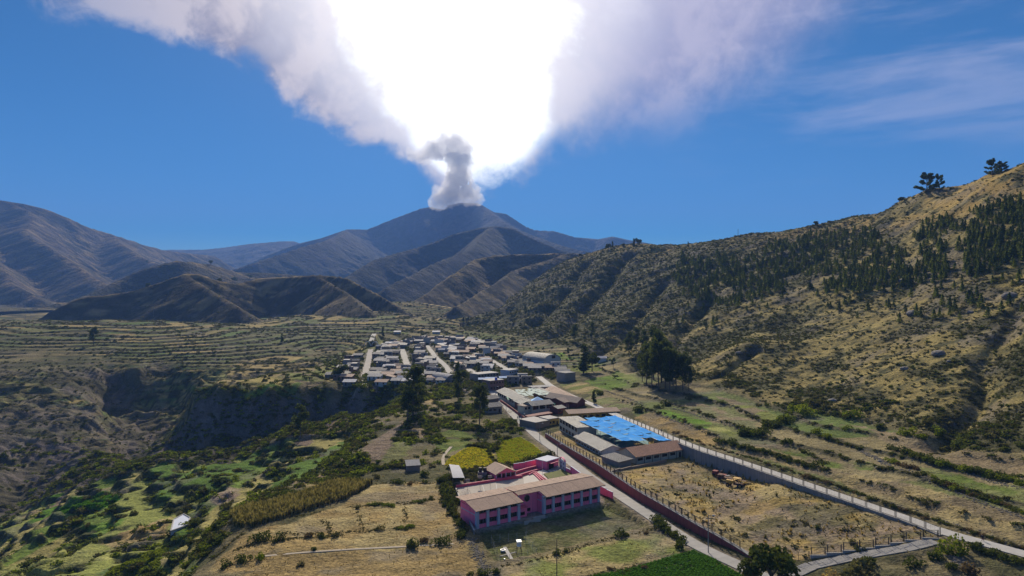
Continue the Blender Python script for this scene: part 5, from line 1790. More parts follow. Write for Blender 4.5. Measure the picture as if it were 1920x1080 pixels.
house('gatehouse', 'small grey roofed gatehouse on a brick base near the white poles', a, b, .8, 6, 3.4, .8, M_redbrick, M_roofgrey, 'gable', over=.7, nwin=2)
a, b = gl(992, 733, 1), gl(1035, 737, 1.5)
house('classroom_block', 'pale flat roofed gallery at the head of the old school courtyard', gl(1000, 737, 1), gl(1036, 733, 1.5), 1, 7, 3.2, 0, M_cream, M_rooftin, 'flat', over=.6, nwin=6)
r = root('awning', gl(958, 759, 0), .3, 'small green awning beside the long grey roof', 'awning')
MB().slab([(-2.2, -1.5, 3.2), (2.2, -1.5, 3.0), (2.4, 1.8, 4.0), (-2.2, 1.8, 4.2)], .08).build('cloth', M_greentarp, r)
for x in (-2, 2): MB().bar((x, -1.3, -.3), (x, -1.3, 3.0), .06).build('post', M_steelg, r)
r = root('awning', gl(1037, 770, 0), 1.3, 'green awning at the right end of the gallery hall', 'awning')
MB().slab([(-1.8, -1.2, 3.6), (1.8, -1.2, 3.4), (2.0, 1.4, 4.6), (-1.8, 1.4, 4.8)], .08).build('cloth', M_greentarp, r)
for x in (-1.6, 1.6): MB().bar((x, -1.0, -.3), (x, -1.0, 3.4), .06).build('post', M_steelg, r)
# houses left of the road
house('farmhouse', 'grey block farmhouse with a rusty gable roof left of the road', gl(915, 776, -.3), gl(941, 773, -.2), -.3, 8, 3.6, 1.3, M_stonewall, M_rooftind, 'gable', over=.8, nwin=3)
house('farmhouse', 'smaller tin roofed house just behind the farmhouse', gl(914, 759, 0), gl(935, 756, 0), 0, 7, 3.2, 1.2, M_adobe, M_rooftind, 'gable', over=.7)
# gym with barrel roof
def barrel(name, label, A, B, z, depth, h, rise, endm, roofm, cat='hall'):
    A = Vector((A[0], A[1], 0)); B = Vector((B[0], B[1], 0)); d = B - A; L = d.length
    r = root(name, (A.x, A.y, z), math.atan2(d.y, d.x), label, cat)
    N = 14; arc = [(L / 2 - math.cos(math.pi * k / N) * L / 2, h + math.sin(math.pi * k / N) * rise) for k in range(N + 1)]
    m = MB()
    for y0, y1 in ((0, .3), (depth - .3, depth)):
        ring = [(0, -1)] + arc + [(L, -1)]
        m.hexa([(x, y0, q) for x, q in ring], [(x, y1, q) for x, q in ring])
    m.box(0, .3, .3, depth - .3, -1, h).box(L - .3, L, .3, depth - .3, -1, h)
    m.build('wall', endm, r)
    for k in range(N):
        (xa, za), (xb, zb) = arc[k], arc[k + 1]
        MB().slab([(xa, -.6, za + .1), (xb, -.6, zb + .1), (xb, depth + .6, zb + .1), (xa, depth + .6, za + .1)], .08).build('roof_sheet', roofm, r)
    return r
g = barrel('gymnasium', 'big hall with a curved grey roof and pale blue end wall behind the village', gl(1019, 691, 3), gl(1051, 688, 3), 3, 26, 5.5, 5.0, mat('pale_blue_wall', (.42, .47, .52), .8, .2, .5), M_roofgrey)
MB().box(8.5, 12, -.08, .0, 7.2, 9.4).build('opening', M_dark, g)
MB().box(.2, 16, -.06, 0, 0, 3.2).build('dado', M_white, g)
barrel('hall', 'silvery barrel roofed hall at the village edge beside the dark pine', gl(836, 720, 0), gl(860, 717, 0), 0, 16, 1.6, 4.4, M_stonewall, M_rooftin)
house('apartment_house', 'pinkish three-storey block with a blue tank on its roof', gl(919, 733, 0), gl(945, 730, 0), 0, 9, 6.2, 0, mat('dull_pink_brick', (.24, .14, .125), .9, .3, .8), M_concl, 'flat', over=.1, nwin=5, storeys=2)
r = root('water_tank', (gl(930, 733, 0).x, gl(930, 733, 0).y + 3, 6.4), 0, 'small blue water tank on the pinkish block', 'tank')
MB().bar((0, 0, 0), (0, 0, 1.6), .9, 12).bar((0, 0, 1.6), (0, 0, 2.0), .9, 12, r2=.3).build('tank_body', mat('tank_blue', (.02, .08, .5), .4, .1, 1), r)
house('house', 'bluish two-storey house on the village street corner', gl(955, 712, 0), gl(972, 709, 0), 0, 8, 6.5, 0, mat('pale_bluish_wall', (.42, .46, .54), .8, .3, .6), M_concl, 'flat', over=.1, nwin=4, storeys=2)
house('house', 'wide pale flat roofed house behind the pinkish block', gl(896, 717, 0), gl(935, 713, 0), 0, 10, 5.4, 0, M_stonewall, M_concl, 'flat', over=.1, nwin=7, storeys=2)
house('block_house', 'bare grey two-storey block house alone at the edge of the fields', gl(1060, 716, 3), gl(1079, 714, 3), 3, 9, 5.6, 0, M_stonewall, M_conc, 'flat', over=.05, nwin=0)
for k, (u, v) in enumerate([(908, 710), (921, 709), (946, 707)]):
    p = gl(u, v, 4.5); r = root('market_awning', (p.x, p.y, 0), .1 * k, ['left blue market awning in the village square', 'middle blue market awning in the village square', 'right blue market awning in the village square'][k], 'awning', 'blue market awnings in the village')
    MB().slab([(-4, -2.4, 4.2), (4, -2.4, 4.2), (4, 0, 5.2), (-4, 0, 5.2)], .05).build('roof', M_bluet, r)
    MB().slab([(-4, 2.4, 4.2), (4, 2.4, 4.2), (4, 0, 5.2), (-4, 0, 5.2)], .05).build('roof', M_bluet, r)
    for x in (-3.8, 3.8):
        for y in (-2.3, 2.3): MB().bar((x, y, -.4), (x, y, 4.2), .07, 5).build('post', M_steelg, r)
# isolated tin roofs
for u, v, lab, L_, D_, rz in ((774, 881, 'lone white tin roofed hut at the lip of the ravine', 5.2, 5.2, .25), (640, 868, None, 0, 0, 0), (1128, 654, None, 0, 0, 0)):
    if not lab: continue
    p = Vector(hit(u, v)); r = root('hut', p, rz, lab, 'hut')
    MB().box(-L_ / 2 + .3, L_ / 2 - .3, -D_ / 2 + .3, D_ / 2 - .3, -1, 2.1).build('wall', M_adobe, r)
    for k in range(4):
        x = -L_ / 2 + L_ * k / 4
        MB().slab([(x, -D_ / 2, 2.2), (x + L_ / 4 - .02, -D_ / 2, 2.2), (x + L_ / 4 - .02, D_ / 2, 3.1), (x, D_ / 2, 3.1)], .06).build('roof_sheet', M_rooftin, r)
# lined pond on the lower terraces
q = hp((320, 995), (326, 974), (345, 964), (356, 972), (352, 983))
zp = max(p[2] for p in q) + .3
q = [Pz(u, v, zp) for u, v in ((320, 996), (326, 974), (344, 964), (356, 971), (353, 984))]
o = Vector(q[0]); r = root('pond_liner', o, 0, 'pale lined irrigation pond on the green terraces at left', 'pond')
P_ = [Vector(p) - o for p in q]
m = MB(); m.hexa([p - Vector((0, 0, 1.5)) for p in P_], P_); ob_ = m.build('embankment', mat('pond_sheet', (.60, .63, .70), .35, .12, .6), r)
m = MB()
for i in range(len(P_)):
    m.bar(P_[i] + Vector((0, 0, .05)), P_[(i + 1) % len(P_)] + Vector((0, 0, .05)), .25, 5)
m.build('rim', M_concl, r)

# scrap heap and old machine
def mach():
    p = Vector(Pz(1375, 912, 1.9)); r = root('wrecked_loader', p, math.radians(-38), 'rusty yellow derelict tractor with black wheels by the concrete wall', 'tractor')
    MB().box(-2.2, .2, -.55, .55, 1.0, 1.9).build('hood', M_yellowm, r)
    MB().box(-2.26, -2.2, -.4, .4, 1.1, 1.8).build('grille', M_dark, r)
    MB().box(.2, 3.2, -.7, .7, .8, 1.3).build('chassis', M_rust, r)
    c = MB()
    for x in (.3, 1.9):
        for y in (-.75, .75): c.box(x - .06, x + .06, y - .06, y + .06, 1.3, 2.8)
    c.build('cab_frame', M_yellowm, r)
    MB().box(.1, 2.1, -.95, .95, 2.8, 2.92).build('cab_roof', M_yellowm, r)
    for x, R_ in ((-1.5, .6), (2.4, .85)):
        for y in (-1.0, 1.0):
            w = MB().bar((x, y - .22, R_ * .75), (x, y + .22, R_ * .75), R_, 14).build('wheel', M_rubber, r)
            MB().bar((x, y - .25, R_ * .75), (x, y + .25, R_ * .75), R_ * .45, 8).build('rim', M_yellowm, w)
    MB().bar((2.9, .2, 1.3), (4.3, .4, 2.4), .14, 6).bar((4.3, .4, 2.4), (6.3, .2, 2.1), .12, 6).build('boom', M_yellowm, r)
mach()
rnd = random.Random(12)
scr = [('rusty chassis', M_rust, 'rust brown wrecked chassis left of the derelict tractor'), ('drum', M_rust, 'rusty oil drum at the foot of the concrete wall'), ('crate', M_wood, 'broken wooden crate beside the scrap heap'), ('panel', M_galv, 'bent pale metal sheet on the scrap heap')]
def scrap(u, v, kind, label, col, rz):
    p = Vector(Pz(u, v, 1.9)); r = root(kind, p, rz, label, 'scrap')
    if kind == 'wrecked_chassis':
        MB().box(-2.4, 2.4, -.8, .8, .5, .9).box(-2.2, -.6, -.85, .85, .9, 1.7).build('body', col, r)
        for x in (-1.7, 1.7):
            for y in (-.9, .9): MB().bar((x, y - .14, .45), (x, y + .14, .45), .48, 12).build('wheel', M_rubber, r)
    elif kind == 'drum':
        MB().bar((0, 0, 0), (0, 0, .95), .32, 12).build('barrel', col, r); MB().bar((0, 0, .3), (0, 0, .36), .34, 12).build('hoop', col, r)
    elif kind == 'tyre_pile':
        for k in range(5):
            x, y = rnd.uniform(-1.2, 1.2), rnd.uniform(-.6, .6)
            m = MB(); N = 12; z = .12 + .2 * k
            for i in range(N):
                a0, a1 = 2 * math.pi * i / N, 2 * math.pi * (i + 1) / N
                m.bar((x + math.cos(a0) * .45, y + math.sin(a0) * .45, z), (x + math.cos(a1) * .45, y + math.sin(a1) * .45, z), .13, 5)
            m.build('tyre', M_rubber, r)
    else:
        for k in range(5):
            x, y = rnd.uniform(-1.5, 1.5), rnd.uniform(-.8, .8); a = rnd.uniform(0, 3)
            d = Vector((math.cos(a), math.sin(a), 0)) * rnd.uniform(.6, 1.4); n = Vector((-d.y, d.x, 0)) * .4
            c = Vector((x, y, .4 + .2 * k)); tz = Vector((0, 0, rnd.uniform(-.3, .4)))
            MB().slab([c - d - n, c + d - n + tz, c + d + n + tz, c - d + n], .08).build('scrap_piece', (col, M_rust, M_wood, M_dark)[k % 4], r)
scrap(1349, 893, 'wrecked_chassis', 'red and brown wrecked truck body at the far end of the scrap', M_redwall, -.7)
scrap(1359, 900, 'wrecked_chassis', 'brown rusty wrecked chassis left of the derelict tractor', M_rust, -.5)
scrap(1366, 897, 'scrap_heap', 'pile of pale bent sheets between the wall and the tractor', M_galv, .3)
scrap(1384, 904, 'scrap_heap', 'scrap timber and sheets behind the tractor cab', M_yellowm, .9)
scrap(1392, 913, 'tyre_pile', 'heap of old tyres right of the tractor', M_rubber, 0)
scrap(1400, 909, 'scrap_heap', 'scattered rusty scrap at the right end of the heap', M_rust, .5)
scrap(1353, 888, 'drum', 'single rusty drum near the concrete wall', M_rust, 0)


# ---- people (far away, a few pixels tall) ---------------------------------------
def person(p, rz, label, top, trou, pose=0, pack=None, hat=None):
    r = root('person', p, rz, label, 'person')
    me = bpy.data.meshes.new('body'); st = .22 if pose else .05
    V = [(0, 0, .95), (0, 0, 1.2), (0, 0, 1.42), (0, 0, 1.52), (0, -.01, 1.66),            # pelvis..head
         (.1, -st * .4, .5), (.1, -st * 1.1, .06), (.1, -st * 1.1 - .14, .04), (-.1, st * .5, .5), (-.1, st * 1.2, .08), (-.1, st * 1.2 - .13, .04),
         (.2, 0, 1.4), (.26, st * .3, 1.12), (.24, -.08, .9), (-.2, 0, 1.4), (-.26, -st * .3, 1.12), (-.24, -.1, .9), (0, -.01, 1.76)]
    E = [(0, 1), (1, 2), (2, 3), (3, 4), (0, 5), (5, 6), (6, 7), (0, 8), (8, 9), (9, 10), (2, 11), (11, 12), (12, 13), (2, 14), (14, 15), (15, 16), (4, 17)]
    RD = [.15, .14, .15, .06, .10, .085, .055, .05, .085, .055, .05, .07, .05, .04, .07, .05, .04, .075]
    me.from_pydata(V, E, [])
    o = bpy.data.objects.new('body', me); COL.objects.link(o); o.parent = r
    md = o.modifiers.new('skin', 'SKIN'); 
    for i, v in enumerate(me.skin_vertices[0].data):
        v.radius = (RD[i], RD[i] * .85)
    me.skin_vertices[0].data[0].use_root = True
    sub = o.modifiers.new('sub', 'SUBSURF'); sub.levels = 1; sub.render_levels = 1
    m = mat('clothes_%d' % (hash(label) % 997), top, .9, .1, 2)
    # lower half trousers, upper half top, head skin: by height in the material
    mm = bpy.data.materials.new('clothes'); mm.use_nodes = True; t = NT(mm.node_tree); b = t.n['Principled BSDF']; b.inputs['Roughness'].default_value = .9
    tc = t.node('ShaderNodeTexCoord'); sp = t.node('ShaderNodeSeparateXYZ'); t.l.new(tc.outputs['Object'], sp.inputs[0])
    c = t.mix(t.math('GREATER_THAN', sp.outputs[2], .98), trou, top)
    c = t.mix(t.math('GREATER_THAN', sp.outputs[2], 1.5), c, (.30, .16, .10))
    c = t.mix(t.math('GREATER_THAN', sp.outputs[2], 1.68), c, hat or (.02, .015, .012))
    t.l.new(c, b.inputs['Base Color'])
    me.materials.append(mm)
    if pack:
        MB().box(-.15, .15, .1, .32, 1.05, 1.5).build('backpack', mat('pack', pack, .8), r)
    return r
person(Vector(hit(1843, 1016)), .6, 'person in dark clothes walking on the upper road at right', (.02, .02, .03), (.10, .03, .04), 1, pack=(.03, .03, .04))
person(Vector(Pz(1240, 812, 6.1)), .4, 'tiny dark figure walking on the upper road past the blue canopy', (.06, .05, .05), (.03, .03, .04), 1)
for k, (u, v, c) in enumerate([(958, 786, (.03, .03, .05)), (970.5, 786.5, (.12, .11, .11)), (973.5, 786, (.05, .05, .07))]):
    person(Vector(Pz(u, v, .07)), .3 * k, ['leftmost of the pedestrians on the road below the brick wall, in dark clothes', 'pedestrian in grey top walking close to a companion on the road', 'rightmost pedestrian on the road below the brick wall'][k], c, (.03, .03, .04), 1)
# speed hump
p = [Pz(950.5, 771.5, .02), Pz(956, 774.5, .02), Pz(961, 771.5, .02), Pz(954, 768.5, .02)]
tag(MB().hexa([Vector(q) for q in p], [Vector(q) * 1.0 + Vector((0, 0, .16)) for q in p]).build('speed_hump', M_dark), kind='structure')
# ------------------------------------------------------------ village houses
rnd = random.Random(21)
VW = [M_adobe, M_stonewall, mat('pale_plaster', (.36, .34, .31), .9, .3, .7), mat('grey_block', (.20, .19, .18), .9, .3, .7), mat('dull_brick', (.22, .13, .10), .9, .3, .7), mat('whitewash', (.52, .51, .49), .9, .3, .7)]
VR = [(M_rooftin, 'pale tin'), (M_rooftind, 'weathered tin'), (M_roofgrey, 'grey sheet'), (M_concl, 'flat concrete'), (M_rooftan, 'tan sheet'), (mat('light_tin', (.44, .44, .46), .8, .25, .7, corr=3.0), 'bright tin'), (mat('rusty_tin', (.23, .14, .10), .85, .5, .7), 'rusty tin'), (mat('dark_tin', (.13, .125, .12), .85, .4, .7), 'dark tin')]
WN = ['adobe', 'stone', 'pale plaster', 'grey block', 'brick', 'whitewashed']
specials = [S0(845, 712), S0(1035, 690, 3), S0(932, 730), S0(963, 712), S0(915, 716), S0(1070, 716, 3), S0(925, 709), S0(942, 708), S0(925, 775), S0(925, 758)]
skip_polys = [[S0(925, 735), S0(1005, 722), S0(1125, 770), S0(985, 800)], [S0(895, 712), S0(965, 708), S0(965, 704), S0(895, 704)],
              [S0(735, 724), S0(820, 724), S0(835, 735), S0(735, 735)], [S0(700, 760), S0(880, 750), S0(880, 722), S0(800, 722), S0(735, 723)]]
PV = []
def proto_house(L, W, h, rf, ri):
    r_ = []
    m = MB()
    m.box(-L / 2, L / 2, -W / 2, W / 2, -1.5, h)
    me_w = m
    rm = MB()
    if rf == 0:      # one pitch falling towards the street
        m.hexa([(-L / 2, -W / 2, h), (L / 2, -W / 2, h), (L / 2, W / 2, h), (-L / 2, W / 2, h)], [(-L / 2, -W / 2, h + .01), (L / 2, -W / 2, h + .01), (L / 2, W / 2, h + 1.1), (-L / 2, W / 2, h + 1.1)])
        rm.slab([(-L / 2 - .4, -W / 2 - .5, h - .02), (L / 2 + .4, -W / 2 - .5, h - .02), (L / 2 + .4, W / 2 + .4, h + 1.26), (-L / 2 - .4, W / 2 + .4, h + 1.26)], .1)
    elif rf == 1:    # gable
        for x in (-L / 2, L / 2 - .2):
            m.hexa([(x, -W / 2, h), (x, W / 2, h), (x, 0, h + 1.2)][::-1], [(x + .2, -W / 2, h), (x + .2, W / 2, h), (x + .2, 0, h + 1.2)][::-1])
        rm.slab([(-L / 2 - .4, -W / 2 - .5, h - .1), (L / 2 + .4, -W / 2 - .5, h - .1), (L / 2 + .4, 0, h + 1.3), (-L / 2 - .4, 0, h + 1.3)], .1)
        rm.slab([(-L / 2 - .4, W / 2 + .5, h - .1), (L / 2 + .4, W / 2 + .5, h - .1), (L / 2 + .4, 0, h + 1.3), (-L / 2 - .4, 0, h + 1.3)], .1)
    else:            # flat with a parapet
        rm.box(-L / 2 - .1, L / 2 + .1, -W / 2 - .1, W / 2 + .1, h + .005, h + .25)
        m.box(-L / 2, L / 2, -W / 2 - .02, -W / 2 + .2, h + .26, h + .7)
    ws = []
    nf_ = 2 if h > 4 else 1
    for s_ in range(nf_):
        k = max(2, int(L / 3))
        for i in range(k):
            c = -L / 2 + L * (i + .5) / k
            if s_ == 0 and i == ri % k:
                ws.append(('door', MB().box(c - .5, c + .5, -W / 2 - .06, -W / 2 - .003, -.1, 2.0)))
            else:
                z0 = s_ * 2.4 + .8
                ws.append(('window', MB().box(c - .6, c + .6, -W / 2 - .05, -W / 2 - .003, z0, z0 + 1.1)))
    return m, rm, ws

village = []
for vi in range(12):
    L = rnd.uniform(6, 10); W = rnd.uniform(4.8, 6.4); h = 2.4 if vi % 4 else 4.8; rf = (0, 0, 1, 2)[vi % 4 if vi % 4 else 3] if vi % 4 else 2
    rf = [2, 0, 1, 0, 2, 1, 0, 0, 2, 1, 0, 0][vi]
    village.append((L, W, h, rf, proto_house(L, W, h, rf, vi)))
_meshc = {}
def vmesh(key, mb, m_):
    if key not in _meshc:
        o = mb.build('tmp', m_); _meshc[key] = o.data; bpy.data.objects.remove(o)
    return _meshc[key]

def block_name(x, y):
    u = 960 + x / y * F
    row = 'front' if y < 520 else ('middle' if y < 620 else 'back')
    if u < 690: side = 'left of the wide street'
    elif u < 760: side = 'between the two pale streets'
    elif u < 845: side = 'right of the second street'
    elif u < 930: side = 'above the barrel hall'
    else: side = 'towards the green fields'
    return row, side
hrot = -.06
cand = []
yy = 452.0
while yy < 800:
    xx = -175.0 + rnd.uniform(0, 5)
    while xx < 90:
        cand.append((xx + rnd.uniform(-1.5, 1.5), yy + rnd.uniform(-1.5, 1.5) + xx * .02))
        xx += rnd.uniform(9, 11.8)
    yy += rnd.uniform(8.6, 10.2)
nh = 0
HOUSE_XY = []; EXTRA = []
for (x, y) in cand:
    ax, ay = np.array([x]), np.array([y])
    if not in_poly(ax, ay, village_poly)[0] or any(in_poly(ax, ay, p)[0] for p in skip_polys):
        continue
    if any((x - s[0]) ** 2 + (y - s[1] - 4) ** 2 < 17 ** 2 for s in specials):
        continue
    bad = False
    for line, wd in street_lines:
        if poly_dist(ax, ay, line)[0][0] < wd / 2 + 4.8: bad = True
    for line in (road_left, road_right):
        if poly_dist(ax, ay, line)[0][0] < 10: bad = True
    if bad or rnd.random() < .07 :
        continue
    if nh >= 300:
        EXTRA.append((x, y)); HOUSE_XY.append((x, y)); continue
    k = rnd.randrange(12); L, W, h, rf, (mw, mr, ws) = village[k]
    wi = rnd.choice([0, 0, 1, 2, 3, 3, 4, 5]); ri_ = rnd.choice([0, 0, 1, 1, 2, 5, 4, 6, 7]) if rf != 2 else 3
    row, side = block_name(x, y)
    st = 'two-storey ' if h > 4 else ''
    shape = {0: 'lean-to', 1: 'gable', 2: 'roof'}[rf]
    lab = '%s%s house, %s %s, %s, %s rows' % (st, WN[wi], VR[ri_][1], shape, side, row)
    z = float(H(x, y))
    o = bpy.data.objects.new('house', vmesh(('w', k, wi), mw, VW[wi])); COL.objects.link(o)
    o.location = (x, y, z + .1); o.rotation_euler = (0, 0, hrot + rnd.uniform(-.09, .09) + (math.pi / 2 if rnd.random() < .12 else 0))
    tag(o, lab, 'house', 'houses of the village')
    linkmesh('roof', vmesh(('r', k, ri_), mr, VR[ri_][0]), o)
    if y < 640:
        for q, (nm, mb) in enumerate(ws):
            linkmesh(nm, vmesh(('p', k, q), mb, M_dark if nm == 'door' else M_glass), o)
    HOUSE_XY.append((x, y)); nh += 1
EXTRA_N = len(EXTRA)
print('houses', nh, 'extra', EXTRA_N)
# a few farm buildings outside the village
for (u, v, lab, k, wi, ri_) in [(622, 708, 'grey farmhouse left of the village by the dark trees', 1, 3, 1), (655, 698, 'low farmhouse at the left edge of the village', 3, 0, 0), (745, 626, 'pale building above the far edge of the village', 6, 2, 5), (1128, 677, 'small pale tin building behind the dark tree', 2, 5, 5), (818, 626, 'long low pale building on the terraces above the village', 7, 2, 5)]:
    p = hit(u, v); L, W, h, rf, (mw, mr, ws) = village[k]
    o = bpy.data.objects.new('house', vmesh(('w', k, wi), mw, VW[wi])); COL.objects.link(o); o.location = (p[0], p[1], p[2] + .2)
    tag(o, lab, 'house', 'houses of the village'); linkmesh('roof', vmesh(('r', k, ri_), mr, VR[ri_][0]), o)
# arches at the end of the wide street
p = Vector(hit(696, 648)); r = root('archway', p, 0, 'pair of white arches across the far end of the wide street', 'arch')
for c in (-4, 4):
    m = MB()
    for k in range(10):
        a0, a1 = math.pi * k / 10, math.pi * (k + 1) / 10
        m.bar((c - math.cos(a0) * 3.4, 0, math.sin(a0) * 4.5), (c - math.cos(a1) * 3.4, 0, math.sin(a1) * 4.5), .35, 6)
    m.build('arch', M_white, r)
# ------------------------------------------------------------ foliage
def leafmat(name, c1, c2, trans=.25, c3=None):
    m = bpy.data.materials.new(name); m.use_nodes = True
    t = NT(m.node_tree); t.n.clear()
    out = t.node('ShaderNodeOutputMaterial')
    oi = t.node('ShaderNodeObjectInfo'); geo = t.node('ShaderNodeNewGeometry')
    c = t.mix(oi.outputs['Random'], c1, c2)
    at = t.node('ShaderNodeAttribute', attribute_name='tint')
    c = t.mix(t.math('MULTIPLY', at.outputs['Fac'], .8), c, c3 or tuple(min(1, q * 1.9) for q in c2))
    d = t.node('ShaderNodeBsdfDiffuse'); t.l.new(c, d.inputs[0])
    tr = t.node('ShaderNodeBsdfTranslucent'); t.l.new(t.mix(1.0, c, (1.0, 1.0, .55), 'MULTIPLY'), tr.inputs[0])
    mx = t.node('ShaderNodeMixShader'); mx.inputs[0].default_value = trans
    t.l.new(d.outputs[0], mx.inputs[1]); t.l.new(tr.outputs[0], mx.inputs[2]); t.l.new(mx.outputs[0], out.inputs[0])
    return m

L_bush = leafmat('bush_leaf', (.060, .078, .018), (.10, .115, .028), .3)
L_olive = leafmat('olive_leaf', (.085, .085, .035), (.13, .12, .045), .3)
L_scrub = leafmat('scrub_leaf', (.085, .088, .042), (.135, .125, .06), .3)
L_dry = leafmat('dry_leaf', (.26, .19, .08), (.38, .28, .11), .35)
L_bright = leafmat('fresh_leaf', (.12, .16, .02), (.19, .22, .025), .35)
L_euc = leafmat('eucalyptus_leaf', (.07, .09, .033), (.10, .12, .042), .35)
L_pine = leafmat('pine_needle', (.075, .10, .038), (.11, .135, .045), .3)
L_pine2 = leafmat('young_pine_needle', (.11, .14, .035), (.16, .18, .045), .35)
L_brown = leafmat('brown_leaf', (.12, .085, .045), (.16, .115, .06), .25)
M_bark = mat('bark', (.14, .11, .085), .95, .3, 3.0)


def leaves(pts, sizes, rnd_, up=.3, flat=.0):
    """cloud of small bent leaf clumps -> verts, faces, tint"""
    n = len(pts)
    d = rnd_.normal(size=(n, 3)); d[:, 2] = np.abs(d[:, 2]) * 1.0 + up
    d /= np.linalg.norm(d, axis=1)[:, None]
    a = np.cross(d, rnd_.normal(size=(n, 3))); a /= np.linalg.norm(a, axis=1)[:, None]
    b = np.cross(d, a)
    s = sizes[:, None]
    v = np.empty((n, 4, 3))
    v[:, 0] = pts - a * s * .55; v[:, 1] = pts + b * s * .5 + d * s * .12
    v[:, 2] = pts + a * s * .6; v[:, 3] = pts - b * s * .5 - d * s * .1
    f = np.arange(n * 4).reshape(n, 4)
    return v.reshape(-1, 3), f


def mesh_np(name, V, Fq, mats, mi=None, tint=None):
    me = bpy.data.meshes.new(name)
    me.vertices.add(len(V)); me.vertices.foreach_set('co', V.astype(np.float32).ravel())
    me.loops.add(Fq.size); me.loops.foreach_set('vertex_index', Fq.astype(np.int32).ravel())
    me.polygons.add(len(Fq)); me.polygons.foreach_set('loop_start', np.arange(0, Fq.size, 4, dtype=np.int32)); me.polygons.foreach_set('loop_total', np.full(len(Fq), 4, np.int32))
    for m in mats: me.materials.append(m)
    if mi is not None: me.polygons.foreach_set('material_index', mi.astype(np.int32))
    me.update(calc_edges=True)
    if tint is not None:
        a = me.attributes.new('tint', 'FLOAT', 'POINT'); a.data.foreach_set('value', tint.astype(np.float32))
    return me


def trunk_mesh(segs, n=6):
    """segs: (a, b, ra, rb) -> quads"""
    V = []; Fq = []
    for a, b, ra, rb in segs:
        a = Vector(a); b = Vector(b); q = (b - a).to_track_quat('Z', 'Y'); i = len(V)
        for c, r_ in ((a, ra), (b, rb)):
            for k in range(n):
                w = 2 * math.pi * k / n
                V.append(tuple(c + q @ Vector((math.cos(w) * r_, math.sin(w) * r_, 0))))
        for k in range(n):
            k2 = (k + 1) % n; Fq.append((i + k, i + k2, i + n + k2, i + n + k))
    return np.array(V), np.array(Fq)


def bush_geo(seed, n=220, flat=.8, size=.26):
    R = np.random.RandomState(seed)
    lob = R.normal(size=(7, 3)) * [.45, .45, .22] + [0, 0, .45 * flat]
    lr = R.uniform(.35, .6, 7)
    k = R.randint(0, 7, n)
    d = R.normal(size=(n, 3)); d /= np.linalg.norm(d, axis=1)[:, None]
    p = lob[k] + d * (lr[k] * R.uniform(.55, 1.0, n) ** .5)[:, None] * [1, 1, flat]
    p[:, 2] = np.abs(p[:, 2]) * .95
    V, Fq = leaves(p, R.uniform(.7, 1.3, n) * size, R)
    tint = np.repeat(R.uniform(0, 1, n) ** 3, 4)
    return V, Fq, tint


def tuft_geo(seed, n=26):
    R = np.random.RandomState(seed)
    V = []; Fq = []
    for i in range(n):
        a = R.uniform(0, 2 * math.pi); l = R.uniform(.6, 1.1); s = R.uniform(.1, .6); w = R.uniform(.05, .11)
        c = np.array([math.cos(a), math.sin(a), 0]); t_ = np.array([-math.sin(a), math.cos(a), 0])
        b = c * .12; m = c * s * .5 + [0, 0, l * .6]; e = c * s + [0, 0, l]
        j = len(V); V += [b - t_ * w, b + t_ * w, m + t_ * w * .8, m - t_ * w * .8, e + t_ * w * .1, e - t_ * w * .1]
        Fq += [(j, j + 1, j + 2, j + 3), (j + 3, j + 2, j + 4, j + 5)]
    return np.array(V), np.array(Fq), np.repeat(R.uniform(0, 1, n) ** 2, 6)


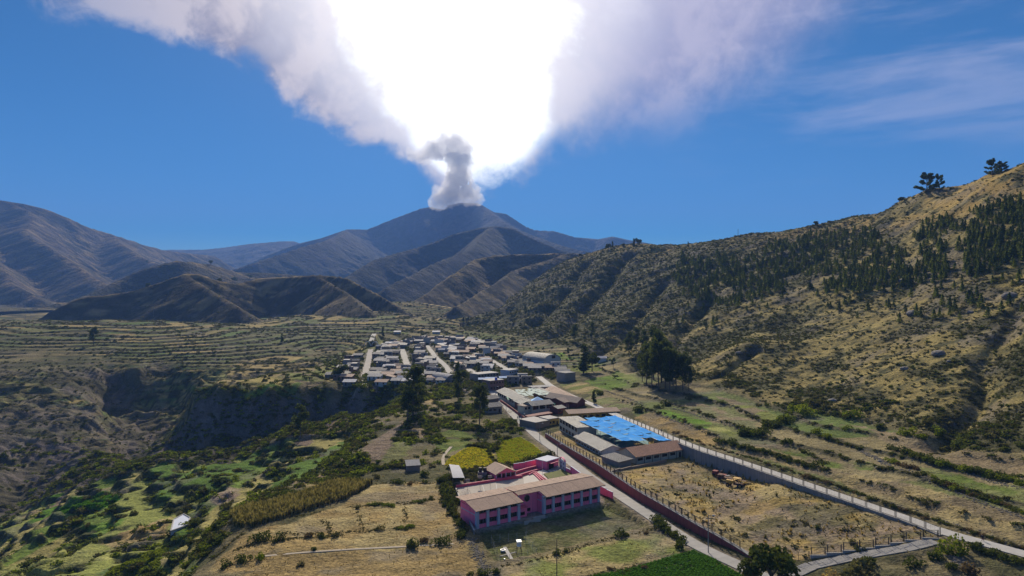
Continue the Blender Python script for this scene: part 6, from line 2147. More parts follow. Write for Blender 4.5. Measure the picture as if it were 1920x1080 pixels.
def tree_geo(seed, h=20.0, cr=5.0, kind='euc', nl=2400, ls=.75):
    R = np.random.RandomState(seed); segs = []; cl = []
    if kind == 'euc':
        lean = R.uniform(-.06, .06, 2); pts_ = [np.array([0, 0, -1.0])]
        for k in range(1, 7):
            z = h * .9 * k / 6; pts_.append(np.array([lean[0] * z + R.uniform(-.25, .25), lean[1] * z + R.uniform(-.25, .25), z]))
        r0 = h * .022
        for k in range(6): segs.append((pts_[k], pts_[k + 1], r0 * (1 - k / 7), r0 * (1 - (k + 1) / 7)))
        for k in range(16):
            f = R.uniform(.22, .95); i = int(f * 6); i = min(i, 5); b = pts_[i] + (pts_[i + 1] - pts_[i]) * (f * 6 - i)
            a = R.uniform(0, 2 * math.pi); w = cr * (1.05 - abs(f - .5) * 1.0) * R.uniform(.5, 1.0)
            e = b + np.array([math.cos(a) * w, math.sin(a) * w, h * R.uniform(.06, .16)])
            segs.append((b, e, r0 * .3, r0 * .1)); cl.append((e, R.uniform(.32, .55) * cr)); cl.append((b + (e - b) * .6, R.uniform(.25, .4) * cr))
        cl.append((pts_[-1], .4 * cr))
    elif kind == 'column':
        segs.append(((0, 0, -1), (0, 0, h * .9), h * .02, h * .005))
        for k in range(14):
            f = .15 + .85 * k / 13; w = cr * math.sin(math.pi * min(1, f * .95)) ** .6 * .45
            cl.append((np.array([R.uniform(-w, w), R.uniform(-w, w), h * f]), cr * .5 * (1.1 - f * .5)))
    elif kind == 'round':
        segs.append(((0, 0, -.5), (R.uniform(-.1, .1), 0, h * .5), h * .03, h * .02))
        for k in range(12):
            a = R.uniform(0, 2 * math.pi); w = cr * R.uniform(.2, .7); e = np.array([math.cos(a) * w, math.sin(a) * w, h * R.uniform(.45, .92)])
            segs.append(((0, 0, h * .35), e, h * .012, h * .004)); cl.append((e, cr * R.uniform(.3, .48)))
    elif kind == 'open':   # open-grown ridge pine with upswept plumes
        segs.append(((0, 0, -1), (0, 0, h * .8), h * .03, h * .012))
        for k in range(22):
            f = R.uniform(.0, .85); a = R.uniform(0, 2 * math.pi); w = cr * R.uniform(.6, 1.05) * (1.15 - f * .8)
            b = np.array([0, 0, h * f]); e = b + np.array([math.cos(a) * w, math.sin(a) * w, h * R.uniform(.10, .24)])
            segs.append((b, e, h * .008, h * .003))
            for q in (.5, .7, .88, 1.0): cl.append((b + (e - b) * q + np.array([0, 0, h * .05 * q * q]), cr * .17))
    V1, F1 = trunk_mesh(segs)
    C = np.array([c for c, _ in cl]); S = np.array([s for _, s in cl])
    k = R.choice(len(C), nl, p=S ** 2 / (S ** 2).sum())
    d = R.normal(size=(nl, 3)); d /= np.linalg.norm(d, axis=1)[:, None]
    p = C[k] + d * (S[k] * R.uniform(.3, 1, nl) ** .5)[:, None] * [1, 1, .75]
    V2, F2 = leaves(p, R.uniform(.6, 1.3, nl) * ls, R)
    return V1, F1, V2, F2, np.repeat(R.uniform(0, 1, nl) ** 3, 4)


def pine_geo(seed, h=1.0, n=330):
    """unit-high young pine: tiers of drooping boughs on a trunk (single mesh, two materials)"""
    R = np.random.RandomState(seed)
    V1, F1 = trunk_mesh([((0, 0, -.08), (0, 0, .95), .022, .004)], 5)
    f = R.uniform(0, 1, n) ** .85; z = .1 + .88 * f
    rr = (.34 * (1 - f) ** .8 + .02) * (.75 + .25 * np.sin(f * 42 + seed)) * R.uniform(.35, 1.05, n)
    a = R.uniform(0, 2 * math.pi, n) ; p = np.stack([np.cos(a) * rr, np.sin(a) * rr, z - rr * .12], 1)
    V2, F2 = leaves(p, R.uniform(.7, 1.3, n) * .085, R, up=.0)
    V = np.concatenate([V1, V2]); Fq = np.concatenate([F1, F2 + len(V1)])
    mi = np.concatenate([np.zeros(len(F1)), np.ones(len(F2))]); tint = np.concatenate([np.zeros(len(V1)), np.repeat(R.uniform(0, 1, n) ** 3, 4)])
    return V, Fq, mi, tint


BUSH = {}
for nm, lm in (('green', L_bush), ('olive', L_olive), ('bright', L_bright), ('dry', L_dry), ('brown', L_brown)):
    BUSH[nm] = []
    for s_ in range(4):
        V, Fq, ti = bush_geo(100 + s_, 420, .85, .20); BUSH[nm].append(mesh_np('bush_leaves', V, Fq, [lm], None, ti))

R_b = random.Random(77)
def bush(u, v, rpx, kind, label, group=None, tall=1.0, wide=1.0, p=None, name='bush', cat='bush'):
    p = p or hit(u, v)
    if not p: return
    r_ = rpx * p[1] / F
    o = bpy.data.objects.new(name, R_b.choice(BUSH[kind])); COL.objects.link(o)
    o.location = (p[0], p[1], p[2] - .12 * r_); k = r_ * R_b.uniform(.92, 1.08)
    o.scale = (k * wide, k * wide * R_b.uniform(.85, 1.1), k * tall * R_b.uniform(.9, 1.1)); o.rotation_euler = (0, 0, R_b.uniform(0, 6.28))
    tag(o, label, cat, group); return o

# named single bushes: u, v(base), radius px, kind, label
SB = [(491, 1013, 17, 'green', 'wide dark green bush at the left of the straw field row'), (522, 1012, 12, 'green', 'second dark bush from the left in the straw field row'), (580, 1007, 9, 'brown', 'small brown bush in the straw field'),
      (606, 1009, 10, 'green', 'small round green bush in the straw field next to the brown one'), (629, 1006, 9, 'olive', 'pale olive bush right of the small round green bush'), (770, 1026, 17, 'green', 'big round green bush at the lower right of the straw field'),
      (795, 1016, 10, 'brown', 'scrappy brown bush beside the big round bush'), (830, 1020, 15, 'green', 'green bush between the straw field and the school hedge'), (590, 1032, 7, 'green', 'tiny spiky bush on the pale footpath'),
      (457, 1053, 13, 'green', 'low green bush near the footpath left end'), (488, 1045, 12, 'bright', 'fresh green bush on the left bank of the field'), (421, 1062, 14, 'green', 'dark bush at the field corner above the ravine'),
      (744, 907, 11, 'green', 'round green bush at the far edge of the straw field'), (770, 909, 7, 'brown', 'brown bush at the far edge of the straw field'), (797, 905, 6, 'green', 'small bush near the far field corner'),
      (705, 897, 9, 'olive', 'olive bush at the head of the dirt track'), (793, 893, 11, 'green', 'green bush beside the lone tin hut'), (672, 953, 6, 'olive', 'tiny olive bush on the upper field bank'),
      (706, 994, 9, 'olive', 'low olive bush on the middle field bank'), (1169, 1003, 13, 'green', 'solitary round bush on the lawn edge'), (1046, 1040, 10, 'green', 'dark bush at the foot of the tall brown pole'),
      (1063, 1034, 7, 'green', 'smaller dark bush right of the brown pole'), (1213, 1001, 7, 'brown', 'brown shrub right of the solitary round bush'), (1208, 1066, 7, 'brown', 'small brown shrub at the green crop edge'), (1143, 1068, 6, 'brown', 'dry shrub above the bottom crop'),
      (908, 1078, 13, 'green', 'bush below the stone bank at the bottom'), (931, 1076, 9, 'green', 'narrow bush right of the stone bank'), (882, 1078, 6, 'green', 'little bush at the bottom edge of the dry field'),
      (1784, 1034, 26, 'bright', 'large fresh green bush by the end of the pipe fence'), (1714, 1060, 17, 'green', 'dark green bush below the slab footpath'), (1755, 1050, 16, 'green', 'bush between the footpath and the upper road'), (1628, 1056, 14, 'green', 'round bush at the footpath edge'),
      (1601, 1084, 32, 'olive', 'large olive bush at the bottom edge under the footpath'), (1555, 1088, 22, 'dry', 'yellowish bush at the bottom edge'), (1813, 1072, 20, 'brown', 'brown bush cluster on the rubble below the road'), (1784, 1066, 14, 'green', 'dark bush on the rubble below the road'),
      (1611, 1032, 9, 'green', 'dark bush growing through the square fence'), (1596, 1020, 9, 'olive', 'olive bush just behind the square fence'), (1534, 992, 8, 'green', 'single dark bush in the middle of the dry yard'), (1473, 1012, 6, 'green', 'small bush in the lower yard'),
      (1405, 878, 4, 'bright', 'small plant growing from the top of the concrete wall'), (1196, 773, 14, 'green', 'big dark bush in the field beyond the canopy'), (1233, 765, 8, 'green', 'dark bush in the field hedge'), (1254, 760, 10, 'green', 'dense bush at the hedge crossing'),
      (1295, 750, 7, 'olive', 'olive bush below the shaded grove'), (1187, 726, 6, 'green', 'small dark bush under the grove'), (1353, 757, 8, 'green', 'bush on the low field wall at the slope foot'), (1122, 740, 9, 'green', 'dark bush beside the straw field near the upper road'),
      (1503, 776, 20, 'bright', 'tall fresh green bush at the foot of the slope'), (1530, 760, 12, 'olive', 'olive bush behind the tall fresh bush'), (1603, 781, 14, 'bright', 'rounded bright bush against the scrub slope'), (1530, 812, 11, 'bright', 'left bright bush on the field terrace'), (1554, 822, 11, 'bright', 'right bright bush on the field terrace'),
      (1584, 804, 9, 'bright', 'single bright bush on the upper field terrace'), (1476, 832, 12, 'green', 'dark bush in the shaded field corner'), (1703, 815, 15, 'bright', 'bright bush at the foot of the deep gully'), (1730, 822, 10, 'bright', 'smaller bright bush right of the gully foot'), (1736, 796, 13, 'olive', 'olive bush in the gully mouth'),
      (1757, 812, 13, 'bright', 'fresh bush on the scrub edge'), (1652, 805, 11, 'green', 'dark bush at the scrub edge'), (1522, 875, 12, 'green', 'round bush casting a shadow in the dry field'), (1796, 843, 20, 'green', 'flat topped bush on the upper field wall'),
      (563, 1060, 8, 'olive', 'olive shrub in the dry lower field')]
for q in SB: bush(*q)

LINES = [  # polyline px, radius px, spacing px, kinds, label
    ([(836, 898), (832, 916), (842, 930), (850, 948), (854, 968), (864, 990), (868, 1014)], 12, 7.5, ['green'], 'round bush in the thick hedge beside the grey school side wall', 'hedge bushes beside the school wall', 1.15),
    ([(828, 905), (830, 935), (838, 950), (842, 972)], 9, 9, ['green'], 'bush on the field side of the thick school hedge', 'hedge bushes beside the school wall', 1.1),
    ([(1231, 976), (1236, 984), (1248, 996), (1262, 1004), (1276, 1014), (1280, 1032)], 12, 8, ['green'], 'bush in the roadside clump beside the lower road', 'roadside bushes by the lower road', 1.2),
    ([(966, 873), (980, 868), (1003, 861), (1016, 857), (1030, 850)], 8, 5.5, ['green'], 'bush in the hedge behind the bright yellow-green field', 'hedge behind the yellow fields', 1.1),
    ([(843, 880), (865, 885), (895, 886), (922, 878), (930, 868), (918, 852), (905, 836)], 7, 7, ['green', 'green', 'olive'], 'bush around the yellow field', 'bushes around the yellow field', 1.0),
    ([(1262, 812), (1310, 829), (1380, 851), (1440, 870), (1500, 890)], 4.5, 8, ['green', 'brown'], 'low shrub along the far side of the upper road, canopy end', 'shrubs along the upper road', .9),
    ([(1510, 893), (1620, 929), (1700, 958), (1790, 988), (1860, 1010), (1920, 1030)], 7, 9, ['green', 'olive', 'brown'], 'low shrub along the far side of the upper road, near end', 'shrubs along the upper road', .8),
    ([(1350, 826), (1375, 834), (1420, 845), (1460, 855), (1500, 868), (1508, 872)], 9, 8, ['green'], 'bush in the long hedge above the pipe fence', 'long hedge above the pipe fence', .9),
    ([(1389, 818), (1413, 818), (1430, 812), (1440, 800), (1455, 800), (1465, 790), (1480, 786)], 15, 9, ['green', 'green', 'bright'], 'big bush of the dark hedge climbing to the slope foot', 'dark hedge at the slope foot', 1.0),
    ([(1668, 842), (1700, 850), (1718, 856), (1740, 862), (1765, 868), (1790, 876), (1830, 884), (1870, 896), (1920, 908)], 14, 13, ['green', 'bright', 'green'], 'large bush on the second field wall at right', 'hedge bushes on the right field walls', .75),
    ([(1672, 866), (1695, 874), (1730, 886), (1765, 908), (1800, 918), (1830, 930), (1870, 944), (1920, 964)], 10, 10, ['green', 'bright', 'brown'], 'bush on the lowest field wall at right', 'hedge bushes on the right field walls', .75),
    ([(1562, 826), (1590, 834), (1615, 842)], 7, 9, ['green', 'olive'], 'low bush on the short wall below the bright bushes', 'hedge bushes on the right field walls', .7),
    ([(1500, 845), (1525, 858), (1545, 868)], 8, 10, ['brown', 'green'], 'brown tinted shrub in the middle of the right fields', 'hedge bushes on the right field walls', .8),
    ([(1825, 1024), (1849, 1036), (1873, 1043), (1897, 1050), (1918, 1058)], 12, 11, ['green'], 'bush below the near end of the upper road', 'bushes below the upper road', .8),
    ([(698, 947), (716, 947), (740, 946)], 9, 9, ['bright', 'green'], 'flat fresh bush on the upper bank of the straw field', 'bushes on the straw field banks', .6),
    ([(782, 942), (796, 941), (812, 936)], 9, 9, ['bright', 'green'], 'flat bush on the right upper bank of the straw field', 'bushes on the straw field banks', .6),
    ([(744, 991), (762, 990), (778, 986)], 9, 9, ['green', 'bright'], 'flat bush on the middle bank of the straw field', 'bushes on the straw field banks', .6),
    ([(1160, 1075), (1180, 1071)], 8, 9, ['green'], 'flat bush at the edge of the green crop', 'bushes by the green crop', .6),
]
def along(pl, step):
    out = []; c = 0.0
    for (a, b), (c_, d) in zip(pl[:-1], pl[1:]):
        L = math.hypot(c_ - a, d - b); t = c
        while t < L:
            out.append((a + (c_ - a) * t / L, b + (d - b) * t / L)); t += step
        c = t - L
    return out
for pl, rr, st, kinds, lab, grp, tall in LINES:
    for (u, v) in along(pl, st):
        k_ = R_b.uniform(.7, 1.15); kd = R_b.choice(kinds); q_ = along(pl, st); fr_ = [i for i, w in enumerate(q_) if w == (u, v)][0] / max(1, len(q_) - 1)
        where = 'far end' if fr_ < .25 else ('far half' if fr_ < .5 else ('near half' if fr_ < .75 else 'near end'))
        lb = lab.replace('bush', ('small ' if k_ < .85 else ('large ' if k_ > 1.03 else '')) + {'green': 'dark', 'bright': 'fresh green', 'olive': 'olive', 'brown': 'brown'}[kd] + ' bush', 1) if lab.split()[0] != 'low' else lab.replace('low', 'low ' + {'green': 'dark', 'bright': 'fresh green', 'olive': 'olive', 'brown': 'brown'}[kd], 1)
        bush(u + R_b.uniform(-2, 2), v + R_b.uniform(-1.5, 1.5), rr * k_, kd, (lb + ', ' + where), grp, tall=tall)

# trees -------------------------------------------------------------------
TP = {}
for kind, seeds, h, cr, nl, ls, lm in (('euc', (1, 2, 3, 4), 24, 6.0, 3200, .85, L_euc), ('column', (5, 6), 16, 3.4, 1500, .7, L_euc), ('round', (7, 8), 6, 3.2, 1300, .45, L_bush), ('open', (9, 10, 11), 12, 6.0, 4200, .6, L_pine)):
    TP[kind] = []
    for s_ in seeds:
        V1, F1, V2, F2, ti = tree_geo(s_, h, cr, kind, nl, ls)
        TP[kind].append((mesh_np('trunk', V1, F1, [M_bark]), mesh_np('crown', V2, F2, [lm], None, ti), h))
def tree(u, v, hpx, kind, label, group=None, name='tree', wide=1.0, k=None, p=None, cat='tree'):
    p = p or hit(u, v)
    if not p: return
    tm, cm, h = TP[kind][k if k is not None else R_b.randrange(len(TP[kind]))]
    r = root(name, p, R_b.uniform(0, 6.28), label, cat, group)
    s = hpx * p[1] / F / h; r.scale = (s * wide, s * wide, s)
    linkmesh('trunk', tm, r); linkmesh('crown', cm, r)
    return r
def ptree(u, v, z, hpx, kind, label, **kw):
    return tree(u, v, hpx, kind, label, p=Pz(u, v, z), **kw)

tree(774, 782, 96, 'euc', 'tallest dark eucalyptus rising at the edge of the ravine', k=0, name='eucalyptus', wide=.95)
tree(763, 792, 62, 'euc', 'lower broad eucalyptus in front of the tallest one', k=1, name='eucalyptus', wide=1.15)
tree(786, 765, 62, 'euc', 'eucalyptus leaning behind the tallest one', k=2, name='eucalyptus')
tree(563, 822, 62, 'euc', 'lone grey-green eucalyptus standing in the gorge', k=3, name='eucalyptus', wide=.9)
tree(859, 752, 70, 'column', 'tall thin dark conifer beside the barrel roofed hall', k=0, wide=.75, name='conifer')
tree(899, 795, 74, 'euc', 'open dark tree between the farmhouse and the yellow field', k=2, name='eucalyptus', wide=.8)
tree(864, 728, 34, 'round', 'round dark tree just right of the thin conifer', k=0)
tree(1094, 700, 52, 'column', 'dark columnar tree right of the gymnasium', k=1, wide=1.5)
tree(1110, 696, 34, 'round', 'rounder tree beside the columnar one right of the gymnasium')
tree(1114, 757, 24, 'column', 'small upright tree at the end of the brick gable', k=0, wide=1.4)
tree(1446, 1118, 100, 'round', 'big leafy tree in front of the mesh gate at the bottom edge', k=1, wide=1.0, name='leafy_tree')
tree(1408, 1112, 60, 'round', 'shorter leafy tree at the road edge by the bottom', k=0, wide=.9, name='leafy_tree')
tree(176, 648, 36, 'euc', 'solitary tree on the left terraces', k=1, name='eucalyptus', wide=.9)
tree(529, 643, 18, 'column', 'small dark tree on the far left fields', wide=1.2)
tree(645, 708, 24, 'round', 'dark tree by the farm left of the village'); tree(632, 711, 22, 'round', 'second dark tree by the farm left of the village')
tree(897, 702, 22, 'column', 'dark tree among the village roofs near the square', wide=1.3)
tree(718, 632, 16, 'column', 'dark tree at the top of the village next to the bend', wide=1.4)
grove = [(1212, 722, 78), (1222, 728, 86), (1235, 730, 92), (1248, 728, 88), (1256, 732, 80), (1268, 730, 74), (1280, 732, 70), (1292, 734, 62), (1204, 716, 50), (1240, 718, 100), (1262, 722, 66), (1226, 712, 96)]
for i, (u, v, h) in enumerate(grove):
    tree(u, v, h, 'euc', '%s eucalyptus in the %s of the dark grove at the slope foot' % ('tallest' if h > 95 else ('tall' if h > 79 else 'lower'), ['left edge', 'left part', 'middle', 'middle front', 'right part', 'right part front', 'right side', 'right edge', 'outer left edge', 'middle back', 'right back', 'left back'][i]), 'eucalyptus grove at the slope foot', k=i % 4, name='eucalyptus', wide=.72)
for u, v, h, lab in ((1078, 641, 34, 'dark tree at the foot of the hillside, left of a pair'), (1110, 638, 34, 'dark tree at the foot of the hillside, right of a pair'), (1180, 668, 44, 'leftmost of the trees above the grove'), (1193, 655, 40, 'tree above the grove, middle'), (1208, 662, 42, 'tree above the grove, right'), (985, 590, 16, 'small tree on the terraced spur'), (1150, 690, 20, 'small tree by the green fields'), (1065, 668, 16, 'small tree behind the gymnasium')):
    tree(u, v, h, 'euc', lab, wide=.8, name='eucalyptus')
def sky_y(u, lo=250, hi=560):
    for v in range(lo, hi):
        q = hit(u, v + .5)
        if q and q[1] < 1600: return v
    return hi
for (u, h, kind, w, lab) in [(1738, 36, 'open', 1.25, 'left broad pine of the pair on the right skyline'), (1761, 30, 'open', .8, 'right slim pine of the pair on the right skyline'), (1860, 32, 'open', 1.0, 'left pine on the skyline near the right edge'), (1878, 24, 'open', 1.3, 'right pine on the skyline near the right edge'),
                             (1290, 10, 'column', 1.3, 'tiny lone tree on the skyline of the hillside'), (1141, 14, 'round', 1, 'leftmost tree of the cluster on the ridge crest'), (1148, 15, 'column', 1.2, 'second tree of the cluster on the ridge crest'), (1169, 8, 'round', 1, 'small isolated tree on the ridge crest'), (1188, 16, 'column', 1.5, 'left tree of the dark pair on the ridge crest'), (1196, 16, 'round', 1, 'right tree of the dark pair on the ridge crest'),
                             (1088, 8, 'round', 1, 'tiny tree low on the ridge crest'), (1690, 12, 'round', 1.4, 'dark shrub tree on the skyline below the pines'), (1530, 12, 'round', 1, 'small dark tree on the middle of the right skyline')]:
    v = sky_y(u); p = hit(u, v + 3)
    tree(u, v, h * (.9 if kind == 'open' else .9), kind, lab, p=(p[0], p[1], p[2] - (.1 if kind == 'open' else .12 * h * p[1] / F)), wide=w, name='pine_tree' if kind == 'open' else 'tree')
for u, v, h, lab in [(278, 541, 10, 'tree on the brown hill shoulder'), (440, 531, 12, 'left tree on the saddle of the brown hills'), (468, 524, 10, 'right tree on the saddle of the brown hills'), (412, 530, 9, 'tree left of the saddle of the brown hills'), (395, 497, 9, 'small tree on the middle ridge'), (275, 494, 6, 'tiny tree on the middle ridge')]:
    p = hit(u, v)
    if p and p[1] < 3500: tree(u, v, h, 'round', lab, p=p)

# pines planted on the hillside ---------------------------------------------
PINE = []
for s_ in range(5):
    V, Fq, mi, ti = pine_geo(200 + s_); PINE.append(mesh_np('pine', V, Fq, [M_bark, L_pine if s_ % 2 else L_pine2], mi, ti))
fp_ = [(1262, 520), (1275, 480), (1330, 484), (1420, 466), (1500, 448), (1560, 436), (1700, 425), (1780, 400), (1920, 372), (1920, 500), (1800, 522), (1700, 545), (1600, 552), (1500, 545), (1440, 556), (1380, 575), (1310, 568)]
def inp(u, v, poly):
    return bool(in_poly(np.array([u]), np.array([v]), poly)[0])
rp_ = random.Random(9); spots = []
tries = 0
while len(spots) < 1350 and tries < 20000:
    tries += 1
    u = rp_.uniform(1250, 1920); v = rp_.uniform(370, 640)
    ok = inp(u, v, fp_)
    dens = float(fbm(np.array([u / 45.]), np.array([v / 25.]), 3, 300)[0])
    if ok:
        if dens < (.42 if u > 1600 else .33): continue
    else:
        if v < 500 or v > 470 + (u - 1250) * -.03 + 150 or rp_.random() > .06: continue
    p = hit(u, v)
    if p and p[1] < 1200: spots.append((p, u, v, ok))
spots.sort(key=lambda q: q[0][1])
rest = []
for i, (p, u, v, ok) in enumerate(spots):
    hm = rp_.uniform(3.6, 7.2) * (1.15 if u < 1600 else 1) * (1.1 if u > 1600 and rp_.random() < .4 else 1) * (1 + .25 * (p[1] > 700))
    if i < 300:
        o = bpy.data.objects.new('pine_tree', PINE[i % 5]); COL.objects.link(o); o.location = (p[0], p[1], p[2] - .3)
        w = rp_.uniform(.8, 1.15); o.scale = (hm * w, hm * w, hm); o.rotation_euler = (0, 0, rp_.uniform(0, 6.28))
        z_ = 'at right edge' if u > 1865 else ('right of the skyline pines' if u > 1800 else 'under the skyline pines') if u > 1720 else ('right of middle' if u > 1600 else ('in the middle' if u > 1430 else 'in the left part'))
        sz = 'short' if hm < 5.6 else ('tall' if hm > 7.6 else 'middling'); rw = ('top' if v < 425 else ('upper' if v < 460 else ('lower' if v < 500 else 'bottom'))) if u > 1720 else ('top' if v < 470 else ('upper' if v < 505 else ('lower' if v < 530 else 'bottom')))
        if u <= 1600: z_ = 'left of middle' if u > 1430 else 'at the left end'
        tag(o, '%s %s young pine %s, %s rows' % (sz, 'dark' if (i % 5) % 2 else 'fresh green', z_, rw) if ok else '%s %s young pine apart below the plantation, %s' % (sz, 'dark' if (i % 5) % 2 else 'fresh green', ('far left' if u < 1380 else 'left') if u < 1480 else ('centre' if u < 1620 else ('right' if u < 1780 else 'far right'))), 'pine tree', 'young pines on the hillside' if ok else 'scattered pines below the plantation')
    else:
        rest.append((p[0], p[1], p[2] - .3, hm))

# mass vegetation: instanced on points with geometry nodes ------------------
def gn_tree(name, proto):
    g = bpy.data.node_groups.new(name, 'GeometryNodeTree')
    g.interface.new_socket('Geometry', in_out='INPUT', socket_type='NodeSocketGeometry')
    g.interface.new_socket('Geometry', in_out='OUTPUT', socket_type='NodeSocketGeometry')
    gi = g.nodes.new('NodeGroupInput'); go = g.nodes.new('NodeGroupOutput')
    inst = g.nodes.new('GeometryNodeInstanceOnPoints'); oi = g.nodes.new('GeometryNodeObjectInfo'); oi.inputs['Object'].default_value = proto
    rt = g.nodes.new('GeometryNodeInputNamedAttribute'); rt.data_type = 'FLOAT_VECTOR'; rt.inputs['Name'].default_value = 'rot'
    sc_ = g.nodes.new('GeometryNodeInputNamedAttribute'); sc_.data_type = 'FLOAT_VECTOR'; sc_.inputs['Name'].default_value = 'scl'
    l = g.links
    l.new(gi.outputs[0], inst.inputs['Points']); l.new(oi.outputs['Geometry'], inst.inputs['Instance'])
    l.new(rt.outputs[0], inst.inputs['Rotation']); l.new(sc_.outputs[0], inst.inputs['Scale']); l.new(inst.outputs[0], go.inputs[0])
    return g

def scatter(name, P, S, protos, seed=0, tall=1.0, kind='stuff'):
    """P (n,3) points, S (n,) sizes, protos: list of meshes"""
    R = np.random.RandomState(seed); P = np.asarray(P); S = np.asarray(S)
    k = R.randint(0, len(protos), len(P))
    for j, me0 in enumerate(protos):
        m_ = k == j
        if not m_.any(): continue
        n = int(m_.sum()); me = bpy.data.meshes.new(name)
        me.vertices.add(n); me.vertices.foreach_set('co', P[m_].astype(np.float32).ravel())
        a = me.attributes.new('rot', 'FLOAT_VECTOR', 'POINT'); rot = np.zeros((n, 3)); rot[:, 2] = R.uniform(0, 6.28, n); rot[:, :2] = R.uniform(-.12, .12, (n, 2)); a.data.foreach_set('vector', rot.astype(np.float32).ravel())
        a = me.attributes.new('scl', 'FLOAT_VECTOR', 'POINT'); s = S[m_]; sv = np.stack([s * R.uniform(.85, 1.2, n), s * R.uniform(.85, 1.2, n), s * tall * R.uniform(.75, 1.15, n)], 1); a.data.foreach_set('vector', sv.astype(np.float32).ravel())
        o = bpy.data.objects.new(name, me); COL.objects.link(o); o['kind'] = kind
        pr = bpy.data.objects.new(name + '_source', me0)
        md = o.modifiers.new('scatter', 'NODES'); md.node_group = gn_tree(name, pr)

def smallbush(seed, lm, n=70, size=.42):
    V, Fq, ti = bush_geo(seed, n, .8, size); return mesh_np('scrub_leaves', V, Fq, [lm], None, ti)
P_scrub = [smallbush(300, L_scrub), smallbush(301, L_scrub), smallbush(302, L_olive), smallbush(303, L_bush)]
P_scrubdry = [smallbush(304, L_scrub), smallbush(305, L_brown), smallbush(306, L_dry)]
P_green = [smallbush(310, L_bush, 110, .34), smallbush(311, L_bush, 110, .34), smallbush(312, L_olive, 110, .34), smallbush(313, L_bright, 90, .34)]
def tuftmesh(seed, lm, n=26):
    V, Fq, ti = tuft_geo(seed, n); return mesh_np('tuft', V, Fq, [lm], None, ti)
P_tuft = [tuftmesh(320, L_dry), tuftmesh(321, L_dry), tuftmesh(322, L_olive), smallbush(323, L_scrub, 40, .4)]

def sample(n, x0, x1, y0, y1, seed, pw=1.6):
    """random plan points, denser near the camera"""
    R = np.random.RandomState(seed); t = R.uniform(0, 1, n); a = 1 - pw
    y = (y0 ** a + t * (y1 ** a - y0 ** a)) ** (1 / a) if pw != 1 else y0 * (y1 / y0) ** t
    x = R.uniform(x0, x1, n)
    m = np.abs(x) < y * .80 + 12
    return x[m], y[m], R
def AX(key, x, y):
    return bilin(XS, YS, AUX[key].astype(float), x, y)

# 1 scrub on the big hillside
x, y, R = sample(140000, -120, 560, 225, 1350, 1, 1.5)
hm_ = AX('hill', x, y); n1 = fbm(x / 60, y / 60, 4, 101) * .55 + fbm(x / 14, y / 14, 4, 102) * .45
gold = sstep(n1 + .05, .50, .58) * sstep(430 - np.abs(y - 430), 130, 260)
pr_ = np.clip(hm_ * 1.4 - .2, 0, 1) * (1 - .72 * gold) * (.70 + .30 * sstep(fbm(x / 22, y / 22, 3, 401), .4, .55)) * (1 - .6 * AX('shelf', x, y) * (AX('shelf_f', x, y) < .6))
m_ = R.uniform(0, 1, len(x)) < pr_
x, y = x[m_], y[m_]; s = R.uniform(.4, .9, len(x)) * (1 + (y - 250) / 900) * (1 + .6 * (R.uniform(0, 1, len(x)) < .08))
near_ = y < 520
scatter('scrub', np.stack([x, y, H(x, y) - .1 * s], 1), s, P_scrub, 11, .8)
# gully bushes at the slope foot (greener)
x, y, R = sample(9000, 60, 330, 215, 420, 2, 1.2)
hm_ = AX('hill', x, y); td_ = poly_dist(x, y, toe_line)[0]
m_ = (hm_ > .02) & (td_ < 26) & (R.uniform(0, 1, len(x)) < .75 * sstep(fbm(x / 18, y / 18, 3, 402), .40, .5))
x, y = x[m_], y[m_]; s = R.uniform(.9, 2.1, len(x))
scatter('slope_foot_shrubs', np.stack([x, y, H(x, y) - .1 * s], 1), s, P_green[:3], 12, .8)
# 2 spur, gorge rims and slopes on the left of the plateau
x, y, R = sample(34000, -330, -30, 165, 480, 3, 1.3)
b_ = AX('base', x, y); zz = H(x, y)
dens = sstep(-b_, .8, 5) * (1 - sstep(-b_, 30, 48) * .75) * (.30 + .7 * sstep(fbm(x / 16, y / 16, 3, 403), .38, .52))
lowt = AX('low', x, y) * (AX('low_f', x, y) < .6)
dens = dens * (1 - .95 * lowt) * (x < -40) * (1 - .6 * AX('low', x, y))
m_ = R.uniform(0, 1, len(x)) < dens
x, y, zz = x[m_], y[m_], zz[m_]; s = R.uniform(.8, 2.1, len(x))
scatter('shrubs', np.stack([x, y, zz - .1 * s], 1), s, P_green, 13, .85)
# 3 plateau middle: gardens, hedges between small fields
fieldmask = np.zeros(1)
FP = []
for outline, c1, c2 in FIELDS:
    Pq = [hit(u, v) for u, v in outline]; FP.append([(p[0], p[1]) for p in Pq if p])
def in_fields(x, y):
    r = np.zeros(len(x), bool)
    for P_ in FP: r |= in_poly(x, y, P_)
    return r
x, y, R = sample(12000, -110, 60, 245, 520, 4, 1.1)
m_ = (~in_fields(x, y)) & (AX('school', x, y) == 0) & (AX('yard', x, y) == 0) & (AX('dl', x, y) > 4) & (x < 15 + (y < 330) * -10) & (y > 250 + (x > -20) * 20) & (AX('base', x, y) > -4)
m_ &= ~in_poly(x, y, [S0(925, 735), S0(1005, 722), S0(1125, 770), S0(985, 800)]) & ~in_poly(x, y, [S0(905, 790), S0(905, 745), S0(945, 745), S0(950, 790)])
m_ &= R.uniform(0, 1, len(x)) < .10 + .75 * sstep(fbm(x / 14, y / 14, 3, 404), .44, .56)
x, y = x[m_], y[m_]; s = R.uniform(.7, 2.3, len(x))
scatter('garden_shrubs', np.stack([x, y, H(x, y) - .1 * s], 1), s, P_green, 14, .95)
x, y, R = sample(46000, -60, 260, 165, 900, 44, 1.0)
st_ = AX('strip', x, y); fr_ = st_ - np.floor(st_)
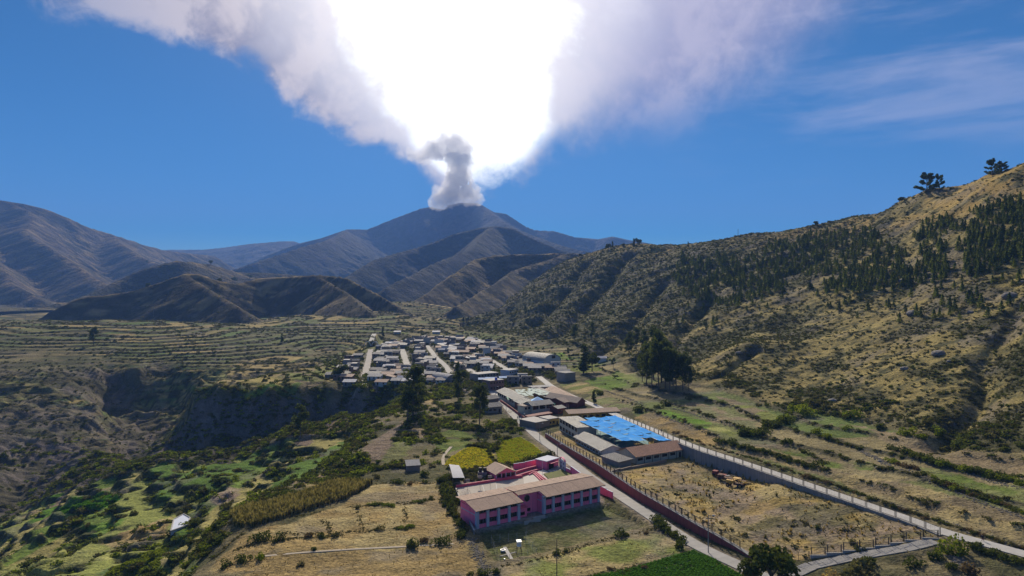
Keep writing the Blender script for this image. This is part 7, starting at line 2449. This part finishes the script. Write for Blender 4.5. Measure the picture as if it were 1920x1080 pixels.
m_ = (AX('fieldR', x, y) > .9) & ((fr_ < .06) | (fr_ > .94)) & (R.uniform(0, 1, len(x)) < .25 + .75 * sstep(fbm(x / 14, y / 14, 3, 408), .40, .52))
x, y = x[m_], y[m_]; s = R.uniform(.45, 1.25, len(x)) * (1 + .5 * (y > 505))
scatter('field_edge_shrubs', np.stack([x, y, H(x, y) - .1 * s], 1), s, P_green[:3] + [P_scrub[0]], 45, .9)
# 4 village gardens
x, y, R = sample(8000, -200, 90, 445, 820, 5, 1.2)
hx = np.array(HOUSE_XY); m_ = in_poly(x, y, village_poly) | ((x < -80) & (x > -210) & (y < 700) & (R.uniform(0, 1, len(x)) < .25))
dmin = np.array([np.min((hx[:, 0] - a) ** 2 + (hx[:, 1] - b) ** 2) for a, b in zip(x, y)])
m_ &= dmin > 24
for line, wd in street_lines: m_ &= poly_dist(x, y, line)[0] > wd / 2 + 2
m_ &= (AX('dl', x, y) > 5) & (AX('dr', x, y) > 5) & ~in_poly(x, y, [S0(925, 735), S0(1005, 722), S0(1125, 770), S0(985, 800)])
x, y = x[m_], y[m_]; s = R.uniform(.9, 2.4, len(x))
scatter('village_shrubs', np.stack([x, y, H(x, y) - .1 * s], 1), s, P_green[:3], 15, 1.0)
# 5 terrace walls on the far side of the gorge and valley head
x, y, R = sample(60000, -760, 120, 470, 1400, 6, 1.7)
tf = AX('terrace_f', x, y); tm = AX('terrace', x, y)
dens = tm * (.75 * ((tf > .6) | (tf < .05)) + .025) + (1 - tm) * .22 * (AX('hill', x, y) < .2) * (x < -95) * (AX('gorge', x, y) + .35)
dens *= .45 + .55 * sstep(fbm(x / 40, y / 25, 3, 405), .42, .56)
m_ = (R.uniform(0, 1, len(x)) < dens) & ~in_poly(x, y, village_poly) & ~((x > -210) & (x < -60) & (y < 620) & (y > 448) & in_fields(x, y))
x, y = x[m_], y[m_]; s = R.uniform(.7, 1.5, len(x)) * (1 + (y - 500) / 900)
scatter('terrace_scrub', np.stack([x, y, H(x, y) - .1 * s], 1), s, P_scrub, 16, .8)
# 6 yard tussocks and weeds
x, y, R = sample(9000, 10, 130, 150, 290, 7, 1.0)
m_ = (AX('yard', x, y) > .9) & (R.uniform(0, 1, len(x)) < .12 + .7 * sstep(fbm(x / 7, y / 7, 3, 406), .42, .58))
m_ &= ~in_poly(x, y, [S0(1040, 790, 1.5), S0(1170, 775, 1.5), S0(1290, 850, 1.5), S0(1290, 868, 1.5), S0(1145, 892, 1.5), S0(1060, 850, 1.5)])
x, y = x[m_], y[m_]; s = R.uniform(.3, .75, len(x)) * (1 + .8 * (R.uniform(0, 1, len(x)) < .12))
scatter('dry_tussocks', np.stack([x, y, H(x, y) - .05], 1), s, P_tuft, 17, .9)
# 7 field edges and grass across the near fields
x, y, R = sample(16000, -90, 175, 140, 340, 8, 1.0)
m_ = (AX('yard', x, y) == 0) & (AX('school', x, y) == 0) & (AX('dl', x, y) > 2.8) & (AX('dr', x, y) > 3.2) & (AX('dp', x, y) > 3) & (AX('base', x, y) > -1.6) & ~in_poly(x, y, lawn_poly)
m_ &= R.uniform(0, 1, len(x)) < .25 + .6 * sstep(fbm(x / 5, y / 9, 3, 407), .48, .62)
x, y = x[m_], y[m_]; s = R.uniform(.18, .42, len(x))
scatter('field_grass', np.stack([x, y, H(x, y) - .03], 1), s, P_tuft[:3], 18, .8)

def bank(pl, n, s_, seed, w=.6):
    P_ = [Vector(p) for p in (hit(u, v) for u, v in pl) if p]; Q = resample([tuple(p) for p in P_], .5); R = np.random.RandomState(seed)
    k = R.randint(0, len(Q), n); x = np.array([Q[i].x for i in k]) + R.normal(size=n) * w * .6; y = np.array([Q[i].y for i in k]) + R.normal(size=n) * w
    keep = fbm(x / 5, y / 5, 3, seed) > .42
    x, y = x[keep], y[keep]; scatter('bank_grass', np.stack([x, y, H(x, y) - .03], 1), R.uniform(.5, 1.3, len(x)) * s_, [P_tuft[2], P_scrubdry[0], P_green[2], P_tuft[0]], seed, .8)
for i, (pl, n) in enumerate([([(440, 990), (500, 978), (560, 968), (640, 952), (720, 947), (800, 939), (838, 934)], 520), ([(520, 1000), (580, 1002), (640, 998), (700, 995), (780, 986), (850, 978)], 420), ([(432, 1035), (470, 1022), (520, 1012), (580, 1008), (640, 1004)], 360), ([(700, 908), (745, 905), (790, 906), (835, 908)], 200),
                              ([(760, 952), (762, 972), (755, 988)], 90), ([(670, 958), (676, 975), (680, 992)], 90), ([(600, 975), (617, 985), (618, 1000)], 90), ([(940, 1062), (1050, 1040), (1120, 1015), (1200, 998), (1260, 985)], 360), ([(1090, 1082), (1180, 1066), (1290, 1036)], 260), ([(405, 1045), (440, 1012), (480, 985)], 200)]):
    bank(pl, n, .27, 80 + i)

def crop(name, poly, n, size, protos, seed, tall=1.0, rows=None):
    P_ = [p for p in (hit(u, v) for u, v in poly) if p]; xs_ = [p[0] for p in P_]; ys_ = [p[1] for p in P_]
    R = np.random.RandomState(seed); x = R.uniform(min(xs_), max(xs_), n); y = R.uniform(min(ys_), max(ys_), n)
    if rows:
        a, sp = rows; c_, s_ = math.cos(a), math.sin(a)
        q = x * -s_ + y * c_; p_ = x * c_ + y * s_; q = np.round(q / sp) * sp + R.uniform(-.12, .12, n)
        x = p_ * c_ - q * s_; y = p_ * s_ + q * c_
    m_ = in_poly(x, y, P_); x, y = x[m_], y[m_]
    scatter(name, np.stack([x, y, H(x, y) - .05], 1), R.uniform(.75, 1.25, len(x)) * size, protos, seed, tall)
L_maize = leafmat('maize_leaf', (.22, .19, .08), (.30, .25, .11), .35)
def cornmesh(seed):
    V, Fq, ti = tuft_geo(seed, 16); return mesh_np('maize', V, Fq, [L_maize], None, ti)
crop('maize', [(430, 968), (500, 948), (560, 930), (640, 906), (700, 906), (650, 935), (560, 962), (480, 988), (440, 990)], 9000, 1.0, [cornmesh(1), cornmesh(2), tuftmesh(3, L_olive, 16)], 30, 1.9, rows=(.6, 1.0))
crop('crop_plants', [(1090, 1085), (1180, 1068), (1300, 1033), (1330, 1045), (1400, 1085)], 4200, .42, [smallbush(330, leafmat('crop_leaf', (.05, .12, .015), (.075, .17, .02), .35), 40, .5)], 31, .9, rows=(1.2, .75))
L_yel = leafmat('quinoa_head', (.52, .38, .04), (.66, .50, .05), .42); L_ygr = leafmat('green_grain', (.27, .34, .03), (.38, .42, .04), .42)
crop('yellow_crop', [(835, 872), (845, 858), (880, 838), (912, 842), (935, 870), (905, 880), (862, 878)], 5200, .42, [smallbush(331, L_yel, 36, .5), smallbush(332, L_ygr, 36, .5), smallbush(333, L_yel, 36, .5), smallbush(341, L_olive, 36, .4)], 32, .9)
crop('green_crop', [(930, 842), (945, 826), (975, 820), (1000, 835), (1016, 848), (985, 862), (958, 872), (935, 866)], 5200, .42, [smallbush(334, L_ygr, 36, .5), smallbush(335, L_ygr, 36, .5), smallbush(336, L_yel, 36, .5), smallbush(342, L_bush, 36, .4)], 33, .9)
crop('green_crop', [(110, 958), (150, 932), (205, 922), (228, 936), (160, 950), (118, 962)], 2600, .7, [smallbush(337, leafmat('alfalfa_leaf', (.08, .19, .015), (.11, .24, .02), .35), 36, .5)], 34, .5)
crop('green_crop', [(190, 1085), (260, 1040), (318, 1018), (300, 1060), (280, 1085)], 2200, .5, [smallbush(338, L_bright, 36, .5)], 35, .8)
crop('orchard_shrubs', [(848, 905), (852, 885), (930, 872), (960, 868), (950, 895), (900, 902)], 260, .9, [smallbush(339, L_olive, 70, .4)], 36, 1.1)
if rest:
    rest = np.array(rest); scatter('pine_wood', rest[:, :3], rest[:, 3], PINE[:3], 37, 1.0)

if EXTRA:
    E_ = np.array(EXTRA); protos_ = []
    for vi, (wi, ri_) in ((1, (0, 0)), (2, (3, 1)), (4, (2, 5)), (6, (1, 0))):
        L, W, h, rf, (mw, mr, ws) = village[vi]
        mb = MB(); mb.v = list(mw.v) + list(mr.v); mb.f = list(mw.f) + [tuple(k + len(mw.v) for k in f) for f in mr.f]; mb.m = [0] * len(mw.f) + [1] * len(mr.f)
        o_ = mb.build('tmp', [VW[wi], VR[ri_][0]]); protos_.append(o_.data); bpy.data.objects.remove(o_)
    R_ = np.random.RandomState(2)
    k_ = R_.randint(0, 4, len(E_))
    for j in range(4):
        m_ = k_ == j; n_ = int(m_.sum())
        if not n_: continue
        me = bpy.data.meshes.new('distant_houses'); P3 = np.stack([E_[m_, 0], E_[m_, 1], H(E_[m_, 0], E_[m_, 1]) + .1], 1)
        me.vertices.add(n_); me.vertices.foreach_set('co', P3.astype(np.float32).ravel())
        a = me.attributes.new('rot', 'FLOAT_VECTOR', 'POINT'); rot = np.zeros((n_, 3)); rot[:, 2] = hrot + R_.uniform(-.1, .1, n_); a.data.foreach_set('vector', rot.astype(np.float32).ravel())
        a = me.attributes.new('scl', 'FLOAT_VECTOR', 'POINT'); a.data.foreach_set('vector', np.ones((n_, 3), np.float32).ravel())
        o = bpy.data.objects.new('distant_houses', me); COL.objects.link(o); o['kind'] = 'stuff'
        pr = bpy.data.objects.new('distant_house_source', protos_[j]); md = o.modifiers.new('scatter', 'NODES'); md.node_group = gn_tree('distant_houses', pr)

# boulders ---------------------------------------------------------------
def rock_mesh(seed):
    bm = bmesh.new(); bmesh.ops.create_icosphere(bm, subdivisions=2, radius=1); R = random.Random(seed)
    for v in bm.verts:
        n_ = .72 + .5 * float(fbm(np.array([v.co.x * 1.4 + seed]), np.array([v.co.y * 1.4 + v.co.z * 1.1]), 3, seed)[0]); v.co *= n_; v.co.z *= .7
    me = bpy.data.meshes.new('boulder'); bm.to_mesh(me); bm.free(); me.materials.append(mat('hill_rock', (.17, .155, .145), .95, .35, .8, .1)); return me
RK = [rock_mesh(i) for i in range(3)]
RKS = [m.copy() for m in RK]
for m in RKS: m.materials[0] = mat('field_stone', (.13, .115, .09), .95, .35, .8)
for i, (u, v, s, lab) in enumerate([(1697, 692, 9, 'pale boulder among the scrub above the field corner'), (1760, 664, 14, 'dark rock outcrop halfway up the right slope'), (1561, 752, 10, 'boulder at the foot of the slope beside bushes'), (1893, 556, 16, 'broad flat rock at the right edge of the slope'), (1713, 588, 13, 'rock on the golden grass of the slope'), (1694, 527, 10, 'rock below the pines'), (1386, 662, 7, 'small dark boulder low on the slope'), (1916, 530, 8, 'small rock at the right edge below the pines'), (1780, 678, 6, 'small pale rock on the right slope'), (1820, 586, 7, 'rock in the golden grass near the right edge'),
                                (1650, 865, 5, 'pale stone on the field wall rubble'), (1646, 877, 5, 'dark stone at the lower end of the field wall rubble'), (1790, 1052, 4, 'pale stone on the rubble below the upper road')]):
    p = hit(u, v); o = bpy.data.objects.new('boulder', RK[i % 3]); COL.objects.link(o); k = s * p[1] / F
    o.location = (p[0], p[1], p[2]); o.scale = (k, k, k * .8); o.rotation_euler = (0, 0, i); tag(o, lab, 'rock')
# rubble field walls
def rubble(name, pl, n, s, seed):
    P_ = [Vector(p) for p in (hit(u, v) for u, v in pl) if p]; Q = resample([tuple(p) for p in P_], 1.0); R = np.random.RandomState(seed)
    k = R.randint(0, len(Q), n); x = np.array([Q[i].x for i in k]) + R.normal(size=n) * .7; y = np.array([Q[i].y for i in k]) + R.normal(size=n) * .7
    scatter(name, np.stack([x, y, H(x, y)], 1), R.uniform(.5, 1.3, n) * s, RKS, seed, .9)
for i, pl in enumerate([[(1620, 848), (1650, 862), (1665, 872)], [(1262, 766), (1330, 786), (1396, 806)], [(1230, 778), (1290, 797), (1350, 820)], [(1320, 746), (1380, 764), (1425, 782)], [(1136, 732), (1170, 744), (1208, 760)],
                        [(1500, 892), (1620, 932), (1760, 976), (1920, 1034)], [(1700, 858), (1800, 882), (1920, 915)], [(1680, 876), (1770, 912), (1920, 972)], [(880, 1010), (892, 1030), (905, 1060), (915, 1080)], [(1790, 1045), (1815, 1068)]]):
    rubble('field_stones', pl, 260, .28, 60 + i)

# power poles on the horizon at left
for u, v, h, lab in [(47, 600, 40, 'tall slim pole on the left horizon'), (58, 598, 16, 'short pole beside the tall one on the left horizon'), (188, 597, 14, 'lone short pole on the left horizon'), (288, 594, 20, 'pole in front of the brown hill')]:
    p = hit(u, v)
    r = root('power_pole', p, 0, lab, 'pole'); hh = h * p[1] / F
    MB().bar((0, 0, -1), (0, 0, hh), .25, 6).build('pole', M_steelg, r); MB().box(-1.6, 1.6, -.1, .1, hh - 1.6, hh - 1.3).build('crossarm', M_steelg, r)
v = sky_y(1384); p = hit(1384, v + 2); r = root('antenna', p, 0, 'tiny lattice antenna on the right skyline', 'antenna')
m = MB(); hh = 10.0
for k in range(3):
    a = 2.09 * k; m.bar((math.cos(a) * .8, math.sin(a) * .8, -1), (math.cos(a) * .3, math.sin(a) * .3, hh), .09, 4)
m.build('lattice', M_steelg, r); MB().bar((-.8, 0, hh), (.8, 0, hh), .1, 4).build('arm', M_steelg, r)
# ------------------------------------------------------------ smoke column over the crater
def smoke_column():
    D0 = 6700.0
    puffs = [(822, 378, 16), (838, 370, 20), (856, 366, 23), (880, 366, 21), (894, 372, 12), (868, 346, 21), (846, 352, 20), (826, 362, 14), (858, 326, 21), (860, 338, 21), (838, 288, 14), (820, 290, 13), (872, 322, 15), (868, 306, 17), (852, 302, 17), (864, 284, 22), (850, 270, 22), (836, 266, 18), (824, 278, 20), (804, 282, 17), (790, 290, 14), (776, 293, 10), (766, 284, 6), (800, 296, 12)]
    bm = bmesh.new(); R = random.Random(4)
    o0 = Vector(Pd(855, 384, D0))
    for u, v, r_ in puffs:
        c = Vector(Pd(u, v, D0 + R.uniform(-90, 120))) - o0; rr = r_ * D0 / F * 1.08
        bmesh.ops.create_icosphere(bm, subdivisions=2, radius=rr, matrix=Matrix.Translation(c))
    me = bpy.data.meshes.new('smoke_column'); bm.to_mesh(me); bm.free()
    o = bpy.data.objects.new('smoke_column', me); COL.objects.link(o); o.location = o0
    md = o.modifiers.new('join', 'REMESH'); md.mode = 'VOXEL'; md.voxel_size = 8.0
    for i, (sc_, st) in enumerate(((110.0, 85.0), (48.0, 75.0), (22.0, 34.0))):
        tx = bpy.data.textures.new('puff%d' % i, 'CLOUDS'); tx.noise_scale = sc_; tx.noise_depth = 3
        d = o.modifiers.new('puff%d' % i, 'DISPLACE'); d.texture = tx; d.strength = st; d.mid_level = .5; d.texture_coords = 'LOCAL'
    m = bpy.data.materials.new('smoke'); m.use_nodes = True; t = NT(m.node_tree); t.n.clear()
    out = t.node('ShaderNodeOutputMaterial'); pv = t.node('ShaderNodeVolumePrincipled')
    pv.inputs['Color'].default_value = (.93, .91, .90, 1); pv.inputs['Density'].default_value = .010; pv.inputs['Anisotropy'].default_value = .35
    t.l.new(pv.outputs[0], out.inputs['Volume']); me.materials.append(m)
    tag(o, kind='stuff')
smoke_column()
